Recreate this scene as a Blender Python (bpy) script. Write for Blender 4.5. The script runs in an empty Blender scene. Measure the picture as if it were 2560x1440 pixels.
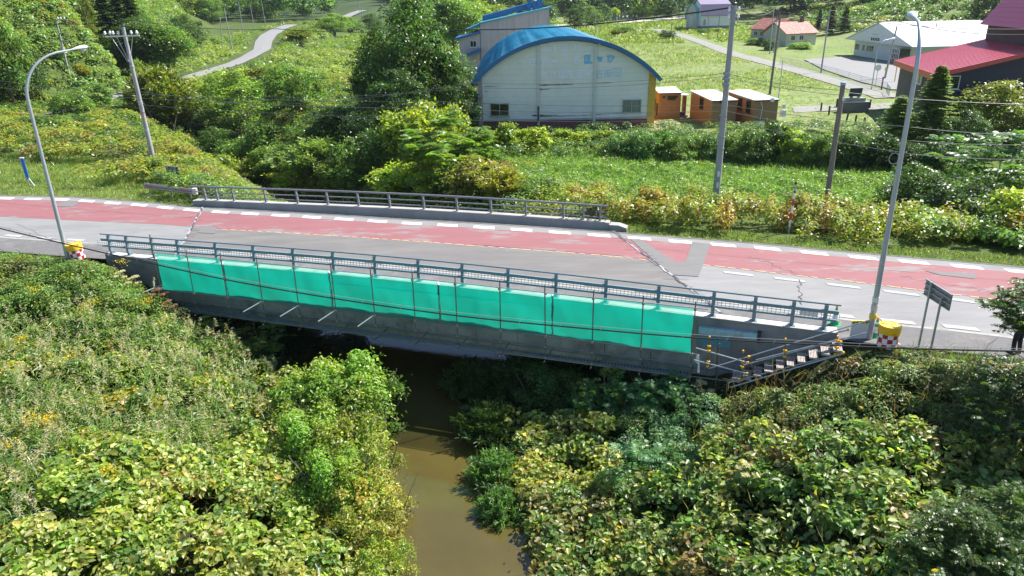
import bpy, math, random
import numpy as np
R = math.radians
sc = bpy.context.scene
# ------------------------------------------------------------------ camera
F, PITCH, ROLL, H = 1830.0, R(21.3), R(1.1), 11.5
_f = np.array([0, math.cos(PITCH), -math.sin(PITCH)])
_r = np.array([1.0, 0, 0]); _u = np.array([0, math.sin(PITCH), math.cos(PITCH)])
RX = math.cos(ROLL)*_r - math.sin(ROLL)*_u
UX = math.cos(ROLL)*_u + math.sin(ROLL)*_r
CP = np.array([0, 0, H])
from mathutils import Matrix, Vector
cam = bpy.data.cameras.new('camera'); cam.sensor_width = 36; cam.lens = F/2560*36
cam.clip_end = 5000; cam.clip_start = 0.1
co = bpy.data.objects.new('camera', cam); sc.collection.objects.link(co)
M = Matrix.Identity(4)
for i in range(3):
    M[i][0] = RX[i]; M[i][1] = UX[i]; M[i][2] = -_f[i]; M[i][3] = CP[i]
co.matrix_world = M
sc.camera = co
# ------------------------------------------------------------------ world, sun, exposure
SUN_AZ = R(63); SUN_EL = R(50)
w = bpy.data.worlds.new('World'); sc.world = w; w.use_nodes = True
nt = w.node_tree; nt.nodes.clear()
sky = nt.nodes.new('ShaderNodeTexSky'); sky.sky_type = 'NISHITA'; sky.sun_disc = False
sky.sun_elevation = SUN_EL; sky.sun_rotation = SUN_AZ; sky.dust_density = .2; sky.air_density = 1.0; sky.ozone_density = 3.0
bg = nt.nodes.new('ShaderNodeBackground'); bg.inputs[1].default_value = 0.085
wo = nt.nodes.new('ShaderNodeOutputWorld')
nt.links.new(sky.outputs[0], bg.inputs[0]); nt.links.new(bg.outputs[0], wo.inputs[0])
sl = bpy.data.lights.new('sun', 'SUN'); sl.energy = 5.0; sl.angle = R(0.5); sl.color = (1, .955, .88)
so = bpy.data.objects.new('sun', sl); sc.collection.objects.link(so)
sd = Vector((math.sin(SUN_AZ)*math.cos(SUN_EL), math.cos(SUN_AZ)*math.cos(SUN_EL), math.sin(SUN_EL)))
so.rotation_euler = sd.to_track_quat('Z', 'Y').to_euler(); so.location = (30, 30, 60)
sc.view_settings.view_transform = 'Standard'; sc.view_settings.look = 'None'
sc.view_settings.exposure = 1.08; sc.view_settings.gamma = 1
sc.cycles.max_bounces = 6; sc.cycles.diffuse_bounces = 3; sc.cycles.glossy_bounces = 3
sc.cycles.transmission_bounces = 4; sc.cycles.transparent_max_bounces = 8
sc.cycles.caustics_reflective = False; sc.cycles.caustics_refractive = False
sc.cycles.use_adaptive_sampling = True

rng = np.random.default_rng(7); random.seed(7)
def ray(px, py): return _f + RX*((px-1280)/F) - UX*((py-720)/F)
def G(px, py, z=0.0):
    d = ray(px, py); return CP + d*((z-H)/d[2])
def AY(px, py, Y):
    d = ray(px, py); return CP + d*(Y/d[1])
def VP(px, py, p0, n):
    d = ray(px, py); n = np.array([n[0], n[1], 0.0]); p0 = np.array([p0[0], p0[1], 0.0])
    return CP + d*(((p0-CP)@n)/(d@n))
def sm(t): t = np.clip(t, 0, 1); return t*t*(3-2*t)
_ns = np.random.default_rng(99)
_nz = [(_ns.uniform(0, 6.28), _ns.uniform(0, 6.28), _ns.uniform(.6, 1.6)) for _ in range(40)]
def noise(x, y, s, k=0):
    x = np.asarray(x, float)/s; y = np.asarray(y, float)/s; v = 0
    for i in range(5):
        a, b, f = _nz[(k*5+i) % 40]
        v = v + np.sin((x*math.cos(a)+y*math.sin(a))*f*2.1+b*3)*np.cos((y*math.cos(a*2)-x*math.sin(a*2))*f*1.7+b)
    return v/3.0
def zc(x): return np.where(abs(x+4) < 20, .27*.5*(1+np.cos(np.pi*(x+4)/20)), 0)
def G2(px, py):
    p = G(px, py)
    for _ in range(6): p = G(px, py, float(zc(p[0])))
    return p
# ------------------------------------------------------------------ terrain function
FE = np.array([G2(*p)[:2] for p in [(-260, 480), (0, 488), (190, 492), (370, 505), (490, 517), (1000, 547), (1560, 582), (1900, 608), (2130, 630), (2560, 667), (3000, 710)]])
NE = np.array([[-70, 50.5], [-27.5, 36.4], [-20, 34.4], [11.6, 23.75]] + [list(G(2250, 868)[:2]), list(G(2520, 893)[:2]), [27, 17.5], [60, 0]])
def yF(x): return np.interp(x, FE[:, 0], FE[:, 1]) + np.where(x < FE[0, 0], (FE[0, 0]-x)*.2, 0) - np.where(x > FE[-1, 0], (x-FE[-1, 0])*.45, 0)
def yN(x): return np.interp(x, NE[:, 0], NE[:, 1])
RV = np.array([[-60, -.5], [10, -.9], [17, -1.6], [23, -2.6], [31, -4.4], [40, -7.5], [50, -11], [60, -17], [72, -27], [90, -36], [130, -42], [400, -60]])
def rvx(y): return np.interp(y, RV[:, 0], RV[:, 1])
FOOT = np.array([[60, -78], [88, -70], [104, -62], [115, -57.8], [121, -62], [130, -84], [150, -90], [165, -80], [180, -78], [230, -96], [300, -120], [400, -160], [700, -330]])
def T(x, y):
    x = np.asarray(x, float); y = np.asarray(y, float)
    a = yN(x)-y; b = y-yF(x)
    z = np.full(np.broadcast(x, y).shape, -0.06)
    z = z - 2.2*sm((a-.4)/7.0)*(a > 0) - 0.55*sm((b-1.0)/8)*(b > 0)*sm((60-y)/15+1) + 0.05*noise(x, y, 3.0, 1)*np.clip(np.maximum(a, b), 0, 1)
    rise = np.clip(y-170, 0, None); z = z + .03*rise + .00012*np.clip(y-420, 0, 500)**2 * .9
    # spur and slopes on the left
    fx = np.interp(y, FOOT[:, 0], FOOT[:, 1]); d = fx-x
    hl = 34*(1-np.exp(-np.clip(d, 0, None)*(1.15+.9*sm((y-95)/12)*sm((128-y)/6))/34)) * sm((y-72)/22)
    z = z + hl*(d > 0) + np.where(d > 0, .5*noise(x, y, 5, 2)*np.clip(d/6, 0, 1)*sm((y-72)/22), 0)
    # hill on the right
    z = z + 17*sm((x-80)/80)*sm((y-172)/38)*(1-.75*sm((y-235)/40)*sm((200-x)/60))
    # far ring of hills
    z = z + 70*sm((y-430-.25*np.abs(x-20)*0)/420)*sm((np.abs(x+95)-60+ (y-430)*0.0)/120 + .12)
    # river channel
    dr = np.abs(x-rvx(y)); near = sm((yN(x)+1-y)/3+.5)
    hw = 11.5+5.5*near
    inn = 3.6-1.9*sm((y-36)/8); ch = -5.4 + 5.35*sm((dr-inn)/(hw-inn))**.85
    fade = sm((y-95)/30)
    ch = ch*(1-fade)
    return np.minimum(z, np.where(dr < hw, ch + 0.0, 99))
def GT(px, py):
    d = ray(px, py); t = 8.0
    while t < 1500:
        p = CP+d*t
        if p[2] < float(T(p[0], p[1])): break
        t *= 1.01
    lo, hi = t/1.01, t
    for _ in range(14):
        m = (lo+hi)/2; p = CP+d*m
        if p[2] < float(T(p[0], p[1])): hi = m
        else: lo = m
    return CP+d*hi
# ------------------------------------------------------------------ materials
def N(nt, t, **k):
    n = nt.nodes.new(t)
    for a, b in k.items(): setattr(n, a, b)
    return n
def pmat(name, col, rough=.6, metal=0, var=.12, scale=4, bump=0, spec=.5, detail=4, stretch=(1, 1, 1), stain=None, stain_amt=.5, stain_scale=.6, coord='Object', trans=0):
    m = bpy.data.materials.new(name); m.use_nodes = True; nt = m.node_tree; L = nt.links.new
    b = nt.nodes['Principled BSDF']; b.inputs['Roughness'].default_value = rough; b.inputs['Metallic'].default_value = metal
    b.inputs['Specular IOR Level'].default_value = spec
    tc = N(nt, 'ShaderNodeTexCoord'); mp = N(nt, 'ShaderNodeMapping'); mp.inputs['Scale'].default_value = stretch
    L(tc.outputs[coord], mp.inputs[0])
    no = N(nt, 'ShaderNodeTexNoise'); no.inputs['Scale'].default_value = scale; no.inputs['Detail'].default_value = detail
    no.inputs['Roughness'].default_value = .65
    L(mp.outputs[0], no.inputs[0])
    r = N(nt, 'ShaderNodeValToRGB'); r.color_ramp.elements[0].position = .3; r.color_ramp.elements[1].position = .7
    r.color_ramp.elements[0].color = [c*(1-var) for c in col]+[1]; r.color_ramp.elements[1].color = [min(1, c*(1+var)) for c in col]+[1]
    L(no.outputs[0], r.inputs[0]); out = r.outputs[0]
    if stain:
        n2 = N(nt, 'ShaderNodeTexNoise'); n2.inputs['Scale'].default_value = stain_scale; n2.inputs['Detail'].default_value = 6; n2.inputs['Roughness'].default_value = .7
        L(mp.outputs[0], n2.inputs[0])
        r2 = N(nt, 'ShaderNodeValToRGB'); r2.color_ramp.elements[0].position = .5; r2.color_ramp.elements[1].position = .68
        r2.color_ramp.elements[1].color = (stain_amt,)*3+(1,)
        L(n2.outputs[0], r2.inputs[0])
        mx = N(nt, 'ShaderNodeMix', data_type='RGBA'); L(r2.outputs[0], mx.inputs[0]); L(out, mx.inputs[6]); mx.inputs[7].default_value = (*stain, 1)
        out = mx.outputs[2]
    L(out, b.inputs['Base Color'])
    if bump:
        bn = N(nt, 'ShaderNodeBump'); bn.inputs['Strength'].default_value = bump; bn.inputs['Distance'].default_value = .02
        L(no.outputs[0], bn.inputs['Height']); L(bn.outputs[0], b.inputs['Normal'])
    return m
MT = {}
def mt(k, *a, **kw):
    if k not in MT: MT[k] = pmat(k, *a, **kw)
    return MT[k]
# foliage: colour from the face attribute times the object's own tint
def foliage(name, trans=.42, rough=.40, spec=.55):
    m = bpy.data.materials.new(name); m.use_nodes = True; nt = m.node_tree; L = nt.links.new
    b = nt.nodes['Principled BSDF']; b.inputs['Roughness'].default_value = rough; b.inputs['Specular IOR Level'].default_value = spec
    at = N(nt, 'ShaderNodeAttribute'); at.attribute_name = 'leafcol'
    oi = N(nt, 'ShaderNodeObjectInfo')
    mx = N(nt, 'ShaderNodeMix', data_type='RGBA', blend_type='MULTIPLY'); mx.inputs[0].default_value = 1
    L(at.outputs['Color'], mx.inputs[6]); L(oi.outputs['Color'], mx.inputs[7]); L(mx.outputs[2], b.inputs['Base Color'])
    tr = N(nt, 'ShaderNodeBsdfTranslucent')
    m2 = N(nt, 'ShaderNodeMix', data_type='RGBA', blend_type='MULTIPLY'); m2.inputs[0].default_value = 1
    m2.inputs[7].default_value = (1.75, 1.95, .75, 1); L(mx.outputs[2], m2.inputs[6]); L(m2.outputs[2], tr.inputs[0])
    ms = N(nt, 'ShaderNodeMixShader'); ms.inputs[0].default_value = trans
    L(b.outputs[0], ms.inputs[1]); L(tr.outputs[0], ms.inputs[2]); L(ms.outputs[0], nt.nodes['Material Output'].inputs[0])
    return m
LEAF = foliage('leaf_surface'); NEEDLE = foliage('needle_surface', .15, .6, .3)
# ------------------------------------------------------------------ mesh building helpers
def link(o, parent=None):
    sc.collection.objects.link(o)
    if parent is not None: o.parent = parent
    return o
def tag(o, label=None, cat=None, group=None, kind=None):
    for k, v in (('label', label), ('category', cat), ('group', group), ('kind', kind)):
        if v: o[k] = v
    return o
def empty(name, loc, label, cat, group=None, rz=0):
    o = bpy.data.objects.new(name, None); o.empty_display_size = .3; o.location = loc; o.rotation_euler = (0, 0, rz)
    link(o); return tag(o, label, cat, group)
class MB:
    def __init__(s): s.v = []; s.f = []; s.smooth = False
    def add(s, vs, fs):
        n = len(s.v); s.v += [tuple(map(float, p)) for p in vs]; s.f += [tuple(n+i for i in f) for f in fs]; return s
    def box(s, c, d, rz=0, ax=None):
        """centre, full dims, rotation about z or explicit axes"""
        if ax is None:
            X = np.array([math.cos(rz), math.sin(rz), 0]); Y = np.array([-math.sin(rz), math.cos(rz), 0]); Z = np.array([0, 0, 1.])
        else: X, Y, Z = ax
        c = np.array(c, float); P = []
        for k in (-.5, .5):
            for i, j in ((-.5, -.5), (.5, -.5), (.5, .5), (-.5, .5)): P.append(c+X*d[0]*i+Y*d[1]*j+Z*d[2]*k)
        return s.add(P, [(0, 3, 2, 1), (4, 5, 6, 7), (0, 1, 5, 4), (1, 2, 6, 5), (2, 3, 7, 6), (3, 0, 4, 7)])
    def bar(s, a, b, wd, ht, up=(0, 0, 1)):
        a = np.array(a, float); b = np.array(b, float); X = b-a; l = np.linalg.norm(X); X = X/l
        Y = np.cross(up, X); Y /= np.linalg.norm(Y)+1e-9; Z = np.cross(X, Y)
        return s.box((a+b)/2, (l, wd, ht), ax=(X, Y, Z))
    def tube(s, pts, r, n=8, cap=True):
        pts = [np.array(p, float) for p in pts]; rs = r if hasattr(r, '__len__') else [r]*len(pts)
        t0 = pts[1]-pts[0]; ref = np.array([0, 0, 1.]) if abs(t0[2]) < .9*np.linalg.norm(t0) else np.array([1., 0, 0])
        V = []; Fc = []
        for i, p in enumerate(pts):
            t = (pts[min(i+1, len(pts)-1)]-pts[max(i-1, 0)]); t = t/(np.linalg.norm(t)+1e-12)
            u = ref-t*(ref@t); u /= np.linalg.norm(u)+1e-12; ref = u; w_ = np.cross(t, u)
            for k in range(n):
                a = 2*math.pi*k/n; V.append(p+(u*math.cos(a)+w_*math.sin(a))*rs[i])
        for i in range(len(pts)-1):
            for k in range(n):
                a, b_ = i*n+k, i*n+(k+1) % n; Fc.append((a, b_, b_+n, a+n))
        if cap:
            Fc.append(tuple(range(n-1, -1, -1))); Fc.append(tuple((len(pts)-1)*n+k for k in range(n)))
        return s.add(V, Fc)
    def lathe(s, prof, c=(0, 0, 0), n=16):
        V = []; Fc = []; c = np.array(c, float)
        for r_, z in prof:
            for k in range(n): a = 2*math.pi*k/n; V.append(c+(r_*math.cos(a), r_*math.sin(a), z))
        for i in range(len(prof)-1):
            for k in range(n):
                a, b_ = i*n+k, i*n+(k+1) % n; Fc.append((a, b_, b_+n, a+n))
        Fc.append(tuple(range(n-1, -1, -1))); Fc.append(tuple((len(prof)-1)*n+k for k in range(n)))
        return s.add(V, Fc)
    def prism(s, poly, z0, z1):
        n = len(poly); V = [(p[0], p[1], z0) for p in poly]+[(p[0], p[1], z1) for p in poly]
        return s.add(V, [tuple(range(n-1, -1, -1)), tuple(range(n, 2*n))]+[(i, (i+1) % n, (i+1) % n+n, i+n) for i in range(n)])
    def extr(s, pts, vec):
        """closed 3-D polygon extruded by vec"""
        n = len(pts); vec = np.array(vec, float); P = [np.array(p, float) for p in pts]
        return s.add(P+[p+vec for p in P], [tuple(range(n-1, -1, -1)), tuple(range(n, 2*n))]+[(i, (i+1) % n, (i+1) % n+n, i+n) for i in range(n)])
    def build(s, name, mat, parent=None, smooth=False, origin=None, bevel=0):
        me = bpy.data.meshes.new(name); v = s.v
        if parent is not None and parent.type == 'EMPTY' or origin is not None:
            if origin is None:
                inv = parent_world(parent).inverted(); v = [tuple(inv @ Vector(p)) for p in v]
            else: v = [(p[0]-origin[0], p[1]-origin[1], p[2]-origin[2]) for p in v]
        elif parent is not None:
            inv = parent_world(parent).inverted(); v = [tuple(inv @ Vector(p)) for p in v]
        me.from_pydata(v, [], s.f); me.materials.append(mat)
        if smooth: me.polygons.foreach_set('use_smooth', [True]*len(me.polygons))
        o = bpy.data.objects.new(name, me); link(o, parent)
        if origin is not None: o.location = origin
        if bevel:
            m_ = o.modifiers.new('bevel', 'BEVEL'); m_.width = bevel; m_.segments = 2; m_.limit_method = 'ANGLE'
        if smooth:
            e = o.modifiers.new('edges', 'EDGE_SPLIT'); e.split_angle = R(40)
        return o
def parent_world(p):
    m = p.matrix_basis.copy()
    while p.parent is not None: p = p.parent; m = p.matrix_basis @ m
    return m
def copy_tree(o, parent=None):
    c = o.copy(); link(c, parent)
    for ch in list(o.children): copy_tree(ch, c)
    return c
# ------------------------------------------------------------------ leaf clouds
def unit(a): return a/(np.linalg.norm(a, axis=-1, keepdims=True)+1e-9)
class Leaves:
    def __init__(s): s.V = []; s.C = []; s.six = []
    def add(s, P, A, Nn, Ln, W, C, fold=.18, droop=.15, six=True):
        """P base, A axis, Nn normal, Ln length, W width, C colour per leaf"""
        n = len(P); A = unit(A); B = unit(np.cross(Nn, A)); Nn = np.cross(A, B); droop = np.broadcast_to(np.asarray(droop, float).reshape(-1, 1), (n, 1))
        Ln = np.broadcast_to(np.asarray(Ln, float).reshape(-1, 1), (n, 1)); W = np.broadcast_to(np.asarray(W, float).reshape(-1, 1), (n, 1))
        if six:
            v = np.stack([P, P+A*Ln*.28-B*W*.5+Nn*W*fold, P+A*Ln*.66-B*W*.38+Nn*(W*fold-Ln*droop*.4), P+A*Ln-Nn*Ln*droop,
                          P+A*Ln*.66+B*W*.38+Nn*(W*fold-Ln*droop*.4), P+A*Ln*.28+B*W*.5+Nn*W*fold], 1)
            s.V.append(('6', v.astype(np.float32), C.astype(np.float32)))
        else:
            v = np.stack([P, P+A*Ln*.45-B*W*.5+Nn*W*fold, P+A*Ln-Nn*Ln*droop, P+A*Ln*.45+B*W*.5+Nn*W*fold], 1)
            s.V.append(('4', v.astype(np.float32), C.astype(np.float32)))
        return s
    def mesh(s, name, mat):
        Vs = []; Fs = []; Cs = []; o = 0
        for k, v, c in s.V:
            n = len(v)
            if k == '6':
                idx = (np.arange(n)*6+o)[:, None]; f = np.concatenate([idx+[0, 3, 2, 1], idx+[0, 5, 4, 3]], 1).reshape(-1, 4); Cs.append(np.repeat(c, 2, 0)); o += n*6
            else:
                f = (np.arange(n)*4+o)[:, None]+[0, 3, 2, 1]; Cs.append(c); o += n*4
            Vs.append(v.reshape(-1, 3)); Fs.append(f)
        V = np.concatenate(Vs); Fc = np.concatenate(Fs); Cc = np.concatenate(Cs)
        me = bpy.data.meshes.new(name); me.vertices.add(len(V)); me.vertices.foreach_set('co', V.ravel())
        me.loops.add(len(Fc)*4); me.loops.foreach_set('vertex_index', Fc.astype(np.int32).ravel())
        me.polygons.add(len(Fc)); me.polygons.foreach_set('loop_start', np.arange(len(Fc), dtype=np.int32)*4)
        me.update(calc_edges=True)
        at = me.attributes.new('leafcol', 'FLOAT_COLOR', 'FACE'); at.data.foreach_set('color', np.concatenate([Cc, np.ones((len(Cc), 1))], 1).astype(np.float32).ravel())
        me.materials.append(mat); return me
def vary(C, n, v=.25, hue=.12):
    C = np.broadcast_to(np.asarray(C, float), (n, 3)).copy()
    b = rng.lognormal(0, v, (n, 1)); C *= b; C[:, 0] *= rng.lognormal(0, hue, n); C[:, 2] *= rng.lognormal(0, hue, n)
    return np.clip(C, .003, .85)
def shell(cen, rad, k, up=.35, depth=.35, low=-.2):
    """k points per clump on ragged upper ellipsoids; returns positions, outward dirs, clump index"""
    n = len(cen)*k; idx = np.repeat(np.arange(len(cen)), k)
    d = unit(rng.normal(size=(n, 3)))
    flip = d[:, 2] < low; d[flip, 2] *= -1
    rr = (1-depth*rng.random(n)**1.5)[:, None]
    P = cen[idx]+d*rad[idx]*rr
    return P, d, idx
def clumps(Lv, cen, rad, k, L, W, col, tilt=.7, up=.8, depth=.35, six=True, v=.25, hue=.12, droop=.15, low=-.2):
    P, d, idx = shell(cen, rad, k, depth=depth, low=low); n = len(P)
    Nn = unit(d*.5+np.array([0, 0, up])+rng.normal(size=(n, 3))*tilt*.5)
    A = rng.normal(size=(n, 3)); A[:, 2] *= .4; A += d*.6; A = unit(A-Nn*np.sum(A*Nn, 1, keepdims=True))
    col = np.asarray(col, float); C = vary(col[idx] if col.ndim == 2 else col, n, v, hue)
    s = rng.uniform(.6, 1.25, n)
    Lv.add(P-A*(L*.5), A, Nn, L*s, W*s, C, droop=droop, six=six)
def blades(Lv, base, h, wd, col, lean=.35, v=.2):
    n = len(base); A = rng.normal(size=(n, 3))*lean; A[:, 2] = 1; A = unit(A); Nn = unit(rng.normal(size=(n, 3))*[1, 1, .2]+[0, 0, .3])
    s = rng.uniform(.6, 1.2, n); Lv.add(base, A, Nn, h*s, wd*s, vary(col, n, v), droop=rng.uniform(.05, .35), six=False)
def fronds(Lv, P, A, L, nl, ll, lw, col, droop=.35, v=.15):
    """pinnate leaves: pairs of leaflets along an arching rachis"""
    n = len(P); A = unit(A); Z = np.array([0, 0, 1.]); B = unit(np.cross(A, Z)+1e-6); Nn = np.cross(B, A)
    C = vary(col, n, v)
    for i in range(nl):
        t = (i+1)/nl; Q = P+A*(L*t)[:, None]-Z*((L*droop*t*t)[:, None])
        sc_ = 1.0 if t < .75 else 1.25-t*.6
        for sgn in (-1, 1):
            ax = unit(B*sgn+A*.35-Z*.25+rng.normal(size=(n, 3))*.1)
            Lv.add(Q, ax, unit(Nn+rng.normal(size=(n, 3))*.2), ll*sc_*np.ones(n), lw*sc_*np.ones(n), C*rng.uniform(.8, 1.2, (n, 1)), fold=.08, droop=.1, six=False)
    return
BARK = pmat('bark', (.13, .10, .07), .9, var=.35, scale=9, bump=.6)
GREYB = pmat('grey_bark', (.22, .20, .17), .9, var=.3, scale=9, bump=.6)
# ================================================================== SETTING
def axis(dense, step, ends):
    a, b = dense; c = list(np.arange(a, b, step)); s = step
    while c[-1] < ends[1]: s *= 1.09; c.append(c[-1]+s)
    s = step; lo = []
    x = a
    while x > ends[0]: s *= 1.09; x -= s; lo.append(x)
    return np.array(lo[::-1]+c)
gx = axis((-46, 46), .55, (-900, 900)); gy = axis((6, 118), .55, (-20, 1500))
X, Y = np.meshgrid(gx, gy); Z = T(X, Y)
inroad = (Y < yF(X)+.3) & (Y > yN(X)-.1)
nx, ny = len(gx), len(gy)
me = bpy.data.meshes.new('terrain'); i = np.arange(ny-1)[:, None]*nx+np.arange(nx-1)[None]
fc = np.stack([i, i+1, i+nx+1, i+nx], -1).reshape(-1, 4)
me.from_pydata(np.stack([X, Y, Z], -1).reshape(-1, 3).tolist(), [], fc.tolist())
x_, y_ = X.ravel(), Y.ravel(); n1 = noise(x_, y_, 6, 1)*.5+.5; n2 = noise(x_, y_, 2.2, 3)*.5+.5
n1 = np.clip(n1, 0, 1)[:, None]; n2 = np.clip(n2, 0, 1)[:, None]
A_ = np.array
lawn = A_([.16, .225, .065])*(1-n1)+A_([.215, .24, .10])*n1; lawn = lawn*(.85+.3*n2)
soil = A_([.035, .04, .018])+n2*A_([.02, .02, .01])
bush = A_([.055, .085, .022])+n1*A_([.04, .045, .01])
C_ = bush.copy()
lawnzone = sm((y_-67)/4)*sm((x_-2)/6)*sm((74+(y_-100)*.6-x_)/10); C_ = C_*(1-lawnzone[:, None])+lawn*lawnzone[:, None]
fld = sm((y_-44)/4)*sm((66-y_)/4)*sm((x_+1)/5)*sm((26-x_)/5); C_ = C_*(1-fld[:, None])+(A_([.13, .22, .05])*(.8+.4*n2))*fld[:, None]
lf = sm((y_-yF(x_)+1)/2)*sm((yF(x_)+15-y_)/3)*sm((-21-x_)/4); C_ = C_*(1-lf[:, None])+(A_([.17, .22, .06])*(.8+.4*n2))*lf[:, None]
nb = sm((yN(x_)-y_+1)/1.5); C_ = C_*(1-nb[:, None])+soil*nb[:, None]
ch = sm((-1.2-Z.ravel())/1.5)[:, None]; C_ = C_*(1-ch)+soil*.8*ch
far = sm((y_-330)/60)[:, None]; C_ = C_*(1-far)+A_([.05, .08, .028])*(.7+.6*n1)*far
at = me.attributes.new('groundcol', 'FLOAT_COLOR', 'POINT'); at.data.foreach_set('color', np.concatenate([C_, np.ones((len(C_), 1))], 1).astype(np.float32).ravel())
me.polygons.foreach_set('use_smooth', [True]*len(me.polygons))
gm = pmat('ground_surface', (.5, .5, .5), .95, var=.45, scale=1.6, bump=.7, detail=9, spec=.15)
_n = gm.node_tree; _b = _n.nodes['Principled BSDF']; _a = N(_n, 'ShaderNodeAttribute'); _a.attribute_name = 'groundcol'
_m = N(_n, 'ShaderNodeMix', data_type='RGBA', blend_type='MULTIPLY'); _m.inputs[0].default_value = 1
_n.links.new(_a.outputs['Color'], _m.inputs[6]); _src = _b.inputs['Base Color'].links[0].from_socket
_m2 = N(_n, 'ShaderNodeMix', data_type='RGBA', blend_type='MULTIPLY'); _m2.inputs[0].default_value = 1; _m2.inputs[7].default_value = (2, 2, 2, 1)
_n.links.new(_src, _m2.inputs[6]); _n.links.new(_m2.outputs[2], _m.inputs[7]); _n.links.new(_m.outputs[2], _b.inputs['Base Color'])
me.materials.append(gm)
tag(link(bpy.data.objects.new('ground', me)), kind='structure')
# water
wm = pmat('river_water', (.082, .065, .018), .03, var=.12, scale=.5, spec=.5, stain=(.085, .08, .035), stain_amt=.7, stain_scale=.3)
_n = wm.node_tree; _b = _n.nodes['Principled BSDF']
_w = N(_n, 'ShaderNodeTexNoise'); _w.inputs['Scale'].default_value = 2.2; _w.inputs['Detail'].default_value = 3
_p = N(_n, 'ShaderNodeBump'); _p.inputs['Strength'].default_value = .05; _p.inputs['Distance'].default_value = .03
_tc = N(_n, 'ShaderNodeTexCoord'); _mp = N(_n, 'ShaderNodeMapping'); _mp.inputs['Scale'].default_value = (1, 3, 1)
_n.links.new(_tc.outputs['Object'], _mp.inputs[0]); _n.links.new(_mp.outputs[0], _w.inputs[0]); _n.links.new(_w.outputs[0], _p.inputs['Height']); _n.links.new(_p.outputs[0], _b.inputs['Normal'])
WZ = -4.5
mb = MB(); ys = list(range(-4, 128, 4))
L_ = [(float(rvx(y))-9, y, WZ) for y in ys]; R_ = [(float(rvx(y))+9, y, WZ) for y in ys]
mb.add(L_+R_, [(i, i+len(ys), i+1+len(ys), i+1) for i in range(len(ys)-1)])
tag(mb.build('river_water', wm), kind='structure')
# ---- road surfaces
def strip(name, A, B, z, mat, kind='structure', sub=1):
    A = np.array(A, float)[:, :2]; B = np.array(B, float)[:, :2]; n = len(A)
    mb = MB()
    va = [(p[0], p[1], z+float(zc(p[0]))) for p in A]; vb = [(p[0], p[1], z+float(zc(p[0]))) for p in B]
    mb.add(va+vb, [(i, i+n, i+1+n, i+1) if False else (i, i+1, i+1+n, i+n) for i in range(n-1)])
    o = mb.build(name, mat); return tag(o, kind=kind)
xs = np.arange(-56, 36, 1.5)
CLp = np.array([G2(*p)[:2] for p in [(-400, 520), (0, 543), (400, 562), (550, 575), (800, 590), (1200, 618), (1500, 641), (1800, 669), (2100, 703), (2560, 760), (3100, 830)]])
CL = lambda x: np.interp(x, CLp[:, 0], CLp[:, 1])
# far side: line 0.45 m inside the edge
road_m = pmat('asphalt_worn', (.225, .222, .222), .85, var=.10, scale=1.3, bump=.25, detail=9, stain=(.165, .163, .17), stain_amt=.7, stain_scale=.35, stretch=(.45, 1.6, 1))
deck_m = pmat('asphalt_dark_deck', (.15, .14, .135), .85, var=.13, scale=1.0, bump=.2, detail=9, stain=(.205, .195, .185), stain_amt=.7, stain_scale=.4, stretch=(.35, 1.8, 1))
walk_m = pmat('asphalt_footway', (.135, .13, .13), .9, var=.14, scale=2.4, bump=.3, detail=9, stain=(.22, .21, .20), stain_amt=.6, stain_scale=.6)
red_m = pmat('red_surfacing', (.25, .098, .105), .8, var=.10, scale=.9, bump=.2, detail=9, stretch=(.3, 1.8, 1))
# worn-through patches of the red coating
_n = red_m.node_tree; _b = _n.nodes['Principled BSDF']; _src = _b.inputs['Base Color'].links[0].from_socket
_g = N(_n, 'ShaderNodeNewGeometry'); _mp = N(_n, 'ShaderNodeMapping'); _mp.inputs['Scale'].default_value = (.28, .8, 1)
_q = N(_n, 'ShaderNodeTexNoise'); _q.inputs['Scale'].default_value = .9; _q.inputs['Detail'].default_value = 8; _q.inputs['Roughness'].default_value = .72
_rr = N(_n, 'ShaderNodeValToRGB'); _rr.color_ramp.elements[0].position = .53; _rr.color_ramp.elements[1].position = .60
_rr.color_ramp.elements[1].color = (.85, .85, .85, 1)
_x = N(_n, 'ShaderNodeMix', data_type='RGBA'); _x.inputs[7].default_value = (.22, .205, .20, 1)
_n.links.new(_g.outputs['Position'], _mp.inputs[0]); _n.links.new(_mp.outputs[0], _q.inputs[0]); _n.links.new(_q.outputs[0], _rr.inputs[0])
_n.links.new(_rr.outputs[0], _x.inputs[0]); _n.links.new(_src, _x.inputs[6]); _n.links.new(_x.outputs[2], _b.inputs['Base Color'])
strip('road', [(x, float(yF(x))) for x in xs], [(x, float(yN(x))+.02) for x in xs], 0.0, road_m)
JL = [G2(508, 517)[:2], G2(458, 608)[:2]]; JR = [G2(1532, 578)[:2], G2(1770, 757)[:2]]
def jx(J, y): return J[0][0]+(J[1][0]-J[0][0])*(y-J[0][1])/(J[1][1]-J[0][1])
# deck asphalt between the joints
def lineX(J, yfun):
    x = J[0][0]
    for _ in range(30): x = .5*x+.5*jx(J, float(yfun(x)))
    return x
def bxs(yfun): return np.linspace(lineX(JL, yfun), lineX(JR, yfun), 22)
strip('deck_road', [(x, float(CL(x))) for x in bxs(CL)], [(x, float(yN(x))+.3) for x in bxs(lambda x: yN(x)+.3)], .004, deck_m)
strip('red_lane_road', [(x, float(yF(x))-1.0) for x in xs], [(x, float(CL(x))+.12) for x in xs], .006, red_m)
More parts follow.
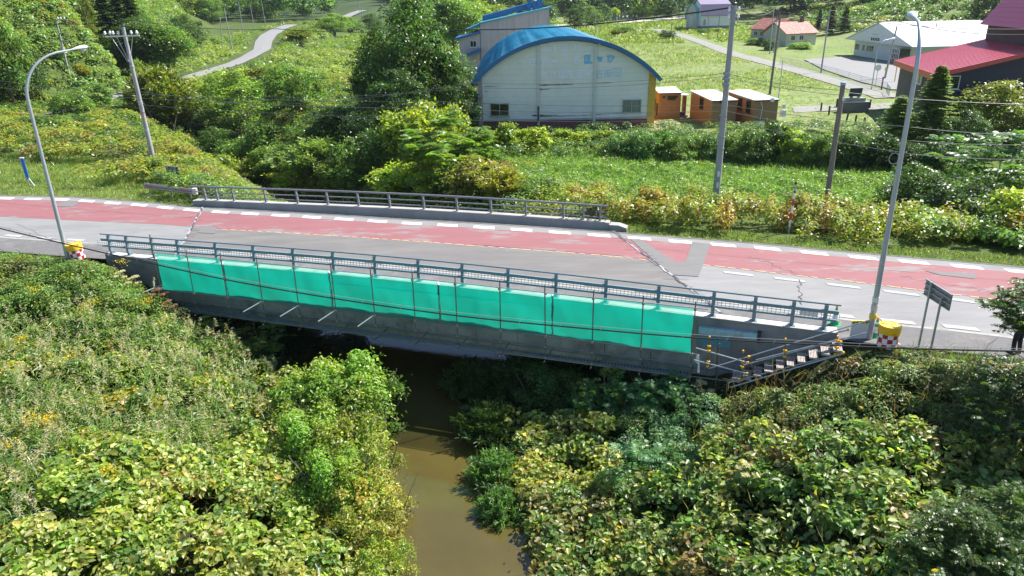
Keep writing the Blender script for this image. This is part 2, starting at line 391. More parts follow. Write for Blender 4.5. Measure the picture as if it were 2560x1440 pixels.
# near-side footway and its concrete kerb line
def yW(x): return float(yN(x))+np.interp(x, [-60, -28, -20, 10, 13, 18, 40], [2.0, 2.0, 2.1, 2.1, 2.0, 1.9, 1.9])
strip('footway_road', [(x, yW(x)) for x in xs], [(x, float(yN(x))+.05) for x in xs], .008, walk_m)
kerb_m = pmat('kerb_concrete', (.33, .32, .30), .9, var=.2, scale=3, bump=.3, detail=7, stain=(.16, .17, .10), stain_amt=.6, stain_scale=1.2)
strip('kerb_road', [(x, yW(x)+.17) for x in xs], [(x, yW(x)) for x in xs], .012, kerb_m)
# painted markings
white_m = pmat('road_paint_white', (.80, .80, .78), .7, var=.10, scale=6, stain=(.42, .40, .39), stain_amt=.5, stain_scale=2.5)
worn_m = pmat('road_paint_worn', (.36, .36, .36), .8, var=.15, scale=6, stain=(.28, .275, .27), stain_amt=.9, stain_scale=2.2)
yel_m = pmat('road_paint_yellow', (.60, .42, .20), .8, var=.2, scale=6, stain=(.30, .27, .26), stain_amt=1, stain_scale=3)
mb = MB(); x = -50
def dash(mb, x0, x1, yf, off, wd, z):
    za, zb = z+float(zc(x0)), z+float(zc(x1))
    mb.add([(x0, float(yf(x0))+off, za), (x1, float(yf(x1))+off, zb), (x1-.0, float(yf(x1))+off-wd, zb), (x0-.0, float(yf(x0))+off-wd, za)], [(3, 2, 1, 0)])
while x < 34:
    dash(mb, x, x+1.12, yF, -.62, .42, .014); x += 2.0
tag(mb.build('road_marking_dashes', white_m), kind='structure')
mb = MB(); x = -50
while x < 34:
    if not (-19 < x < 9.5 and False): dash(mb, x, x+1.1, yW, .62, .34, .016)
    x += 2.0
tag(mb.build('road_marking_edge', worn_m), kind='structure')
mb = MB(); x = 9.5
while x < 34:
    dash(mb, x, x+1.2, lambda q: CL(q), -.45, .3, .016); x += 2.0
tag(mb.build('road_marking_worn', worn_m), kind='structure')
mb = MB(); x = -16
while x < 34:
    dash(mb, x, x+random.uniform(.25, .5), CL, .16+random.uniform(-.02, .02), .09, .018); x += .55
tag(mb.build('road_marking_centre', yel_m), kind='structure')
# asphalt repairs
def patch(pts, mat, z, name='road_patch'):
    mb = MB(); P = [(q[0], q[1], z+float(zc(q[0]))) for q in (G2(*p) for p in pts)]; mb.add(P, [tuple(range(len(P)))]); tag(mb.build(name, mat), kind='structure')
rep_m = pmat('asphalt_repair', (.16, .155, .155), .88, var=.08, scale=1.5, bump=.2, detail=8, stretch=(.4, 1.5, 1))
patch([(1575, 598), (1600, 598), (1684, 654), (1713, 657), (1730, 606), (1776, 611), (1758, 663), (1746, 692), (1682, 688), (1639, 655)], rep_m, .022)
patch([(167, 503), (200, 507), (180, 518), (128, 515)], rep_m, .022); patch([(2310, 677), (2350, 688), (2438, 698), (2440, 686)], rep_m, .022)
patch([(503, 565), (541, 568), (537, 585), (494, 582)], rep_m, .022)
patch([(2000, 778), (2045, 780), (2044, 793), (1998, 791)], mt('drain_grate', (.03, .035, .035), .6), .024, 'road_drain_cover')
# expansion joints
jm_w = pmat('joint_mortar', (.34, .34, .35), .8, var=.25, scale=5); jm_d = pmat('joint_seal', (.07, .065, .08), .7, var=.3, scale=7)
for J, yn in ((JL, yN), (JR, yN)):
    ya, yb = J[0][1], float(yN(J[1][0]))+.3; mb = MB(); md = MB()
    n = 26
    for i in range(n):
        t0, t1 = i/n, (i+1)/n; y0 = ya+(yb-ya)*t0; y1 = ya+(yb-ya)*t1; j0 = random.uniform(-.05, .05); j1 = random.uniform(-.05, .05)
        mb.add([(jx(J, y0)-.05+j0, y0, .026), (jx(J, y0)+.05+j0, y0, .026), (jx(J, y1)+.05+j0, y1, .026), (jx(J, y1)-.05+j0, y1, .026)], [(0, 3, 2, 1)])
        if random.random() < .62: md.add([(jx(J, y0)-.05+j1, y0, .03), (jx(J, y0)+.06+j1, y0, .03), (jx(J, y1)+.06+j1, y1, .03), (jx(J, y1)-.05+j1, y1, .03)], [(0, 3, 2, 1)])
        if random.random() < .9:
            for s in (-1, 1):
                if random.random() < .6: l = random.uniform(.2, .7); md.add([(jx(J, y0), y0, .028), (jx(J, y0)+s*l, y0+s*-.08*l, .028), (jx(J, y0)+s*l, y0+s*-.08*l+.025, .028), (jx(J, y0), y0+.03, .028)], [(0, 3, 2, 1) if s < 0 else (0, 1, 2, 3)])
    for q in (mb, md): q.v = [(a, b, c+float(zc(a))) for a, b, c in q.v]
    tag(mb.build('road_joint', jm_w), kind='structure'); tag(md.build('road_joint_seal', jm_d), kind='structure')
# thin wandering cracks
mb = MB()
def crack(p0, p1, n, amp, wd=.025):
    a, b = G2(*p0)[:2], G2(*p1)[:2]; pr = a; d = (b-a); nn = np.array([-d[1], d[0]])/np.linalg.norm(d)
    for i in range(1, n+1):
        q = a+d*i/n+nn*random.uniform(-amp, amp); t = q-pr; m_ = np.array([-t[1], t[0]])/(np.linalg.norm(t)+1e-6)*wd*random.uniform(.4, 1)
        mb.add([(*(pr-m_), .02), (*(pr+m_), .02), (*(q+m_), .02), (*(q-m_), .02)], [(0, 1, 2, 3)]); pr = q
crack((1998, 700), (2003, 762), 14, .12); crack((1870, 640), (2010, 690), 22, .2, .015); crack((2250, 690), (2540, 740), 26, .2, .012)
crack((40, 560), (130, 600), 10, .1, .012); crack((1180, 612), (1560, 641), 30, .04, .02); crack((0, 507), (480, 545), 30, .03, .012); crack((1620, 620), (2560, 705), 50, .04, .012)
mb.v = [(a, b, c+float(zc(a))) for a, b, c in mb.v]
tag(mb.build('road_crack', jm_d), kind='structure')
# far gutter edge: low dark kerb lip of the grass verge
strip('gutter_road', [(x, float(yF(x))+.05) for x in xs], [(x, float(yF(x))-.16) for x in xs], .010, mt('gutter', (.12, .115, .10), .9, var=.4, scale=2))
# ---- other roads and paths
gravel_m = pmat('gravel_path', (.25, .24, .225), .95, var=.15, scale=1.2, bump=.4, detail=9, stain=(.22, .24, .13), stain_amt=.6, stain_scale=.25)
path_m = pmat('path_asphalt', (.23, .225, .225), .9, var=.08, scale=.8, detail=8, stain=(.2, .2, .16), stain_amt=.35, stain_scale=.2)
def pixstrip(name, pts, mat, lift=.10, sub=8):
    """pts: left edge and right edge ground points"""
    A, B = [], []
    for (a, b), (c, d) in zip(pts[:-1], pts[1:]):
        a, b, c, d = [np.array(q, float) for q in (a, b, c, d)]
        for k in range(sub): t = k/sub; A.append(a+(c-a)*t); B.append(b+(d-b)*t)
    A.append(np.array(pts[-1][0], float)); B.append(np.array(pts[-1][1], float))
    va = [(p[0], p[1], float(T(p[0], p[1]))+lift) for p in A]; vb = [(p[0], p[1], float(T(p[0], p[1]))+lift) for p in B]
    vm = [((p[0]+q[0])/2, (p[1]+q[1])/2, max(float(T((p[0]+q[0])/2, (p[1]+q[1])/2)), 0*p[0]+min(float(T(*p)), float(T(*q))))+lift+.05) for p, q in zip(A, B)]
    n = len(va); mb = MB(); mb.add(va+vm+vb, [(i, i+1, i+1+n, i+n) for i in range(n-1)]+[(i+n, i+1+n, i+1+2*n, i+2*n) for i in range(n-1)])
    return tag(mb.build(name, mat), kind='structure')
def cen(pts, wd):
    P = [GT(*p)[:2] for p in pts]; out = []
    for i, p in enumerate(P):
        d = P[min(i+1, len(P)-1)]-P[max(i-1, 0)]; d /= np.linalg.norm(d); n_ = np.array([-d[1], d[0]])*(wd[i] if hasattr(wd, '__len__') else wd)/2
        out.append((p+n_, p-n_))
    return out
pixstrip('path', cen([(150, 285), (235, 256), (345, 226), (400, 205), (480, 192), (560, 168), (620, 144), (655, 124), (660, 104), (672, 88), (700, 72), (728, 62)], [3.2]*4+[3.4, 3.6, 3.8, 4.4, 5, 5.4, 5.6, 5.5]), path_m, .12)
pixstrip('far_path', cen([(852, 50), (870, 42), (888, 34), (906, 28)], 5), path_m, .5)
pixstrip('village_road', cen([(1560, 78), (1640, 74), (1700, 88), (1760, 108), (1850, 140), (1950, 165), (2050, 192), (2130, 215), (2230, 246)], [3.5, 3.5, 3.5, 3.6, 3.8, 4, 4, 4, 4]), gravel_m, .08)
pixstrip('upper_road', cen([(1385, 66), (1450, 62), (1560, 58), (1700, 46), (1800, 36)], 7), mt('pale_road', (.5, .48, .45), .9, var=.1, scale=.4), .35)
P = [GT(*p) for p in [(2010, 150), (2110, 143), (2235, 160), (2260, 170), (2320, 190), (2330, 228), (2230, 226), (2150, 206), (2060, 176)]]
mb = MB(); mb.add([(p[0], p[1], float(T(p[0], p[1]))+.14) for p in P], [tuple(range(len(P)))]); tag(mb.build('forecourt_road', path_m), kind='structure')
P = [GT(*p) for p in [(1980, 268), (2110, 262), (2230, 258), (2232, 276), (2110, 276), (1985, 283)]]
mb = MB(); mb.add([(p[0], p[1], float(T(p[0], p[1]))+.06) for p in P], [tuple(range(len(P)))]); tag(mb.build('lawn_path', gravel_m), kind='structure')
P = [GT(*p) for p in [(1628, 296), (1700, 310), (1650, 332), (1615, 322)]]
mb = MB(); mb.add([(p[0], p[1], float(T(p[0], p[1]))+.06) for p in P], [tuple(range(len(P)))]); tag(mb.build('bark_chip_path', mt('chips', (.45, .31, .22), .95, var=.35, scale=3)), kind='structure')
# ================================================================== BRIDGE
BP = np.array([-20, 34.35]); BU = np.array([.9476, -.3194]); BO = np.array([-.3194, -.9476])
def S(s, d, z): p = BP+BU*s+BO*d; return np.array([p[0], p[1], z])
def cr(s): return float(zc((BP+BU*s)[0]))
conc = pmat('bridge_concrete', (.30, .28, .25), .9, var=.30, scale=1.1, bump=.4, detail=9, stain=(.095, .08, .065), stain_amt=.9, stain_scale=.8, stretch=(1, 1, .55))
conc2 = pmat('wing_concrete', (.22, .22, .225), .9, var=.18, scale=1.6, bump=.3, detail=8, stain=(.09, .095, .10), stain_amt=.6, stain_scale=.5)
capc = pmat('kerb_cap_concrete', (.52, .51, .48), .85, var=.12, scale=2.5, bump=.2, detail=8, stain=(.3, .29, .26), stain_amt=.6, stain_scale=1.5)
farc = pmat('far_kerb_concrete', (.36, .35, .34), .9, var=.2, scale=1.8, bump=.3, detail=8, stain=(.2, .2, .2), stain_amt=.6, stain_scale=.9, stretch=(1, 1, .5))
bridge = empty('road_bridge', tuple(S(16, -5, 0)), 'concrete road bridge crossing the brown river behind the green netting', 'bridge')
# near edge girder face, in panels with slight offsets so the formwork lines show
mb = MB(); s = 3.0
while s < 29.2:
    e = min(s+1.83, 29.3)
    off = random.uniform(-.006, .006)
    mb.bar(S(s+.008, -.2+off, -1.0), S(e-.008, -.2+off, -1.0), .40, 2.14); s = e
mb.build('edge_girder', conc, bridge)
mb = MB(); mb.bar(S(3, -1.0, -.55), S(29.3, -1.0, -.55), 1.19, .9)
for d in (2.6, 4.4, 6.2, 8.0): mb.bar(S(3, -d, -1.0), S(29.3, -d, -1.0), .5, 1.7)
mb.extr([S(3, -.42, -.13), S(29.3, -.42, -.13), (float(FE[5][0])+12.4, 37.9, -.13), (-18.6, 44.6, -.13)], (0, 0, -.22)); mb.build('deck_slab', conc, bridge)
for s0, s1, nm in ((0.0, 2.98, 'wing_wall'), (29.32, 33.35, 'wing_wall')):
    mb = MB(); P = [S(s0, 0, .05), S(s1, 0, .05), S(s1, 0, -2.3), S(s0, 0, -2.3)]
    if s0 > 1: P = [S(s0, .04, .05), S(s1, .04, .05), S(s1, .04, -.5), S(s0+1.0, .04, -2.3), S(s0, .04, -2.3)]
    mb.extr(P, np.append(-BO*.45, 0)); mb.build(nm, conc2, bridge)
mb = MB(); mb.extr([S(2.2, -.5, -.4), S(2.2, -9.6, -.4), S(2.2, -9.6, -5), S(2.2, -.5, -5)], np.append(BU*1.0, 0)); mb.build('abutment', conc, bridge)
mb = MB(); mb.extr([S(28.5, -.5, -.4), S(28.5, -11.2, -.4), S(28.5, -11.2, -5), S(28.5, -.5, -5)], np.append(BU*1.0, 0)); mb.build('abutment', conc, bridge)
# raised kerb under the railing, following the crest
def ribbon(d0, d1, zb, zt, s0, s1, n=17):
    mb = MB(); ss = np.linspace(s0, s1, n)
    for a, b in zip(ss[:-1], ss[1:]):
        ca, cb = cr(a), cr(b)
        v = [S(a, d0, zb+ca), S(a, d1, zb+ca), S(a, d1, zt+ca), S(a, d0, zt+ca), S(b, d0, zb+cb), S(b, d1, zb+cb), S(b, d1, zt+cb), S(b, d0, zt+cb)]
        mb.add(v, [(0, 1, 5, 4), (1, 2, 6, 5), (2, 3, 7, 6), (3, 0, 4, 7)]+([(0, 3, 2, 1)] if a == ss[0] else [])+([(4, 5, 6, 7)] if b == ss[-1] else []))
    return mb
ribbon(.03, -.42, -.10, .26, 0, 33.35).build('kerb_fascia', conc2, bridge)
ribbon(.05, -.44, .262, .29, 0, 33.35).build('kerb_cap', capc, bridge)
# pale blue steel beam end showing beside the last net
sky_m = pmat('pale_blue_paint', (.30, .50, .56), .6, var=.08, scale=3, stain=(.25, .13, .04), stain_amt=.8, stain_scale=1.4)
mb = MB(); mb.bar(S(28.55, .12, -.12), S(30.65, .12, -.12), .16, .26); mb.build('beam_flange', sky_m, bridge)
mb = MB(); mb.bar(S(28.55, .07, -.52), S(29.75, .07, -.52), .06, .52); mb.build('beam_web', mt('blue_web', (.10, .24, .30), .6, var=.1), bridge)
mb = MB(); mb.box(S(30.72, .12, -.14), (.12, .2, .42), rz=-.325); mb.build('beam_end_plate', mt('dark_steel', (.03, .03, .035), .6), bridge)
# ---- near railing
rail_m = pmat('grey_blue_rail_paint', (.19, .26, .30), .32, var=.10, scale=5, spec=.5)
near = empty('bridge_railing', tuple(S(16.5, -.18, .3)), 'blue-grey steel railing with balusters along the near edge of the bridge', 'railing')
PS = []
for px, py in [(273, 600), (317, 603), (380, 607), (444, 611), (539, 617), (634, 624), (733, 631), (833, 640), (937, 647), (1046, 657), (1156, 667), (1271, 677), (1391, 690), (1516, 703), (1648, 717), (1786, 733), (1890, 744), (1986, 754), (2067, 764)]:
    p = VP(px, py, S(0, -.18, 0), BO); PS.append(float((p[:2]-BP)@BU))
def railpost(s):
    mb = MB(); z = .29+cr(s)
    prof = [(-.02, 0), (-.15, 0), (-.10, .25), (-.14, .6), (-.13, .93), (-.24, .95), (-.27, .7), (-.23, .3), (-.36, 0)]
    mb.extr([S(s-.065, d+.02, z+h) for d, h in prof], np.append(BU*.13, 0)); mb.box(S(s, -.16, z+.006), (.26, .28, .012), rz=-.325); return mb
for s in PS: railpost(s).build('post', rail_m, near)
def railbar(d, h, r, s0, s1, flat=None):
    mb = MB(); ss = np.linspace(s0, s1, 20); P = [S(s, d, .29+cr(s)+h) for s in ss]
    if flat:
        for a, b in zip(P[:-1], P[1:]): mb.bar(a, b, flat[0], flat[1])
    else: mb.tube(P, r, 8)
    return mb
railbar(-.18, .965, .036, -.25, 33.35).build('top_rail', rail_m, near, smooth=True)
railbar(-.13, .70, .045, -.2, 33.3, (.10, .12)).build('main_rail', rail_m, near)
railbar(-.10, .40, .03, -.15, 33.25, (.09, .07)).build('lower_rail', rail_m, near)
railbar(-.10, .13, .014, .3, 33.0).build('bottom_rail', rail_m, near)
BS = [PS[0]-.8]+PS+[PS[-1]+.6]
for a, b in zip(BS[:-1], BS[1:]):
    mb = MB(); n = max(2, int(round((b-a)/.145)))
    for k in range(1, n):
        s = a+(b-a)*k/n; z = .29+cr(s); mb.tube([S(s, -.10, z+.42), S(s, -.10, z+.66)], .009, 5, cap=False)
    mb.build('baluster_lattice', rail_m, near)
# ---- far railing on its concrete kerb
fa = G(495, 513)[:2]; fb = G(1550, 577)[:2]; fd = fb-fa; FLN = np.linalg.norm(fd); fd = fd/FLN; fn = np.array([-fd[1], fd[0]])
def Q(s, d, z): p = fa+fd*s+fn*d; return np.array([p[0], p[1], z])
def crf(s): return float(zc((fa+fd*s)[0]))*.85
def fshift(s): return -.8*crf(s)*1.0
def Q2(s, d, z): return Q(s, d, z+crf(s))
mb = MB(); ss = np.linspace(.3, FLN-.6, 17)
for a, b in zip(ss[:-1], ss[1:]):
    v = [Q2(a, 0, -.25), Q2(a, .5, -.25), Q2(a, .5, .28), Q2(a, 0, .28), Q2(b, 0, -.25), Q2(b, .5, -.25), Q2(b, .5, .28), Q2(b, 0, .28)]
    mb.add(v, [(1, 0, 4, 5), (2, 1, 5, 6), (3, 2, 6, 7), (0, 3, 7, 4)]+([(0, 1, 2, 3)] if a == ss[0] else [])+([(4, 7, 6, 5)] if b == ss[-1] else []))
mb.build('far_kerb', farc, bridge)
mb = MB(); mb.bar(Q(-.35, .27, .0), Q(.28, .27, .0), .56, .56)
mb.extr([Q(FLN-.58, -.03, -.2), Q(FLN+.35, -.03, -.2), Q(FLN+.35, -.03, .16), Q(FLN-.1, -.03, .30), Q(FLN-.58, -.03, .30)], np.append(fn*.6, 0)); mb.build('kerb_end_block', farc, bridge)
farr_m = pmat('grey_rail_paint', (.20, .21, .235), .5, var=.12, scale=5)
farR = empty('guard_railing', tuple(Q(13, .25, .3)), 'grey three-bar steel railing along the far edge of the bridge', 'railing')
for s in [.46, 1.34, 2.5, 4.77, 6.96, 8.99, 11.01, 13.01, 15.14, 17.16, 19.18, 21.2, 23.31, 24.41, 25.33]:
    z = .28+crf(s); mb = MB()
    mb.extr([Q(s-.05, .2+dd, z+h) for dd, h in [(0, 0), (.15, 0), (.12, .3), (.02, .82), (-.08, .82), (.0, .3)]], np.append(fd*.10, 0)); mb.build('post', farr_m, farR)
for h, d, r, e, nm in ((.86, .17, .06, .45, 'top_rail'), (.52, .16, .038, .2, 'middle_rail'), (.22, .18, .038, .0, 'lower_rail')):
    mb = MB(); mb.tube([Q2(s, d-.0, .28+h) for s in np.linspace(-e, 25.75, 20)], r, 8); mb.build(nm, farr_m, farR, smooth=True)
mb = MB(); mb.box(Q2(24.87, .06, .84-.04), (.5, .02, .22), rz=math.atan2(fd[1], fd[0])); mb.build('name_plate', mt('black_plate', (.02, .03, .035), .4), farR)
# ---- short guardrail with red chevrons beside the bridge
g0 = G(366, 489)[:2]; g1 = G(490, 505)[:2]; gd = g1-g0; gl = np.linalg.norm(gd); gd /= gl; gn = np.array([-gd[1], gd[0]])
def K(s, d, z): p = g0+gd*s+gn*d; return np.array([p[0], p[1], z])
gr = empty('guardrail', tuple(K(gl/2, 0, 0)), 'short weathered steel guardrail with red chevron stickers at the far left of the bridge', 'guardrail')
steel_m = pmat('weathered_steel', (.30, .29, .30), .5, metal=.3, var=.15, scale=4, stain=(.2, .14, .10), stain_amt=.5, stain_scale=2)
mb = MB(); mb.extr([K(0, d, .50+h) for d, h in [(0, 0), (-.05, .06), (-.05, .12), (0, .17), (-.05, .22), (-.05, .29), (0, .35), (.03, .35), (.03, 0)]], np.append(gd*gl, 0)); mb.build('beam', steel_m, gr)
mb = MB(); mb.tube([K(gl-.05, .1, .48), K(gl-.05, .1, .87)], .17, 12); mb.build('end_wing', mt('pale_steel', (.5, .48, .46), .5, var=.1), gr, smooth=True)
for s in (.25, gl/2, gl-.5): mb = MB(); mb.tube([K(s, .12, -.1), K(s, .12, .85)], .05, 8); mb.build('post', steel_m, gr)
redp = mt('chevron_red', (.45, .10, .12), .6, var=.1)
for s0 in (.12, gl-1.15):
    mb = MB()
    for k in range(4 if s0 < 1 else 3):
        s = s0+.16*k
        mb.add([K(s, -.056, .79), K(s+.07, -.056, .79), K(s+.13, -.056, .68), K(s+.07, -.056, .57), K(s, -.056, .57), K(s+.06, -.056, .68)], [(0, 5, 2, 1), (5, 4, 3, 2)])
    mb.build('chevron_sticker', redp, gr)
# ================================================================== SCAFFOLD AND NETS
pipe_m = pmat('scaffold_steel', (.16, .175, .17), .45, metal=.6, var=.2, scale=8)
galv_m = pmat('galvanised_steel', (.42, .44, .46), .4, metal=.5, var=.15, scale=6)
yc_m = mt('yellow_cap_plastic', (.85, .42, .01), .45, var=.05)
sc_e = empty('hanging_scaffold', tuple(S(16, .9, -1.7)), 'steel pipe scaffold hung along the near face of the bridge', 'scaffold')
SP = [4.22+1.862*k for k in range(14)]
for k, s in enumerate(SP):
    mb = MB(); top = 2.0 if k == 0 else 1.38+cr(s)*.4; mb.tube([S(s, 1.18, -1.62), S(s+random.uniform(-.03, .03), 1.16, top)], .0243, 8); mb.build('standard', pipe_m, sc_e, smooth=True)
for z, e0, e1, m_ in ((1.13, -.3, .45, galv_m), (-.68, -.2, .2, pipe_m), (-1.12, -1.2, .1, pipe_m), (-1.6, -1.5, 1.8, pipe_m)):
    mb = MB(); mb.tube([S(s, 1.13, z+random.uniform(-.01, .01)+(cr(s)*.15 if z > 0 else 0)) for s in np.linspace(SP[0]+e0, SP[-1]+e1, 12)], .0243, 8); mb.build('ledger', m_, sc_e, smooth=True)
mb = MB(); mb.tube([S(s, .3, -1.66) for s in (SP[0]-.9, SP[-1]+1.6)], .0243, 8); mb.build('ledger', pipe_m, sc_e, smooth=True)
for s in SP:
    mb = MB(); mb.tube([S(s, 1.4, -1.69), S(s, .02, -1.69)], .0243, 7); mb.build('transom', pipe_m, sc_e)
for s in (SP[3], SP[4], SP[5], SP[6]):
    mb = MB(); mb.tube([S(s-.05, 1.0, -.66), S(s-.25, 2.2, -.76)], .026, 8); mb.build('outrigger', mt('pale_pipe', (.45, .52, .52), .4, metal=.3, var=.1), sc_e, smooth=True)
mb = MB(); mb.tube([S(SP[0]-.2, .6, -.6), S(SP[0]-1.0, 2.0, -.85)], .026, 8); mb.build('outrigger', mt('pale_pipe'), sc_e, smooth=True)
# grating planks
gr_m = pmat('walk_plank_steel', (.20, .25, .27), .5, metal=.4, var=.2, scale=3)
for i, (a, b) in enumerate(zip(SP[:-1], SP[1:])):
    mb = MB(); n = 14
    for d in (.72, .92, 1.12): mb.bar(S(a+.03, d, -1.66), S(b-.03, d, -1.66), .03, .05)
    for k in range(n+1):
        s = a+.05+(b-a-.1)*k/n; mb.bar(S(s, .73, -1.645), S(s, 1.11, -1.645), .05, .012)
    mb.build('plank', gr_m, sc_e)
for s in (SP[-1]+.95,):
    mb = MB(); mb.tube([S(s, 1.18, -1.9), S(s, 1.18, -.1)], .0243, 8); mb.build('standard', pipe_m, sc_e)
cm_ = mt('clamp_steel', (.30, .29, .27), .5, metal=.5)
for s in SP:
    for z in (1.13, -.68, -1.12, -1.60): MB().box(S(s, 1.16, z), (.09, .09, .09), rz=-.3).build('clamp', cm_, sc_e)
# nets
net_m = bpy.data.materials.new('green_mesh_sheet'); net_m.use_nodes = True; _n = net_m.node_tree; _n.nodes.clear()
_d = N(_n, 'ShaderNodeBsdfDiffuse'); _t = N(_n, 'ShaderNodeBsdfTranslucent'); _tp = N(_n, 'ShaderNodeBsdfTransparent'); _o = N(_n, 'ShaderNodeOutputMaterial')
_tc = N(_n, 'ShaderNodeTexCoord'); _nz_ = N(_n, 'ShaderNodeTexNoise'); _nz_.inputs['Scale'].default_value = .8; _nz_.inputs['Detail'].default_value = 5
_rp = N(_n, 'ShaderNodeValToRGB'); _rp.color_ramp.elements[0].color = (.0, .43, .30, 1); _rp.color_ramp.elements[1].color = (.0, .54, .39, 1); _rp.color_ramp.elements[0].position = .35; _rp.color_ramp.elements[1].position = .65
_n.links.new(_tc.outputs['Object'], _nz_.inputs[0]); _n.links.new(_nz_.outputs[0], _rp.inputs[0]); _n.links.new(_rp.outputs[0], _d.inputs[0]); _n.links.new(_rp.outputs[0], _t.inputs[0])
_m1 = N(_n, 'ShaderNodeMixShader'); _m1.inputs[0].default_value = .78; _n.links.new(_d.outputs[0], _m1.inputs[1]); _n.links.new(_t.outputs[0], _m1.inputs[2])
_m2 = N(_n, 'ShaderNodeMixShader'); _m2.inputs[0].default_value = .37; _n.links.new(_m1.outputs[0], _m2.inputs[1]); _n.links.new(_tp.outputs[0], _m2.inputs[2]); _n.links.new(_m2.outputs[0], _o.inputs[0])
NS = [SP[0]+.03, SP[2]+.0, 13.35, 18.35, 23.1, SP[-1]-.03]
NL = ['green safety net, first sheet from the left end of the bridge', 'green safety net, second sheet from the left end of the bridge', 'green safety net, middle sheet of the five along the bridge', 'green safety net, second sheet from the pale blue beam end', 'green safety net beside the pale blue beam end, nearest the stairs']
for i, (a, b) in enumerate(zip(NS[:-1], NS[1:])):
    a += .03; b -= .03; nx_, nz_ = int((b-a)*7), 16; V = []; Fc = []
    for j in range(nz_+1):
        for k in range(nx_+1):
            s = a+(b-a)*k/nx_; t = j/nz_; zt = 1.10+cr(s)*.15; zb = -.70
            sag = .03*math.sin(math.pi*(s-SP[0])/1.862)**2*(.3+t*(1-t)*2)+.006*math.sin(s*9+t*5)+.012*math.sin(t*7+s*2.3)
            V.append(S(s+.015*math.sin(t*9+i*2)*(1 if k in (0, nx_) else 0), 1.09-sag, zb+(zt-zb)*t))
    for j in range(nz_):
        for k in range(nx_): q = j*(nx_+1)+k; Fc.append((q, q+1, q+nx_+2, q+nx_+1))
    o = MB().add(V, Fc).build('safety_net', net_m, smooth=False, origin=tuple(S((a+b)/2, .95, -.7)))
    o.data.polygons.foreach_set('use_smooth', [True]*len(o.data.polygons)); tag(o, NL[i], 'safety net', 'green nets hung on the scaffold')
    if i:
        mb = MB(); mb.tube([S(a-.04+.03*math.sin(q*2.2+i), 1.14, -.70+q*.15) for q in range(13)], .012, 5); 
        o2 = mb.build('lacing_cord', mt('dark_cord', (.03, .08, .05), .8), None, origin=tuple(S(a, 1, 0))); tag(o2, ['', 'dark lacing cord joining the first and second green nets', 'dark lacing cord joining the second and middle green nets', 'dark lacing cord joining the middle and fourth green nets', 'dark lacing cord beside the last green net'][i], 'cord', 'cords lacing the green nets')
# ---- access stairs at the right end
st = empty('access_stairs', tuple(S(31, 1.4, -1.6)), 'scaffold stairs with yellow capped pipes leading down beside the bridge', 'stairs')
def pcap(l, p, r=.04): l.append(MB()); l[-1].lathe([(.0, -.045), (r*.8, -.04), (r, 0), (r*.8, .04), (0, .045)], p, 8)
def pxd(px, py, d): return VP(px, py, S(0, d, 0), BO)
capm = []
for (a, b) in (((1770, 922), (2175, 800)), ((1850, 915), (2165, 832)), ((1820, 957), (2110, 882)), ((1890, 900), (2110, 845))):
    A_1, B_1 = pxd(*a, 1.25), pxd(*b, 1.25); mb = MB(); mb.tube([A_1, B_1], .0243, 8); mb.build('handrail', galv_m, st, smooth=True)
for (a, b, d) in (((1740, 870), (1870, 907), 1.5), ((1735, 900), (1868, 934), 1.7)):
    A_1, B_1 = pxd(*a, d-.4), pxd(*b, d); mb = MB(); mb.tube([A_1, B_1], .0243, 8); mb.build('guard_pipe', galv_m, st, smooth=True); pcap(capm, B_1)
for px, y0, y1 in ((1774, 843, 925), (1858, 878, 972), (1964, 848, 950), (2094, 842, 890)):
    A_1, B_1 = pxd(px, y0, 1.3), pxd(px-4, y1, 1.3); mb = MB(); mb.tube([A_1, B_1-[0, 0, .25]], .0243, 8); mb.build('upright', pipe_m, st, smooth=True); pcap(capm, A_1)
    for t in (.28, .42, .75) if px < 2000 else (.2, .55):
        q = A_1+(B_1-A_1)*t; capm.append(MB().box(q, (.10, .10, .07), rz=.3))
A_1, B_1 = pxd(2090, 832, 1.3), pxd(2120, 825, 1.3); mb = MB(); mb.tube([A_1, B_1], .0243, 8); mb.build('guard_pipe', galv_m, st); pcap(capm, B_1)
for q in ((2102, 855), (2108, 882), (2088, 886), (1768, 916), (1872, 892)): pcap(capm, pxd(*q, 1.35), .055)
for q in capm: q.build('yellow_cap', yc_m, st, smooth=True)
tread_m = pmat('stair_tread_metal', (.42, .36, .33), .7, metal=.2, var=.35, scale=26)
for px, py in ((1842, 942), (1868, 938), (1895, 930), (1922, 920), (1952, 912), (1978, 905), (2005, 896), (2034, 886), (2064, 877), (2094, 868)):
    p = pxd(px, py, 1.0); s = float((p[:2]-BP)@BU); mb = MB()
    for k in range(6): mb.box(S(s-.13+k*.05, .98, p[2]), (.034, .68, .03), rz=-.325)
    mb.box(S(s, .64, p[2]), (.30, .03, .07), rz=-.325); mb.box(S(s, 1.32, p[2]), (.30, .03, .07), rz=-.325); mb.build('tread', tread_m, st)
for d in (.62, 1.34): MB().tube([pxd(1826, 958, 1)+np.append(BO*(d-1), 0), pxd(2110, 872, 1)+np.append(BO*(d-1), 0)], .03, 8).build('stringer', galv_m, st)
# torn white strip hanging beside the last net
mb = MB(); A_1 = [pxd(x, y, 1.1) for x, y in [(1742, 888), (1737, 902), (1745, 910), (1743, 930), (1749, 932), (1749, 905), (1748, 886)]]
mb.extr(A_1, np.append(BO*.02, 0)); tag(mb.build('cloth_strip', mt('white_cloth', (.75, .76, .78), .8, var=.05), origin=tuple(A_1[3])), 'torn white cloth strip hanging from a scaffold pipe at the stairs', 'cloth')
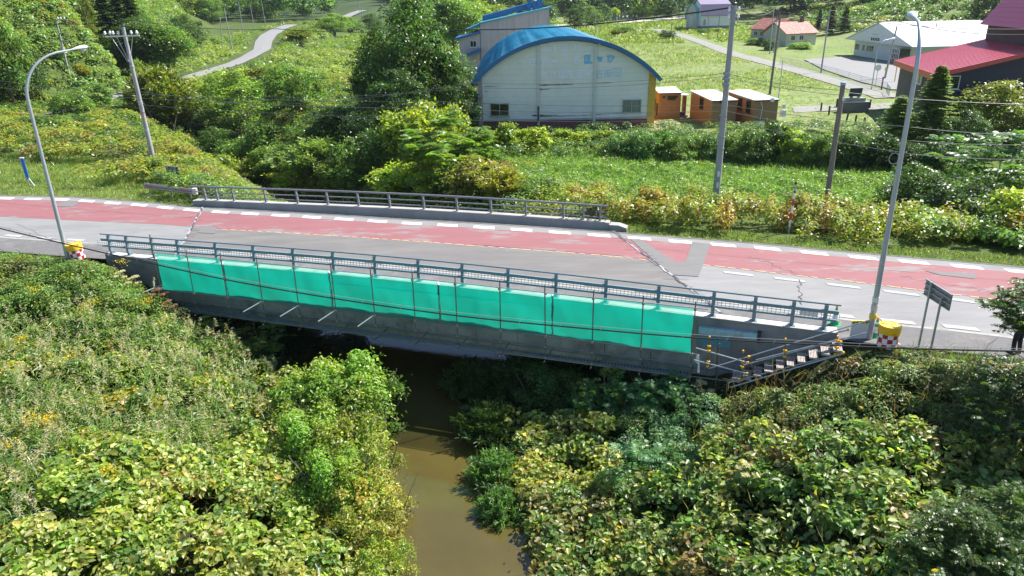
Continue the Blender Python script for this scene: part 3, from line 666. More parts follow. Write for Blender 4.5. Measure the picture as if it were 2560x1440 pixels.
# ================================================================== STREET LAMPS
pole_m = pmat('lamp_pole_paint', (.42, .46, .50), .4, metal=.35, var=.08, scale=3, stain=(.30, .30, .30), stain_amt=.5, stain_scale=1.5)
head_m = pmat('lamp_head_cast', (.62, .64, .64), .35, var=.05, metal=.2); lens_m = pmat('lamp_lens', (.62, .66, .66), .12, var=.03)
dirn = np.array([.3194, .9476, 0])
def lamp(b, ht, label, arm=1.9, ad=dirn, stub=None, r0=.105, rc=1.45):
    e = empty('street_lamp', tuple(b), label, 'street lamp', 'curved street lamps'); b = np.array(b, float)
    z1 = ht-rc; P = [b+[0, 0, -.2], b+[0, 0, z1*.5], b+[0, 0, z1]]; Rr = [r0, r0*.8, r0*.66]
    for k in range(1, 10):
        a = R(80)*k/9; P.append(b+[0, 0, z1]+ad*(rc-rc*math.cos(a))+np.array([0, 0, rc*math.sin(a)])); Rr.append(r0*(.66-.02*k))
    tip = P[-1]+ad*(arm-1.2)+np.array([0, 0, .09]); P.append(tip); Rr.append(r0*.42)
    mb = MB(); mb.tube(P, Rr, 12); mb.build('pole', pole_m, e, smooth=True)
    ax = unit(ad+np.array([0, 0, .12])); sd_ = unit(np.cross(ax, [0, 0, 1])); up = np.cross(sd_, ax); mb = MB(); n = 12
    prof = [(0, .05), (.12, .08), (.3, .14), (.5, .17), (.68, .15), (.78, .08), (.82, .02)]; V = []; Fc = []
    for d, r in prof:
        for k in range(n): a = 2*math.pi*k/n; V.append(tip-ax*.05+ax*d+sd_*math.cos(a)*r+up*(math.sin(a)*r*(.75 if math.sin(a) > 0 else .25)))
    for i in range(len(prof)-1):
        for k in range(n): a_, b_ = i*n+k, i*n+(k+1) % n; Fc.append((a_, b_, b_+n, a_+n))
    mb.add(V, Fc); hd = mb.build('lamp_head', head_m, e, smooth=True)
    mb = MB(); mb.lathe([(.0, -.17), (.07, -.16), (.12, -.10), (.135, -.02), (.13, .02)], tip+ax*.5-up*.02, 12); mb.build('lens', lens_m, hd, smooth=True)
    return e
L1 = lamp(G(171, 652), 9.75, 'tall curved street lamp beside the small yellow-topped drum', rc=2.0, ad=unit(np.array([.62, .78, 0])))
L2 = lamp(G(2172, 848), 10.75, 'tall curved street lamp with cable loops at the head of the scaffold stairs')
bL = G(2172, 848)
mb = MB(); mb.tube([bL+[0, 0, 0]+np.array([-.1-.17*(1-math.cos(a)), -.12, 6.55+.18*math.sin(a)]) for a in np.linspace(0, 6.28, 20)], .010, 5); mb.build('cable_loop', mt('pale_cable', (.6, .6, .58), .6), L2)
mb = MB(); mb.tube([bL+np.array([-.1-.12*(1-math.cos(a)), -.12, 5.85+.18*math.sin(a)]) for a in np.linspace(0, 6.28, 16)], .012, 5); mb.build('cable_loop', mt('pale_cable'), L2)
for z, c in ((1.55, (.65, .68, .7)), (1.25, (.5, .52, .55))): MB().lathe([(.112, z-.09), (.112, z+.09)], bL, 14).build('band', mt('band%d' % (z*100), c, .4), L2, smooth=True)
MB().lathe([(.118, .82), (.125, .9), (.118, 1.0)], bL, 12).build('band', mt('yellow_tape', (.7, .55, .05), .6, var=.3, scale=20), L2)
# ================================================================== UTILITY POLES
cpole = pmat('concrete_pole', (.33, .335, .35), .85, var=.12, scale=3, bump=.15, stain=(.22, .22, .23), stain_amt=.6, stain_scale=1.2, stretch=(1, 1, .3))
wpole = pmat('timber_pole', (.19, .165, .15), .9, var=.3, scale=6, bump=.4, stretch=(4, 4, .4))
ins_m = pmat('porcelain_white', (.82, .80, .80), .25, var=.03); xarm = pmat('crossarm_galvanised', (.62, .63, .62), .5, metal=.3, var=.1)
def polebody(e, b, ht, r0, r1, mat, lean=(0, 0)):
    b = np.array(b, float); mb = MB(); mb.tube([b-[0, 0, .3], b+[lean[0]*.5, lean[1]*.5, ht*.5], b+[lean[0], lean[1], ht]], [r0, (r0+r1)/2, r1], 12); return mb.build('pole', mat, e, smooth=True)
def insul(c, s=1.0): return MB().lathe([(.03*s, -.12*s), (.05*s, -.06*s), (.10*s, -.04*s), (.10*s, .03*s), (.06*s, .05*s), (.085*s, .09*s), (.05*s, .16*s), (0, .17*s)], c, 10)
b = G(388, 418); lean = np.array([-.15, 0])
UL = empty('utility_pole', tuple(b), 'concrete utility pole with a white crossarm of six insulators, left of the sign backs', 'utility pole', 'utility poles')
polebody(UL, b, 10.45, .19, .12, cpole, (-.35, 0)); t = b+[-.35, 0, 10.45]
mb = MB(); mb.bar(t+[-1.35, -.15, -.75], t+[1.15, -.15, -.70], .09, .10); xa = mb.build('crossarm', xarm, UL)
for x in (-1.33, -.95, -.74, -.35, .6, 1.0): insul(t+[x, -.15, -.52]).build('insulator', ins_m, UL, smooth=True)
for x0, x1 in ((-.9, -.05), (-.5, 0.05), (.28, .1), (.65, .12)): mb = MB(); mb.tube([t+[x0, -.16, -.78], t+[x1, -.18, -2.55]], .018, 6); mb.build('brace', xarm, UL)
MB().lathe([(.13, -.1), (.14, 0), (.10, .05)], t, 12).build('cap', mt('dark_cap', (.03, .04, .06), .4), UL)
for z, m_ in ((7.6, xarm), (5.0, xarm), (4.85, xarm), (4.2, mt('red_tape', (.6, .08, .10), .6)), (3.8, mt('orange_tape', (.6, .3, .08), .6)), (2.9, xarm)):
    MB().lathe([(.172, z-.03), (.172, z+.03)], b+[-.35*z/10.45, 0, 0], 12).build('band', m_, UL)
# middle pole
b = G(1790, 486); e = UM = empty('utility_pole', tuple(b), 'tall grey concrete pole with a transformer-like collar standing in front of the orange sheds', 'utility pole', 'utility poles')
polebody(e, b, 11.25, .225, .145, cpole, (.12, 0)); t = b+[.12, 0, 11.25]
MB().lathe([(.16, -.12), (.165, .0), (.12, .04)], t, 12).build('cap', mt('dark_cap'), e)
for dx in (-.27, .27):
    for dz in (-.35, -.75): insul(t+[dx, -.05, dz], .95).build('insulator', ins_m, e, smooth=True)
mb = MB(); mb.bar(t+[-.36, -.05, -.98], t+[.36, -.05, -.98], .07, .07); mb.build('crossarm', xarm, e)
for z, rr, h in ((7.35, .215, .10), (7.05, .235, .08), (6.75, .22, .07), (4.9, .215, .05), (4.3, .22, .05), (3.6, .22, .05), (2.9, .225, .05)): MB().lathe([(rr, z-h), (rr+.01, z), (rr, z+h)], b+[.03, 0, 0], 12).build('band', mt('band_grey', (.30, .33, .36), .5, metal=.3), e)
for z in (1.35, .65): MB().box(b+[-.02, -.232, z], (.14, .02, .34)).build('number_plate', ins_m, e)
# timber pole
b = G(2063, 527); e = UW = empty('utility_pole', tuple(b), 'short brown timber pole standing in the yellow-leaved plants', 'utility pole', 'utility poles')
polebody(e, b, 7.1, .155, .13, wpole); MB().lathe([(.14, -.02), (.145, .12), (.10, .14)], b+[0, 0, 7.05], 12).build('cap', mt('blue_cap', (.25, .42, .5), .5), e)
MB().box(b+[.05, -.16, 6.3], (.12, .08, .2)).build('bracket', xarm, e)
# other poles: (base px, top px, radius, timber?, arm, label)
OP = [((174, 188), (139, 46), .14, 0, 2, 'distant concrete pole with a power-line frame on the hillside behind the left street lamp'),
      ((428, 176), (397, 40), .13, 0, 1, 'pale slender pole with two side brackets against the dark maple'),
      ((557, 125), (556, 42), .12, 0, 0, 'shorter grey pole of the pair left of the winding path'),
      ((583, 134), (558, 21), .13, 0, 0, 'leaning taller pole of the pair left of the winding path'),
      ((610, 95), (596, 5), .13, 0, 0, 'third pole up the left side of the winding path'),
      ((637, 79), (625, 10), .12, 0, 0, 'fourth pole up the left side of the winding path'),
      ((665, 68), (652, -4), .12, 0, 0, 'fifth pole up the left side of the winding path'),
      ((697, 32), (690, -6), .12, 0, 0, 'farthest pole up the left side of the winding path'),
      ((908, 60), (900, -12), .15, 0, 0, 'pale twin-like pole by the far path, left one'),
      ((903, 58), (896, -4), .12, 0, 0, 'pale pole by the far path, nearly touching its neighbour'),
      ((1924, 236), (1951, 37), .17, 1, 0, 'grey pole rising behind the rightmost orange shed'),
      ((1940, 300), (1957, 150), .045, 0, 0, 'thin steel mast at the corner of the rightmost orange shed'),
      ((1924, 135), (1935, 20), .14, 0, 1, 'grey pole in front of the red-roofed house, left of three'),
      ((1934, 132), (1943, 42), .11, 0, 0, 'thin pole in front of the red-roofed house, middle of three'),
      ((2052, 183), (2075, 24), .14, 0, 1, 'tall thin pole at the end of the wire fence'),
      ((1770, 93), (1771, 24), .11, 1, 0, 'left dark pole in front of the purple-roofed white house'),
      ((1793, 98), (1800, 32), .11, 1, 0, 'right leaning dark pole in front of the purple-roofed white house'),
      ((1679, 82), (1681, 26), .11, 1, 0, 'dark pole beside the bend of the village road'),
      ((1696, 76), (1699, 30), .10, 1, 0, 'thin pole left of the pale arched barn'),
      ((1489, 88), (1489, 33), .14, 0, 0, 'steel-grey pole behind the right shoulder of the blue roof'),
      ((1499, 90), (1499, 52), .10, 0, 0, 'short thin pole behind the right shoulder of the blue roof'),
      ((1632, 60), (1638, 22), .10, 1, 0, 'small leaning pole below the grave row'),
      ((2211, 198), (2243, 65), .15, 0, 0, 'leaning grey pole with yellow base tape in the forecourt')]
for (bx, by), (tx, ty), r, tim, arm, lab in OP:
    b = GT(bx, by); d = ray(tx, ty); q = CP+d*(b[1]/d[1]); ht = q[2]-b[2]; ln = (min(.6, max(-.6, q[0]-b[0])), 0)
    e = empty('utility_pole', tuple(b), lab, 'utility pole', 'utility poles'); polebody(e, b, ht, r, r*.7, wpole if tim else cpole, ln); t = b+[ln[0], 0, ht]
    if arm == 2:
        for dz in (-.2, -1.9, -2.9):
            mb = MB(); mb.bar(t+[-.4 if dz < -2 else 0, 0, dz], t+[1.6, 0, dz], .09, .09); mb.build('crossarm', xarm, e)
        for x in (.3, .7, 1.2): insul(t+[x, 0, -.0], 1.1).build('insulator', ins_m, e)
        mb = MB(); mb.bar(t+[1.6, 0, -.2], t+[1.6, 0, -1.9], .09, .09); mb.build('brace', xarm, e)
        MB().lathe([(.26, -4.6), (.28, -4.2), (.26, -3.9)], t, 10).build('transformer', cpole, e)
    if arm == 1:
        for dz in (-.15, -3.0): mb = MB(); mb.bar(t+[0, 0, dz], t+[1.0, 0, dz], .06, .06); mb.build('crossarm', xarm, e); insul(t+[1.0, 0, dz-.1]).build('insulator', ins_m, e)
    if 'yellow base' in lab: MB().lathe([(r+.01, 1.2), (r+.01, 1.7)], b, 10).build('band', mt('yellow_tape'), e)
for (bx, by), (tx, ty), lab, sgn in (((2178, 226), (2200, 100), 'small distant curved street lamp at the forecourt edge', 1), ((2392, 150), (2394, 92), 'small distant curved street lamp among the white roofs', -1)):
    b = GT(bx, by); d = ray(tx, ty); ht = (CP+d*(b[1]/d[1]))[2]-b[2]; lamp(b, max(5, ht), lab, arm=2.2, ad=np.array([.9*sgn, .43, 0]), r0=.075)
# ================================================================== CABLES
cab_m = mt('cable_black', (.012, .012, .014), .5, var=.1); cab_g = mt('cable_grey', (.10, .11, .12), .5, var=.1)
def cable(pts, r, label, mat=cab_m, sag=0, group='overhead cables', name='overhead_cable', n=40):
    """pts: (px, py, Y) support points; a sagging span between each pair"""
    W = [AY(*p) for p in pts]; P = []
    for a, b in zip(W[:-1], W[1:]):
        for k in range(n):
            t = k/n; P.append(a+(b-a)*t-[0, 0, sag*4*t*(1-t)])
    P.append(W[-1]); mb = MB(); mb.tube(P, r, 6); o = mb.build(name, mat, None, smooth=False, origin=tuple(W[0])); tag(o, label, 'cable', group); return P
# near thick cable and its thin messenger wire
NC = [(-120, 538, 22.5), (0, 571, 22), (160, 609, 21.5), (380, 659, 20.8), (600, 706, 20.1), (860, 750, 19.3), (1150, 790, 18.4), (1450, 820, 17.5), (1760, 846, 16.6), (2100, 864, 15.6), (2330, 873, 14.9), (2640, 880, 14)]
def spline(pts, m=6):
    P = [AY(*p) for p in pts]; out = []
    for i in range(len(P)-1):
        p0, p1, p2, p3 = P[max(i-1, 0)], P[i], P[i+1], P[min(i+2, len(P)-1)]
        for k in range(m): t = k/m; out.append(.5*((2*p1)+(-p0+p2)*t+(2*p0-5*p1+4*p2-p3)*t*t+(-p0+3*p1-3*p2+p3)*t**3))
    return out+[P[-1]]
cp_ = spline(NC); mb = MB(); mb.tube(cp_, .022, 6); e = mb.build('overhead_cable', cab_m, None, origin=tuple(cp_[0])); tag(e, 'thick black cable sagging across the view in front of the green nets', 'cable', 'overhead cables')
mb = MB(); mb.tube([p+[0, 0, .055+.045*math.sin(math.pi*i/len(cp_))] for i, p in enumerate(cp_)], .006, 5); mb.build('messenger_wire', galv_m, e)
wr = MB()
for i in range(3, len(cp_)-2, 2): p = cp_[i]; wr.tube([p+[.05, -.01, .09], p+[0, -.02, 0], p+[-.02, 0, -.03]], .007, 4)
wr.build('tie_wires', galv_m, e)
t_ = AY(1838, 24, 45.16)
cable([(690, 72, 120), (1180, 74, 74), (1835, 18, 45.2)], .045, 'thick dark cable running over the blue arched roof to the tall concrete pole', sag=.35)
cable([(0, 50, 100), (330, 50, 96), (690, 72, 120)], .04, 'dark cable crossing the hillside at the top left', sag=.5)
cable([(1842, 18, 45.2), (1936, 24, 80), (2240, 52, 72), (2620, 84, 66)], .035, 'thick dark cable leading right from the tall concrete pole over the village roofs', sag=.5)
cable([(1936, 26, 80), (2075, 40, 70), (2620, 72, 64)], .03, 'second dark cable over the white-roofed buildings', sag=.4)
for i, (pl, sg, lab) in enumerate([
    ([(-60, 160, 64), (640, 262, 58), (1180, 207, 50), (1822, 182, 45.1)], .3, 'thin wire crossing the white wall just below its faded lettering'),
    ([(600, 240, 60), (1180, 219, 50), (1822, 190, 45.1)], .3, 'thin wire crossing the rust streak of the white wall'),
    ([(-40, 196, 62), (345, 235, 57.4), (1100, 254, 50), (1813, 263, 45.1)], .15, 'wire from the six-insulator pole past the white wall windows, upper one'),
    ([(-40, 214, 62), (347, 245, 57.4), (1100, 272, 50), (1810, 278, 45.1)], .15, 'wire from the six-insulator pole past the white wall windows, lower one'),
    ([(350, 262, 57.4), (1100, 298, 50), (1806, 298, 45.1)], .15, 'lowest long wire crossing the red brick base of the white wall'),
    ([(1824, 186, 45.1), (2105, 226, 41)], .12, 'short wire from the collar to the top of the timber pole, upper one'),
    ([(1824, 195, 45.1), (2105, 238, 41)], .12, 'short wire from the collar to the top of the timber pole, lower one'),
    ([(1815, 262, 45.1), (2280, 318, 40), (2640, 338, 38)], .12, 'first wire running right from the pole across the dark conifers'),
    ([(1812, 277, 45.1), (2280, 352, 40), (2640, 360, 38)], .12, 'second wire running right from the pole across the dark conifers'),
    ([(1808, 298, 45.1), (2280, 385, 40), (2640, 398, 38)], .12, 'lowest wire running right from the pole across the hedge'),
    ([(2105, 230, 41), (2640, 262, 40)], .15, 'wire leading right from the timber pole over the dark wall'),
    ([(130, 55, 148), (397, 62, 155), (700, 70, 200)], .5, 'faint line between the hillside poles')]):
    cable(pl, .014 if i != 11 else .02, lab, cab_g, sg, group='thin overhead wires', name='overhead_wire')
# ================================================================== SNOW POLE, BLUE POST, SIGNS
def drape(px, py, z=0): return G(px, py, z)
b = G(1972, 578); e = empty('snow_pole', tuple(b), 'red and white striped snow marker pole with a grey top at the far verge', 'marker pole')
z = .25; MB().tube([b-[0, 0, .2], b+[.01, 0, z]], .05, 10).build('socket', galv_m, e, smooth=True)
hh = .375
for k in range(5):
    MB().tube([b+[.01*k, 0, z+hh*k], b+[.01*k+.01, 0, z+hh*(k+1)]], .052, 12).build('band', mt('marker_white', (.78, .80, .84), .5, var=.03) if k % 2 == 0 else mt('marker_red', (.55, .03, .04), .5, var=.05), e, smooth=True)
MB().tube([b+[.05, 0, z+hh*5], b+[.05, 0, 2.55]], .047, 12).build('upper_tube', mt('tube_grey', (.35, .38, .42), .4, metal=.3), e, smooth=True)
MB().lathe([(.055, -.03), (.065, 0), (.065, .05), (.03, .10)], b+[.05, 0, 2.55], 12).build('cap', mt('cap_black', (.015, .015, .02), .4), e); MB().lathe([(.056, -.05), (.058, .05)], b+[.05, 0, 2.12], 12).build('collar', mt('cap_black'), e)
b = G(74, 464); e = empty('marker_post', tuple(b), 'blue fluted marker post with a white stay at the far left verge', 'post')
mb = MB(); tp = b+[-.05, 0, 1.95]
for dx in (-.09, -.03, .03, .09): mb.tube([b+[dx, 0, .45], tp+[dx, 0, 0]], .034, 8)
mb.build('blue_sleeve', mt('blue_plastic', (.015, .16, .62), .35, var=.1), e, smooth=True)
MB().box(tp+[0, 0, .03], (.28, .12, .07)).build('cap', mt('marker_white'), e); MB().tube([b-[0, 0, .1], b+[-.05, 0, .6]], .04, 8).build('post', galv_m, e)
MB().tube([b+[.45, -.1, -.05], b+[.03, 0, .62]], .025, 6).build('stay', mt('marker_white'), e)
signb = pmat('sign_back_aluminium', (.17, .19, .21), .45, metal=.5, var=.15, scale=3); spost = pmat('sign_post_steel', (.33, .38, .38), .45, metal=.3, var=.1, scale=5)
def signboard(b0, b1, zt, zl, zh, ext, label, rz_dir):
    m_ = (b0+b1)/2; e = empty('road_sign', tuple(m_), label, 'road sign', 'road signs seen from the back'); u = rz_dir; nn = np.array([-u[1], u[0], 0])
    for b in (b0, b1): MB().tube([b-[0, 0, .4], b+[0, 0, zt]], .038, 10).build('post', spost, e, smooth=True)
    c = m_.copy(); c[2] = (zl+zh)/2; L = ext; mb = MB(); mb.box(c+nn*.075, (L, .012, zh-zl), ax=(u, nn, np.array([0, 0, 1.]))); mb.build('board', signb, e)
    for z in (zl+.02, zl+(zh-zl)*.36, zl+(zh-zl)*.68, zh-.02): MB().box(np.array([m_[0], m_[1], z])+nn*.05, (L+.02, .035, .035), ax=(u, nn, np.array([0, 0, 1.]))).build('stiffener', spost, e)
    return e
p0, p1 = G(2296, 868), G(2314, 897, -.15); 
q0 = np.array([p0[0], p0[1], 0.]); 
A0, A1 = VP(2337, 700, q0, (0, 1)), None
# board direction from its picture corners at the posts
za = AY(2335, 705, p0[1])[2]; zb = AY(2370, 722, p1[1])[2]
u_ = unit(np.array([.03, -1.0, 0]))
pp0 = p0.copy(); pp1 = pp0+u_*.68; pp1[2] = -.3
signboard(pp0, pp1, za, za-.60, za-.02, 1.5, 'dark back of a road sign on two grey posts beside the large yellow drum', u_)
b0, b1 = G(430, 482, -.25), G(449, 484, -.25); zt = AY(449, 405, b1[1])[2]
signboard(b0, b1, zt, zt-.95, zt-.3, 1.15, 'small back of a road sign behind the short guardrail', unit(b1-b0))
# ================================================================== DRUMS, CONES, BARRICADE, TAPE
yel = mt('drum_yellow', (.90, .50, .015), .35, var=.05, scale=2); yl2 = mt('drum_lid', (.92, .66, .12), .4, var=.06)
chk = bpy.data.materials.new('red_white_checks'); chk.use_nodes = True; _n = chk.node_tree; _b = _n.nodes['Principled BSDF']; _b.inputs['Roughness'].default_value = .4
_t = N(_n, 'ShaderNodeTexCoord'); _sx = N(_n, 'ShaderNodeSeparateXYZ'); _n.links.new(_t.outputs['Object'], _sx.inputs[0])
_a = N(_n, 'ShaderNodeMath', operation='ARCTAN2'); _n.links.new(_sx.outputs[1], _a.inputs[0]); _n.links.new(_sx.outputs[0], _a.inputs[1])
_a2 = N(_n, 'ShaderNodeMath', operation='MULTIPLY'); _a2.inputs[1].default_value = 6/math.pi; _n.links.new(_a.outputs[0], _a2.inputs[0])
_z = N(_n, 'ShaderNodeMath', operation='MULTIPLY'); _z.inputs[1].default_value = 1/.19; _n.links.new(_sx.outputs[2], _z.inputs[0])
_cb = N(_n, 'ShaderNodeCombineXYZ'); _ad = N(_n, 'ShaderNodeMath', operation='ADD'); _ad.inputs[1].default_value = 40.013; _n.links.new(_a2.outputs[0], _ad.inputs[0]); _n.links.new(_ad.outputs[0], _cb.inputs[0]); _n.links.new(_z.outputs[0], _cb.inputs[1]); _cb.inputs[2].default_value = .5
_ck = N(_n, 'ShaderNodeTexChecker'); _ck.inputs['Scale'].default_value = 1; _ck.inputs[1].default_value = (.52, .015, .03, 1); _ck.inputs[2].default_value = (.85, .85, .87, 1); _n.links.new(_cb.outputs[0], _ck.inputs[0]); _n.links.new(_ck.outputs[0], _b.inputs['Base Color'])
def drum(b, s, label, tilt=(0, 0)):
    e = empty('cushion_drum', tuple(b), label, 'cushion drum', 'yellow-topped cushion drums')
    P0 = (0, 0, 0)
    mb = MB(); mb.lathe([(.33*s, .0), (.35*s, .02), (.36*s, .3*s), (.37*s, .58*s)], P0, 28); o = mb.build('body', chk, None, smooth=True); o.parent = e
    mb = MB(); mb.lathe([(.37*s, .575*s), (.40*s, .58*s), (.40*s, .86*s), (.395*s, .90*s), (.37*s, .905*s), (.36*s, .875*s)], P0, 28); o = mb.build('shell', yel, None, smooth=True); o.parent = e
    mb = MB(); mb.lathe([(.36*s, .86*s), (.35*s, .885*s), (0.02, .90*s)], P0, 28); o = mb.build('lid', yl2, None, smooth=True); o.parent = e
    for k in range(3): a = k*2.09+.5; o = MB().box((math.cos(a)*.2*s, math.sin(a)*.2*s, .90*s), (.26*s, .05*s, .03), rz=a).build('lid_rib', yel, None); o.parent = e
    mb = MB(); mb.box((-.02, -.40*s, .66*s), (.12*s, .05, .05)); o = mb.build('latch', mt('drum_latch', (.85, .35, .01), .4), None); o.parent = e
    e.rotation_euler = (tilt[0], tilt[1], 0); return e
drum(G(2216, 866, .03), .92, 'large yellow-topped drum with red and white checks beside the right street lamp', (-.03, .02))
drum(G(197, 648, .03), .92, 'yellow-topped drum with red and white checks at the foot of the left street lamp', (.02, -.12))
gcone = mt('cone_green', (.01, .40, .14), .4, var=.05); wcone = mt('cone_white', (.82, .85, .85), .4, var=.05)
def cone(b, label):
    e = empty('traffic_cone', tuple(b), label, 'traffic cone', 'green and white traffic cones')
    o = MB().box((0, 0, .02), (.38, .38, .04)).build('base', gcone, None); o.parent = e
    for z0, z1, m_ in ((.04, .2, gcone), (.2, .42, wcone), (.42, .52, gcone), (.52, .60, wcone), (.60, .70, gcone)):
        r0, r1 = .155*(1-z0/.82)+.012, .155*(1-z1/.82)+.012; o = MB().lathe([(r0, z0), (r1, z1)], (0, 0, 0), 16).build('band', m_, None, smooth=True); o.parent = e
    o = MB().lathe([(.045, .70), (.05, .74), (.03, .78)], (0, 0, 0), 12).build('cap', yc_m, None); o.parent = e
    return e
cone(G(2086, 812), 'green and white cone behind the right end of the bridge railing'); cone(G(2187, 842), 'green and white cone half hidden behind the right street lamp')
b = G(2143, 848); e = empty('barricade_board', tuple(b), 'white barricade board with a black and yellow striped top beside the stairs', 'barricade')
MB().box(b+[0, 0, .32], (.58, .03, .62)).build('panel', mt('board_white', (.72, .73, .75), .5, var=.05, stain=(.5, .5, .5)), e)
MB().box(b+[0, -.004, .68], (.60, .045, .10)).build('striped_bar', mt('bar_yellow', (.85, .62, .02), .4, var=.03), e)
mb = MB()
for k in range(5): x = -.27+k*.115; mb.extr([b+[x, -.031, .632], b+[x+.05, -.031, .632], b+[x+.09, -.031, .728], b+[x+.045, -.031, .728]], (0, .003, 0))
mb.build('black_stripes', mt('stripe_black', (.01, .01, .012), .4), e)
a, c = G(2098, 790)+[0, 0, .0], G(2120, 812); mb = MB(); P = [AY(2100, 806, 25.2), AY(2118, 816, 25.0), AY(2130, 826, 24.9)]; mb.tube(P, .03, 6); tag(mb.build('chain', yc_m, None, origin=tuple(P[0])), 'yellow plastic chain sloping from the railing end to the striped board', 'chain')
# yellow marker stake in the bank, white bag on the road
b = G(84, 770, -1.2); e = empty('boundary_stake', tuple(b), 'yellow stake standing in the bushes below the left street lamp', 'stake'); MB().tube([b-[0, 0, .6], b+[0, 0, .75]], .055, 8).build('stake', mt('stake_yellow', (.75, .48, .04), .5), e)
# ================================================================== BUILDINGS
def window(par, c, wd, ht, ux, out, frame, glass, panes=2, sill=True, t=.06):
    """c centre on the wall face, ux along the wall, out outward normal"""
    c = np.array(c, float); ux = np.array(ux, float); out = np.array(out, float); up = np.array([0, 0, 1.]); A = (ux, out, up)
    mb = MB()
    for sx in (-1, 1): mb.box(c+ux*sx*(wd/2-t/2)+out*.03, (t, .09, ht), ax=A)
    for sz in (-1, 1): mb.box(c+up*sz*(ht/2-t/2)+out*.03, (wd-2*t-.004, .088, t), ax=A)
    for k in range(1, panes): mb.box(c+ux*(-wd/2+wd*k/panes)+out*.028, (t*.9, .08, ht-2*t-.004), ax=A)
    w_ = mb.build('window', frame, par)
    MB().box(c+out*.0, (wd-t, .02, ht-t), ax=A).build('pane', glass, w_)
    if sill: MB().box(c-up*(ht/2+.05)+out*.06, (wd+.16, .16, .08), ax=A).build('sill', frame, w_)
    return w_
glass_m = pmat('window_glass', (.018, .022, .026), .06, var=.3, scale=.9, spec=.8); curt_m = pmat('curtained_glass', (.16, .19, .17), .15, var=.35, scale=1.5, stretch=(6, 6, .2), spec=.8)
frame_w = mt('window_frame_white', (.62, .64, .64), .4, var=.05); frame_a = mt('window_frame_alu', (.38, .42, .45), .4, metal=.3, var=.05)
EX = np.array([1., 0, 0]); EY = np.array([0, 1., 0]); EZ = np.array([0, 0, 1.])
# ---- arched hall
Y0 = 72.0; xl, xr = AY(1207, 260, Y0)[0], AY(1619, 260, Y0)[0]; XL, XR = AY(1193, 200, Y0)[0], AY(1640, 200, Y0)[0]
hall = empty('arched_hall', ((XL+XR)/2, Y0+18, 0), 'large white hall with a blue arched roof and faded lettering on its end wall', 'hall')
siding = pmat('white_siding', (.66, .69, .66), .55, var=.05, scale=1.2, stain=(.52, .54, .48), stain_amt=.45, stain_scale=.35)
# horizontal board joints on the siding
_n = siding.node_tree; _b = _n.nodes['Principled BSDF']; _w = N(_n, 'ShaderNodeTexWave'); _w.bands_direction = 'Z'; _w.wave_profile = 'SAW'; _w.inputs['Scale'].default_value = .62; _w.inputs['Distortion'].default_value = 0
_tc = N(_n, 'ShaderNodeTexCoord'); _n.links.new(_tc.outputs['Object'], _w.inputs[0]); _rp = N(_n, 'ShaderNodeValToRGB'); _rp.color_ramp.elements[0].position = 0; _rp.color_ramp.elements[0].color = (.80, .81, .82, 1); _rp.color_ramp.elements[1].position = .12; _rp.color_ramp.elements[1].color = (1, 1, 1, 1)
_mx = N(_n, 'ShaderNodeMix', data_type='RGBA', blend_type='MULTIPLY'); _mx.inputs[0].default_value = 1; _src = _b.inputs['Base Color'].links[0].from_socket
_n.links.new(_w.outputs['Color'], _rp.inputs[0]); _n.links.new(_src, _mx.inputs[6]); _n.links.new(_rp.outputs[0], _mx.inputs[7]); _n.links.new(_mx.outputs[2], _b.inputs['Base Color'])
zL = AY(1190, 192, Y0)[2]; zR = AY(1641, 180, Y0)[2]; ze = (zL+zR)/2-.2; ztop = AY(1423, 90, Y0)[2]; xm = (XL+XR)/2; hw_ = (XR-XL)/2+.15
rise = ztop-ze; Rad = (hw_*hw_+rise*rise)/(2*rise); zc0 = ztop-Rad
def arcz(x, dr=0): return zc0+math.sqrt(max(0, (Rad+dr)**2-(x-xm)**2))
zb_ = AY(1400, 296, Y0)[2]
pts = [(xl, Y0, zb_), (xr, Y0, zb_)]+[(x, Y0, arcz(x)-.42) for x in np.linspace(xr, xl, 24)]
MB().extr(pts, (0, .3, 0)).build('end_wall', siding, hall)
DEPTH = 36
MB().extr([(XL+.1, Y0+.3, -.3), (XL+.4, Y0+.3, -.3), (XL+.4, Y0+.3, ze-.1), (XL+.1, Y0+.3, ze-.1)], (0, DEPTH-.6, 0)).build('side_wall', mt('pink_conc', (.40, .35, .36), .9, var=.15, scale=1.2, stain=(.2, .2, .21), stain_amt=.7, stain_scale=.8), hall)
MB().extr([(XR-.4, Y0+.3, -.3), (XR-.1, Y0+.3, -.3), (XR-.1, Y0+.3, ze-.1), (XR-.4, Y0+.3, ze-.1)], (0, DEPTH-.6, 0)).build('side_wall', mt('yellow_conc', (.52, .34, .05), .85, var=.12, scale=2, stain=(.25, .22, .15), stain_amt=.7, stain_scale=.9), hall)
MB().extr([(XL, Y0-.1, -.3), (xl-.002, Y0-.1, -.3), (xl-.002, Y0-.1, arcz(xl)-.5), (XL, Y0-.1, arcz(XL+.05)-.45)], (0, .5, 0)).build('pillar', mt('pink_conc'), hall)
MB().extr([(xr+.002, Y0-.1, -.3), (XR, Y0-.1, -.3), (XR, Y0-.1, arcz(XR-.05)-.45), (xr+.002, Y0-.1, arcz(xr)-.5)], (0, .5, 0)).build('pillar', mt('yellow_conc'), hall)
brick = pmat('red_brick_base', (.20, .07, .075), .85, var=.2, scale=6, stain=(.12, .07, .07), stain_amt=.6, stain_scale=1.2)
MB().extr([(xl, Y0+.02, -.3), (xr, Y0+.02, -.3), (xr, Y0+.02, zb_-.16), (xl, Y0+.02, zb_-.16)], (0, .28, 0)).build('brick_base', brick, hall)
MB().bar((xl, Y0-.02, zb_-.08), (xr, Y0-.02, zb_-.08), .22, .16).build('base_ledge', mt('pink_conc'), hall)
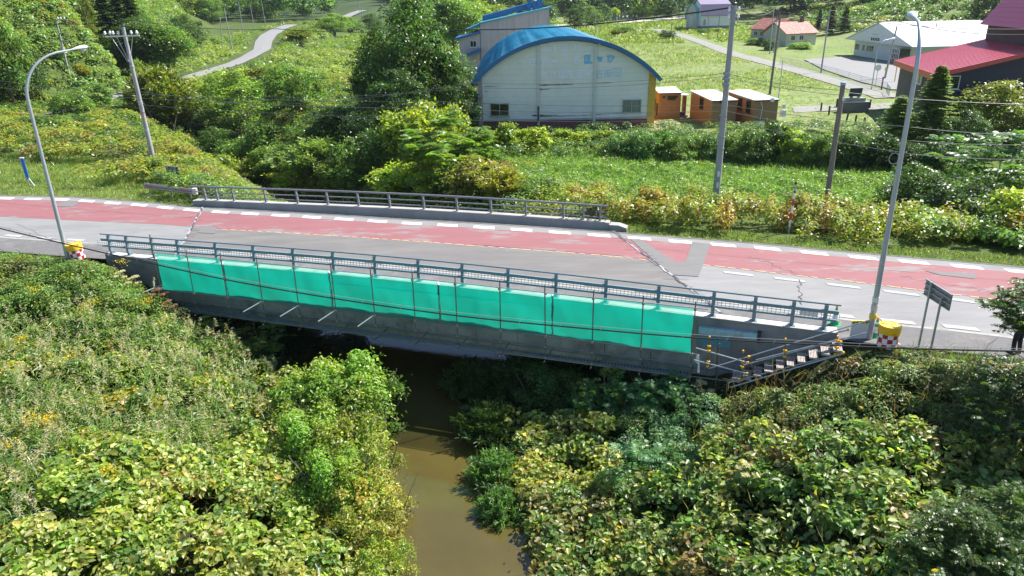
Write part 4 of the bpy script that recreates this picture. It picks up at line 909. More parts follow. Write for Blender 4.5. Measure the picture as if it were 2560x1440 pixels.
roofb = pmat('blue_metal_roof', (.02, .235, .39), .38, var=.18, scale=.8, metal=.0, spec=.6, stretch=(1, .25, 1), stain=(.09, .32, .42), stain_amt=.7, stain_scale=.45)
n = 32; mb = MB(); V = []; Fc = []
for yy in (Y0-.55, Y0+DEPTH):
    for dr in (0, -.12):
        for i in range(n+1):
            a0 = math.asin((hw_+.35)/Rad); a = -a0+2*a0*i/n; V.append((xm+(Rad+dr)*math.sin(a), yy, zc0+(Rad+dr)*math.cos(a)))
m = n+1
for i in range(n): Fc += [(i, i+1, 2*m+i+1, 2*m+i), (m+i+1, m+i, 3*m+i, 3*m+i+1), (m+i, m+i+1, i+1, i), (2*m+i, 2*m+i+1, 3*m+i+1, 3*m+i)]
Fc += [(0, 2*m, 3*m, m), (n, m+n, 3*m+n, 2*m+n)]
mb.add(V, Fc); rf = mb.build('roof', roofb, hall, smooth=True)
mb = MB(); V = []; Fc = []
for i in range(n+1):
    a = -a0+2*a0*i/n
    for dr, yy in ((.03, Y0-.60), (.03, Y0-.54), (-.34, Y0-.54), (-.34, Y0-.60)): V.append((xm+(Rad+dr)*math.sin(a), yy, zc0+(Rad+dr)*math.cos(a)))
for i in range(n):
    for k in range(4): Fc.append((i*4+k, i*4+(k+1) % 4, i*4+4+(k+1) % 4, i*4+4+k))
Fc += [(0, 1, 2, 3), (n*4+3, n*4+2, n*4+1, n*4)]
mb.add(V, Fc); mb.build('fascia', mt('blue_fascia', (.012, .115, .29), .45, var=.08), rf)
mb = MB()
for i in range(1, 60): yy = Y0-.3+i*(DEPTH-.4)/60; mb.tube([(xm+(Rad+.02)*math.sin(a), yy, zc0+(Rad+.02)*math.cos(a)) for a in np.linspace(-a0, a0, 14)], .022, 4)
mb.build('roof_seams', roofb, rf)
MB().extr([(XL+.4, Y0+DEPTH-.3, -.3), (XR-.4, Y0+DEPTH-.3, -.3)]+[(x, Y0+DEPTH-.3, arcz(x)-.2) for x in np.linspace(XR-.4, XL+.4, 16)], (0, .25, 0)).build('end_wall', siding, hall)
for px in (1346, 1486):
    x = AY(px, 250, Y0)[0]; MB().box((x, Y0-.09, (zb_-.6+arcz(x)-.45)/2), (.24, .16, arcz(x)-.45-zb_+.6)).build('pilaster', mt('pilaster_white', (.52, .54, .55), .5, var=.08), hall)
x = AY(1346, 250, Y0)[0]; MB().box((x-.02, Y0-.20, AY(1346, 285, Y0)[2]), (.16, .08, 1.5)).build('downpipe', mt('dark_pipe', (.04, .045, .06), .6, var=.5, scale=9), hall)
def hw(px0, py0, px1, py1, gl):
    a, b = AY(px0, py0, Y0), AY(px1, py1, Y0); window(hall, ((a[0]+b[0])/2, Y0-.02, (a[2]+b[2])/2), b[0]-a[0], a[2]-b[2], EX, -EY, frame_a, gl, 2)
hw(1225, 258, 1273, 290, glass_m); hw(1556, 249, 1602, 281, curt_m)
# rust streaks, boards come loose
rust = mt('rust_streak', (.16, .075, .04), .9, var=.5, scale=8); dk = mt('rot_dark', (.05, .045, .05), .9, var=.4, scale=6)
def smear(px0, py0, px1, py1, th, mat, name='rust_streak'):
    a, b = AY(px0, py0, Y0-.02), AY(px1, py1, Y0-.02); mb = MB(); n = 18; U_, D_ = [], []
    for i in range(n+1):
        t = i/n; p = a+(b-a)*t; h = th*(1-t*.8)*random.uniform(.4, 1.1)+.01; U_.append(p+[0, -.005, h/2+random.uniform(-.01, .02)]); D_.append(p+[0, -.005, -h/2])
    mb.add(U_+D_, [(i, i+n+1, i+n+2, i+1) for i in range(n)]); mb.build(name, mat, hall)
smear(1349, 213, 1432, 211, .12, rust); smear(1349, 224, 1375, 223, .10, rust); smear(1350, 222, 1351, 236, .3, rust); smear(1330, 289, 1395, 288, .16, dk); smear(1350, 292, 1480, 288, .06, dk); smear(1490, 286, 1552, 283, .05, dk); smear(1490, 208, 1530, 207, .06, rust); smear(1213, 216, 1245, 215, .05, rust); smear(1213, 228, 1222, 228, .05, dk); smear(1376, 96, 1399, 94, .05, dk)
# faded painted characters: brush-like strokes, almost worn away
fade1 = mt('faded_letters_pale', (.70, .76, .95), .7, var=.08, scale=9, stain=(.66, .69, .66), stain_amt=.6, stain_scale=7)
fade2 = mt('faded_letters_blue', (.13, .45, .72), .7, var=.25, scale=9, stain=(.48, .51, .50), stain_amt=1, stain_scale=6)
fade3 = mt('faded_letters_mid', (.38, .58, .76), .7, var=.2, scale=9, stain=(.50, .515, .46), stain_amt=1, stain_scale=7)
GL = {'a': [(0, .9, 1, .9), (.5, 1, .5, 0), (.1, .6, .9, .6), (.15, .1, .85, .1), (.15, .35, .85, .35), (.15, .6, .15, .1), (.85, .6, .85, .1)],
      'b': [(.1, .95, .25, .75), (0, .6, .2, .5), (0, 0, .25, .35), (.35, .85, 1, .85), (.65, 1, .65, 0), (.4, .5, .95, .5), (.4, .1, 1, .1)],
      'c': [(.1, 1, .1, 0), (.1, 1, .9, 1), (.3, .75, .8, .75), (.3, .5, .8, .5), (.2, .2, .95, .2), (.5, .9, .5, 0), (0, .05, 1, .05)],
      'd': [(0, .75, .4, .75), (.2, 1, .2, 0), (0, .3, .4, .45), (.5, .9, 1, .9), (.75, .9, .75, .1), (.5, .1, 1, .1), (.5, .5, 1, .5)],
      'e': [(.15, .7, .85, .7), (.3, .3, .7, .3), (.2, .5, .8, .5)], 'f': [(0, .8, .35, .8), (.18, 1, .18, .1), (.5, 1, .3, .55), (.55, .9, 1, .6), (.9, .7, .35, 0), (.7, 1, .7, .4)],
      'g': [(0, 0, 0, 1), (0, 1, 1, 1), (1, 1, 1, 0), (0, 0, 1, 0), (.25, .7, .8, .7), (.25, .45, .8, .45), (.25, .2, .8, .2)],
      'h': [(.1, .8, .9, .8), (.5, 1, .5, .5), (.2, .45, .8, .45), (.2, .45, .2, 0), (.8, .45, .8, 0), (.2, 0, .8, 0)], 'i': [(0, .5, 1, .5), (.5, .8, .4, .1), (.5, .8, .75, .1)], 'j': [(.3, .9, .3, 0), (.75, .9, .75, .1)]}
def char(ch, cx, cy, s, mat):
    mb = MB(); th = .055 if mat is fade2 else .05
    for x0, y0, x1, y1 in GL[ch]:
        a = AY(cx+(x0-.5)*s, cy-(y0-.5)*s, Y0-.01); b = AY(cx+(x1-.5)*s, cy-(y1-.5)*s, Y0-.01); d = unit(b-a); pn = np.array([-d[2], 0, d[0]])*th*(1.5 if mat is fade2 else 1)
        a = a+[0, -.004-random.random()*.004, 0]; b = np.array([b[0], a[1], b[2]]); mb.add([a-pn, b-pn*.8, b+pn, a+pn*.9], [(0, 1, 2, 3)])
    mb.build('faded_lettering', mat, hall)
for ch, x, y, m_ in [('a', 1362, 120, fade1), ('b', 1384, 120, fade1), ('c', 1413, 119, fade1), ('d', 1443, 117, fade1),
                     ('d', 1330, 154, fade1), ('g', 1359, 154, fade1), ('i', 1388, 153, fade1), ('e', 1415, 148, fade1), ('h', 1443, 149, fade1), ('c', 1470, 149, fade2), ('e', 1500, 148, fade2), ('f', 1527, 147, fade2),
                     ('i', 1360, 185, fade1), ('j', 1381, 185, fade1), ('c', 1407, 185, fade1), ('b', 1424, 185, fade1), ('a', 1448, 184, fade1), ('i', 1472, 184, fade1), ('h', 1499, 184, fade3), ('a', 1519, 184, fade3), ('g', 1542, 181, fade3)]:
    char(ch, x, y, 19 if m_ is fade1 else 20, m_)
# ---- pinkish school block with a sloping blue roof behind the hall
YB = 118.0; blk = empty('school_building', tuple(AY(1290, 100, YB+6)*[1, 1, 0]), 'pinkish concrete building with a sloping blue roof behind the arched hall', 'building')
pk = pmat('pink_wall', (.40, .36, .38), .9, var=.12, scale=.8, stretch=(2.5, 1, .25), stain=(.27, .26, .29), stain_amt=.7, stain_scale=.7)
a, b = AY(1200, 60, YB), AY(1373, 20, YB); mb = MB(); mb.extr([(a[0], YB, 0), (b[0], YB, 0), tuple(b), tuple(a)], (0, 13, 0)); mb.build('wall', pk, blk)
mb = MB(); mb.extr([a+[-.1, -.3, 0.02], b+[.3, -.3, .02], b+[.3, -.3, .22], a+[-.1, -.3, .22]], (0, 6, 0)); mb.build('roof', mt('cyan_roof', (.06, .34, .46), .4, var=.08, scale=2), blk)
mb = MB(); mb.extr([a+[.2, 5.7, .2], b+[-1.6, 5.7, .2], b+[-1.6, 5.7, 1.05], a+[.2, 5.7, 1.05]], (0, 7.5, 0)); mb.build('upper_roof', mt('blue_fascia'), blk)
for px, w_, h_ in ((1323, 1.0, 2.6), (1335, .9, 1.9), (1349, 1.6, 2.4)):
    p = AY(px, 22, YB+4); MB().box((p[0], YB+4, p[2]+.2), (w_*.55, .8, h_)).build('chimney', mt('blue_fascia'), blk)
a2, b2 = AY(1147, 98, YB), AY(1199.5, 82, YB); mb = MB(); mb.extr([(a2[0], YB+.1, 0), (b2[0], YB+.1, 0), (b2[0], YB+.1, b2[2]), (a2[0], YB+.1, a2[2])], (0, 8, 0)); mb.build('annex_wall', mt('cream_conc', (.42, .39, .38), .9, var=.12, scale=1), blk)
mb = MB(); mb.extr([a2+[-.6, -.4, -.12], b2+[0, -.4, -.1], b2+[0, -.4, .22], a2+[-.6, -.4, .18]], (0, 9, 0)); mb.build('annex_roof', mt('blue_fascia'), blk)
mb = MB(); mb.extr([AY(1150, 92, YB+3), AY(1192, 76, YB+3), AY(1192, 80, YB+3), AY(1150, 96, YB+3)], (0, 5, 0)); mb.build('annex_roof', mt('rust_roof', (.35, .2, .14), .8, var=.3), blk)
mb = MB(); mb.extr([AY(1163, 73, YB+2), AY(1199, 58, YB+2), AY(1199, 68, YB+2), AY(1163, 75, YB+2)], (0, 6, 0)); mb.build('annex_roof', mt('cyan_roof'), blk)
p = AY(1183, 110, YB); window(blk, (p[0], YB+.06, p[2]), .95, .95, EX, -EY, frame_w, glass_m, 2)
mb = MB(); q1, q2 = AY(1165, 142, YB-2), AY(1200, 132, YB-2); mb.extr([q1, q2, q2+[0, 0, .6], q1+[0, 0, .35]], (0, 3, 0)); mb.build('annex_roof', mt('blue_fascia'), blk)
# ---- orange sheds
org = pmat('orange_cladding', (.40, .175, .06), .7, var=.10, scale=2, stretch=(5, 5, .4), stain=(.34, .14, .045), stain_amt=.5, stain_scale=1.5); tan_ = pmat('tan_cladding', (.30, .18, .08), .7, var=.08, scale=2, stretch=(5, 5, .4))
rfw = pmat('white_sheet_roof', (.78, .80, .80), .5, var=.05, scale=2); trim = mt('dark_trim', (.03, .025, .025), .6)
def shed(c, wx, dy, rz, zf, zbk, label, fr, winL, winF):
    """c front-left ground corner; lower roof edge at the back"""
    X_ = np.array([math.cos(rz), math.sin(rz), 0]); Y_ = np.array([-math.sin(rz), math.cos(rz), 0]); c = np.array([c[0], c[1], -.15])
    e = empty('wooden_shed', tuple(c+X_*wx/2+Y_*dy/2), label, 'shed', 'orange sheds with white roofs'); P = lambda x, y, z: c+X_*x+Y_*y+EZ*z
    H_ = lambda x, y: zf+(zbk-zf)*y/dy
    MB().extr([P(0, 0, 0), P(wx, 0, 0), P(wx, 0, zf), P(0, 0, zf)], Y_*.06).build('front_wall', fr, e)
    MB().extr([P(0, .062, 0), P(0, dy-.062, 0), P(0, dy-.062, H_(0, dy)), P(0, .062, zf)], X_*.06).build('side_wall', org, e)
    MB().extr([P(wx-.06, .062, 0), P(wx-.06, dy-.062, 0), P(wx-.06, dy-.062, H_(0, dy)), P(wx-.06, .062, zf)], X_*.06).build('side_wall', org, e)
    MB().extr([P(0, dy-.06, 0), P(wx, dy-.06, 0), P(wx, dy-.06, zbk), P(0, dy-.06, zbk)], Y_*.06).build('back_wall', org, e)
    MB().extr([P(-.08, -.1, zf+.005), P(-.08, dy+.1, zbk+.005), P(-.08, dy+.1, zbk+.08), P(-.08, -.1, zf+.08)], X_*(wx+.16)).build('roof', rfw, e)
    mb = MB(); mb.bar(P(-.09, -.12, zf+.02), P(wx+.09, -.12, zf+.02), .03, .10)
    for x in (0, wx): mb.bar(P(x, -.02, 0), P(x, -.02, zf-.04), .05, .05)
    mb.build('trim', trim, e)
    for (y, z, w_, h_) in winL:
        window(e, P(-.0, y, z), w_, h_, Y_, -X_, mt('brown_frame', (.05, .03, .02), .6), glass_m, 2, False, .07)
    for (x, z, w_, h_) in winF: window(e, P(x, -.0, z), w_, h_, X_, -Y_, mt('brown_frame'), glass_m, 1, False, .05)
    return e, P
s1 = G(1646, 296); e, P = shed(s1, 2.25, 2.6, R(3), 2.65, 2.95, 'smallest orange shed with a little porch beside the yellow pillar', org, [(.7, 1.0, .35, 1.2), (1.7, 1.3, .35, 1.2)], [(1.25, 2.2, .8, .42)])
for x in (.45, 1.75): MB().box(P(x, -.08, 2.3), (.22, .12, .2), rz=R(3)).build('vent', trim, e)
mb = MB(); mb.extr([P(2.3, .4, 2.35), P(3.25, .4, 2.35), P(3.25, 1.9, 2.35), P(2.3, 1.9, 2.35)], (0, 0, .07)); mb.build('porch_roof', rfw, e)
rb = mt('porch_red', (.30, .09, .05), .7); MB().box(P(2.95, 1.15, 1.15), (.06, 1.4, 2.25), rz=R(3)).build('porch_panel', rb, e); MB().box(P(2.75, 1.1, .25), (.9, 1.5, .16), rz=R(3)).build('porch_floor', rb, e)
mb = MB(); mb.lathe([(.15, -.1), (.22, .12), (.21, .12), (.14, -.05)], P(2.65, .8, .46), 10); tag(mb.build('tub', mt('blue_tub', (.02, .12, .6), .4), origin=tuple(P(2.65, .8, .46))), 'small blue tub on the porch of the smallest orange shed', 'tub')
s2 = G(1777, 314); e, P = shed(s2, 2.45, 6.0, R(6.5), 2.45, AY(1735, 224, s2[1]+6)[2], 'middle orange shed, partly hidden by the tall concrete pole', tan_, [(2.8, 1.9, .9, 1.1)], [])
MB().box(P(.9, -.1, 2.4), (.3, .2, .28), rz=R(8)).build('vent', trim, e)
s3 = G(1880, 318); e, P = shed(s3, 2.4, 6.3, R(8), 2.6, AY(1832, 225, s3[1]+6)[2], 'rightmost orange shed with two shuttered side windows and an air conditioner', tan_, [(1.1, 1.9, .8, 1.2), (3.0, 1.95, .8, 1.1)], [])
MB().box(P(1.7, -.1, 2.65), (.36, .2, .34), rz=R(10)).build('vent', ins_m, e); MB().tube([P(.7, -.05, .8), P(.85, -.05, 2.0), P(.6, -.05, 2.5)], .03, 6).build('pipe', ins_m, e)
a_ = MB().box(P(.55, -.35, .45), (.85, .35, .6), rz=R(10)).build('air_conditioner', mt('ac_white', (.6, .62, .63), .5), e, bevel=.02); MB().lathe([(.2, -.01), (.2, .01)], (0, 0, 0), 14).build('fan_grille', trim, None).parent = a_
a_.children[0].matrix_basis = Matrix.Translation(Vector(P(.4, -.54, .45))-Vector(e.location)) @ Matrix.Rotation(R(90), 4, 'X')
MB().box(P(2.95, -.05, 1.35), (.5, .3, .6), rz=R(10)).build('meter_box', ins_m, e); MB().box(P(2.95, -.05, 2.0), (.3, .2, .4), rz=R(10)).build('meter_box', ins_m, e)
# ---- stone monument and stump posts
b = G(2137, 280); st_m = pmat('monument_stone', (.15, .155, .16), .8, var=.2, scale=3); st2 = pmat('monument_pale_stone', (.30, .32, .33), .8, var=.12, scale=3)
e = empty('stone_monument', tuple(b), 'dark slab monument on a two-step stone plinth on the lawn', 'monument')
MB().box(b+[0, .5, .45], (2.75, 1.2, 1.1)).build('plinth', st_m, e); MB().box(b+[.05, .5, 1.03], (2.86, 1.3, .06)).build('plinth_cap', st2, e); MB().box(b+[.0, .5, 1.24], (2.05, .8, .36)).build('upper_step', st2, e)
for x in (-.38, .40): MB().box(b+[x, .5, 1.5], (.2, .3, .16)).build('foot', st2, e)
MB().extr([b+[-.64, .42, 1.56], b+[.62, .42, 1.60], b+[.70, .42, 2.42], b+[-.58, .42, 2.40]], (0, .2, 0)).build('slab', mt('slab_dark', (.055, .075, .08), .35, var=.2), e)
for i, (px, py, h, lab) in enumerate([(2052, 277, .75, 'leftmost short stump post on the lawn'), (2072, 286, .75, 'second short stump post from the left, on the lawn'), (2115, 306, .8, 'leaning pale-topped stump post in front of the monument'), (2138, 309, .7, 'stump post in front of the monument, left of the pair'), (2160, 312, .6, 'stump post in front of the monument, nearest the conifer'), (2174, 270, .8, 'stump post just behind the right edge of the monument'), (2091, 268, .8, 'stump post hidden behind the timber pole')]):
    b = G(px, py); o = MB().tube([b-[0, 0, .2], b+[.1 if i == 2 else 0, 0, h*1.15]], .09, 9).build('stump_post', mt('stump', (.05, .045, .04), .9, var=.3), origin=tuple(b)); tag(o, lab, 'post', 'short posts on the lawn')
# ---- wire fence
fw = mt('fence_galv', (.50, .53, .54), .5, metal=.3); fg = mt('fence_green', (.12, .2, .16), .6)
FP = [GT(*p) for p in [(1950, 161), (1975, 166), (2000, 171), (2030, 178), (2060, 185), (2090, 193), (2120, 203), (2150, 213), (2180, 221), (2215, 232), (2222, 243)]]
e = empty('wire_fence', tuple(FP[5]), 'low galvanised wire mesh fence along the village road', 'fence')
for p in FP: MB().tube([p-[0, 0, .1], p+[0, 0, 1.25]], .03, 6).build('post', fw, e)
MB().tube([p+[0, 0, 1.25] for p in FP], .035, 6).build('top_rail', fw, e)
mb = MB()
for p, q in zip(FP[:-1], FP[1:]):
    for z in (.15, .42, .7, .97): mb.tube([p+[0, 0, z], q+[0, 0, z]], .009, 4, cap=False)
    for k in range(1, 16): s = p+(q-p)*k/16; mb.tube([s+[0, 0, .1], s+[0, 0, 1.2]], .008, 4, cap=False)
mb.build('wire_mesh', fg, e)
# ---- dark building with red roof
dkw = pmat('navy_cladding', (.022, .022, .045), .6, var=.15, scale=2, stretch=(3, 3, .3)); brw = pmat('brown_grey_wall', (.085, .075, .078), .8, var=.12, scale=1.5)
redr = pmat('red_metal_roof', (.52, .12, .15), .26, var=.08, scale=3, spec=.6); crm = pmat('crimson_shingle_roof', (.46, .04, .13), .45, var=.12, scale=4)
cb = G(2322, 322); zr = AY(2340, 168, cb[1])[2]; cb2 = G(2234, 268); zr2 = AY(2237, 160, cb2[1])[2]
rb_ = empty('red_roofed_building', tuple(cb+[6, 6, 0]), 'dark navy building with a red metal roof and crimson tower roof at the right edge', 'building')
U1 = unit(cb2-cb); L1_ = np.linalg.norm(cb2-cb); U2 = np.array([1, -.03, 0.])
zt0 = (zr+zr2)/2; sl_ = .22; WL = 9.3
MB().extr([cb-[0, 0, .5], cb2-[0, 0, .5], cb2+[0, 0, zt0-.35], cb+[0, 0, zt0-.35]], U2*.25).build('side_wall', brw, rb_)
MB().extr([cb+U2*.252-[0, 0, .5], cb+U2*16-[0, 0, .5], cb+U2*16+[0, 0, zt0-.35+sl_*9.3], cb+U2*9.3+[0, 0, zt0-.35+sl_*9.3], cb+U2*.252+[0, 0, zt0-.32]], U1*.3).build('front_wall', dkw, rb_)
O_ = cb-U1*.55-U2*.55; RL = L1_+1.2
P_ = lambda a, b, z: O_+U2*a+U1*b+EZ*z
MB().extr([P_(0, 0, zt0-.25), P_(WL+.6, 0, zt0-.25+sl_*(WL+.6)), P_(WL+.6, RL, zt0-.25+sl_*(WL+.6)), P_(0, RL, zt0-.25)], (0, 0, .14)).build('roof', redr, rb_)
mb = MB()
for k in range(23): y = RL*k/22; mb.bar(P_(.02, y, zt0-.09), P_(WL+.6, y, zt0-.09+sl_*(WL+.6)), .06, .05)
mb.build('roof_seams', redr, rb_)
mb = MB(); mb.extr([P_(-.03, 0, zt0-.62), P_(-.03, RL, zt0-.62), P_(-.03, RL, zt0-.06), P_(-.03, 0, zt0-.06)], U2*-.08); mb.build('fascia', mt('red_fascia', (.50, .07, .06), .45, var=.1), rb_)
mb = MB(); mb.extr([P_(-.03, -.06, zt0-.50), P_(WL+.6, -.06, zt0-.42+sl_*(WL+.6)), P_(WL+.6, -.06, zt0-.10+sl_*(WL+.6)), P_(-.03, -.06, zt0-.06)], U1*.05); mb.build('fascia', mt('red_fascia'), rb_)
zt1 = AY(2500, 72, cb[1])[2]-.15
MB().extr([P_(WL-.3, .6, 0), P_(WL+10, .6, 0), P_(WL+10, RL-.6, 0), P_(WL-.3, RL-.6, 0)], (0, 0, zt1)).build('tower_wall', mt('tower_dark', (.05, .025, .04), .7, var=.1), rb_)
b0 = [P_(WL-1.0, -.1, zt1), P_(WL+11, -.1, zt1), P_(WL+11, RL+.1, zt1), P_(WL-1.0, RL+.1, zt1)]
t0_ = [P_(WL+.5, 1.6, zt1+2.6), P_(WL+11, 1.6, zt1+2.6), P_(WL+11, RL-1.6, zt1+2.6), P_(WL+.5, RL-1.6, zt1+2.6)]
MB().add(b0+t0_, [(0, 1, 5, 4), (1, 2, 6, 5), (2, 3, 7, 6), (3, 0, 4, 7), (4, 5, 6, 7), (3, 2, 1, 0)]).build('tower_roof', crm, rb_)
mb = MB()
for k in range(1, 6): t = k/6; mb.tube([b0[3]+(t0_[3]-b0[3])*t, b0[0]+(t0_[0]-b0[0])*t, b0[1]+(t0_[1]-b0[1])*t], .04, 5)
mb.build('roof_seams', crm, rb_)
ap = P_(WL+5, RL/2, zt1+3.5)
MB().add([t0_[0]+EZ*.01, t0_[1]+EZ*.01, t0_[2]+EZ*.01, t0_[3]+EZ*.01, ap, ap+U2*7], [(0, 1, 5, 4), (3, 0, 4), (2, 3, 4, 5), (1, 2, 5)]).build('tower_cap', redr, rb_)
pw = VP(2373, 206, cb, (0.03, 1)); window(rb_, pw+[0, -.03, 0], 1.75, 1.15, U2, np.array([0, -1., 0]), frame_w, glass_m, 2)
n1_ = np.array([-U1[1], U1[0], 0]); n1_ = n1_ if n1_[0] < 0 else -n1_
pw = VP(2300, 192, cb, n1_[:2]); window(rb_, pw+n1_*.03, 2.2, 1.2, U1, n1_, frame_w, curt_m, 2)
# ---- white store with gable, black marks
def corner(px, py): return GT(px, py)
wht = pmat('white_render', (.66, .68, .70), .7, var=.05, scale=1.5, stain=(.55, .56, .58), stain_amt=.5); whr = pmat('white_metal_roof', (.80, .81, .82), .45, var=.04, scale=1)
sf = corner(2133, 138); sg = corner(2270, 160); ux = unit((sg-sf)*[1, 1, 0]); Ls = np.linalg.norm((sg-sf)[:2]); un = np.array([-ux[1], ux[0], 0]); zg = float(sf[2]); 
def SP_(a, b, z): return np.array([sf[0], sf[1], zg])+ux*a+un*b+EZ*z
store = empty('village_store', tuple(SP_(Ls/2, 7, 0)), 'white gabled village building with five small black characters above its windows', 'shop')
hs = 3.1; gw = Ls+1.6
MB().extr([SP_(0, 0, -.3), SP_(Ls, 0, -.3), SP_(Ls, 0, hs), SP_(0, 0, hs)], un*17).build('wall', wht, store)
gp = 3.5; MB().extr([SP_(-2.2, -1.2, hs), SP_(Ls+3.2, -1.2, hs), SP_(Ls*.5+.5, -1.2, hs+gp)], un*.25).build('gable', wht, store)
for sgn, a0_ in ((-1, -2.4), (1, Ls+3.4)):
    mb = MB(); ridge = SP_(Ls*.5+.5, -1.4, hs+gp+.12); ev = SP_(a0_, -1.4, hs-.02); mb.extr([ridge, ev, ev+EZ*.12, ridge+EZ*.14], un*19); mb.build('roof', whr, store)
for k, (a_, w_) in enumerate(((1.5, 2.0), (4.6, 1.2), (7.6, 3.2))): window(store, SP_(a_, -.02, 1.75), w_, 1.15, ux, -un, frame_w, glass_m, 3 if w_ > 2.5 else 2)
e_ = SP_(Ls-3.2, 0, 0); pc = MB().extr([SP_(Ls-3.3, -2.0, -.2), SP_(Ls+.3, -2.0, -.2), SP_(Ls+.3, -2.0, 2.6), SP_(Ls-3.3, -2.0, 2.6)], un*1.9).build('entrance', glass_m, store)
mb = MB()
for k in range(7): mb.box(SP_(Ls-3.3+k*.6, -2.05, 1.2), (.1, .1, 2.8), ax=(ux, un, EZ))
for z in (.02, .9, 1.8, 2.6): mb.bar(SP_(Ls-3.3, -2.06, z), SP_(Ls+.3, -2.06, z), .1, .1)
mb.build('entrance_frame', frame_w, pc)
for k in range(5): MB().box(SP_(Ls*.5-1.6+k*.78, -1.24, hs+.62), (.42, .05, .5), ax=(ux, un, EZ)).build('black_character', mt('sign_black', (.03, .03, .035), .6), store)
for k in range(4): MB().box(SP_(Ls*.5-1.2+k*.6, -1.24, hs+1.5), (.1, .04, .2), ax=(ux, un, EZ)).build('sign_fixing', mt('sign_grey', (.35, .36, .38), .6), store)
b = corner(2400, 140); e = empty('white_roofed_house', tuple(b), 'long white-roofed house between the village store and the red roof', 'house')
MB().box(b+[4, 5, 1.3], (26, 9, 3.2)).build('wall', mt('grey_wall', (.30, .30, .31), .8, var=.1), e)
for s_ in (0, 1):
    mb = MB(); rid = b+[-11, 6, 6.2]; ev = b+[-11.5, -.5 if s_ == 0 else 12.5, 2.8]; mb.extr([rid, ev, ev+EZ*.15, rid+EZ*.17], (30, 0, 0)); mb.build('roof', whr, e)
for (dx, s_) in ((-6.5, 1.0), (-.5, 1.15)):
    mb = MB(); c0 = b+[dx, -1.6, 2.2]; mb.extr([c0+[-2.6*s_, 0, 0], c0+[2.6*s_, 0, 0], c0+[0, 0, 1.5*s_]], (0, 5, 0)); mb.build('dormer', mt('dormer_dark', (.05, .045, .045), .8), e)
    mb = MB(); mb.extr([c0+[-2.9*s_, -.3, -.1], c0+[0, -.3, 1.6*s_], c0+[2.9*s_, -.3, -.1], c0+[2.9*s_, -.3, .05], c0+[0, -.3, 1.8*s_], c0+[-2.9*s_, -.3, .05]], (0, 6, 0)); mb.build('dormer_roof', whr, e)
# ---- rust red roofed bungalow: two gabled wings
rr_ = pmat('rusty_red_roof', (.30, .10, .075), .7, var=.2, scale=1.2, stretch=(3, 3, 1), stain=(.55, .38, .32), stain_amt=.7, stain_scale=.6); crw = pmat('cream_render', (.46, .45, .38), .85, var=.12, scale=1, stain=(.25, .28, .24), stain_amt=.7, stain_scale=.5)
bung = None
def gable(par, px0, py0, px1, py1, dep, hw0, gh, wallm, roofm, ov=.5, ridge_along=True):
    """front wall between two picture base points, ridge parallel to it"""
    a, b = GT(px0, py0), GT(px1, py1); b[2] = a[2] = min(a[2], b[2]); u = unit(b-a); L = np.linalg.norm(b-a); v = np.array([-u[1], u[0], 0]); P = lambda s, t, z: a+u*s+v*t+EZ*z
    if par is None: return P, L, u, v
    if ridge_along:
        MB().extr([P(0, 0, -.5), P(0, dep, -.5), P(0, dep, hw0), P(0, dep/2, hw0+gh), P(0, 0, hw0)], u*L).build('wall', wallm, par)
        r1 = [P(-ov, -ov, hw0-.22), P(-ov, dep/2, hw0+gh+.05), P(-ov, dep/2, hw0+gh+.22), P(-ov, -ov, hw0-.05)]; r2 = [P(-ov, dep+ov, hw0-.22), P(-ov, dep/2+.002, hw0+gh+.05), P(-ov, dep/2+.002, hw0+gh+.22), P(-ov, dep+ov, hw0-.05)]
        rf = MB().extr(r1, u*(L+2*ov)).build('roof', roofm, par); MB().extr(r2, u*(L+2*ov)).build('roof', roofm, par)
    else:
        MB().extr([P(0, 0, -.5), P(L, 0, -.5), P(L, 0, hw0), P(L/2, 0, hw0+gh), P(0, 0, hw0)], v*dep).build('wall', wallm, par)
        r1 = [P(-ov, -ov, hw0-.22), P(L/2, -ov, hw0+gh+.05), P(L/2, -ov, hw0+gh+.22), P(-ov, -ov, hw0-.05)]; r2 = [P(L+ov, -ov, hw0-.22), P(L/2+.002, -ov, hw0+gh+.05), P(L/2+.002, -ov, hw0+gh+.22), P(L+ov, -ov, hw0-.05)]
        rf = MB().extr(r1, v*(dep+2*ov)).build('roof', roofm, par); MB().extr(r2, v*(dep+2*ov)).build('roof', roofm, par)
    return P, L, u, v, rf
p0 = GT(1945, 115); bung = empty('red_roofed_bungalow', tuple(p0), 'old cream bungalow with a rusty red roof and two chimneys', 'house')
P, L, u, v, rf = gable(bung, 1963, 117, 2038, 112, 8, 3.0, 2.3, crw, rr_)
for s_ in (.22, .5): window(bung, P(L*s_, -.02, 1.9), 1.3, 1.1, u, -v, frame_w, glass_m, 2)
MB().box(P(L*.86, 4, 5.6), (.7, .7, 2.2), ax=(u, v, EZ)).build('chimney', mt('chimney_brick', (.14, .08, .07), .9, var=.2), rf)
MB().extr([P(L*.82, .2, 3.22), P(L*.98, .2, 3.22), P(L*.98, 1.6, 4.05), P(L*.82, 1.6, 4.05)], (0, 0, .03)).build('roof_patch', whr, rf)
P, L, u, v, rf = gable(bung, 1876, 99, 1938, 104, 8, 3.0, 2.4, crw, rr_)
for s_ in (.2, .45): window(bung, P(L*s_, -.02, 1.8), 1.3, 1.1, u, -v, frame_w, glass_m, 2)
MB().box(P(L*.62, 3.6, 5.8), (.7, .7, 3.0), ax=(u, v, EZ)).build('chimney', mt('chimney_brick'), rf)
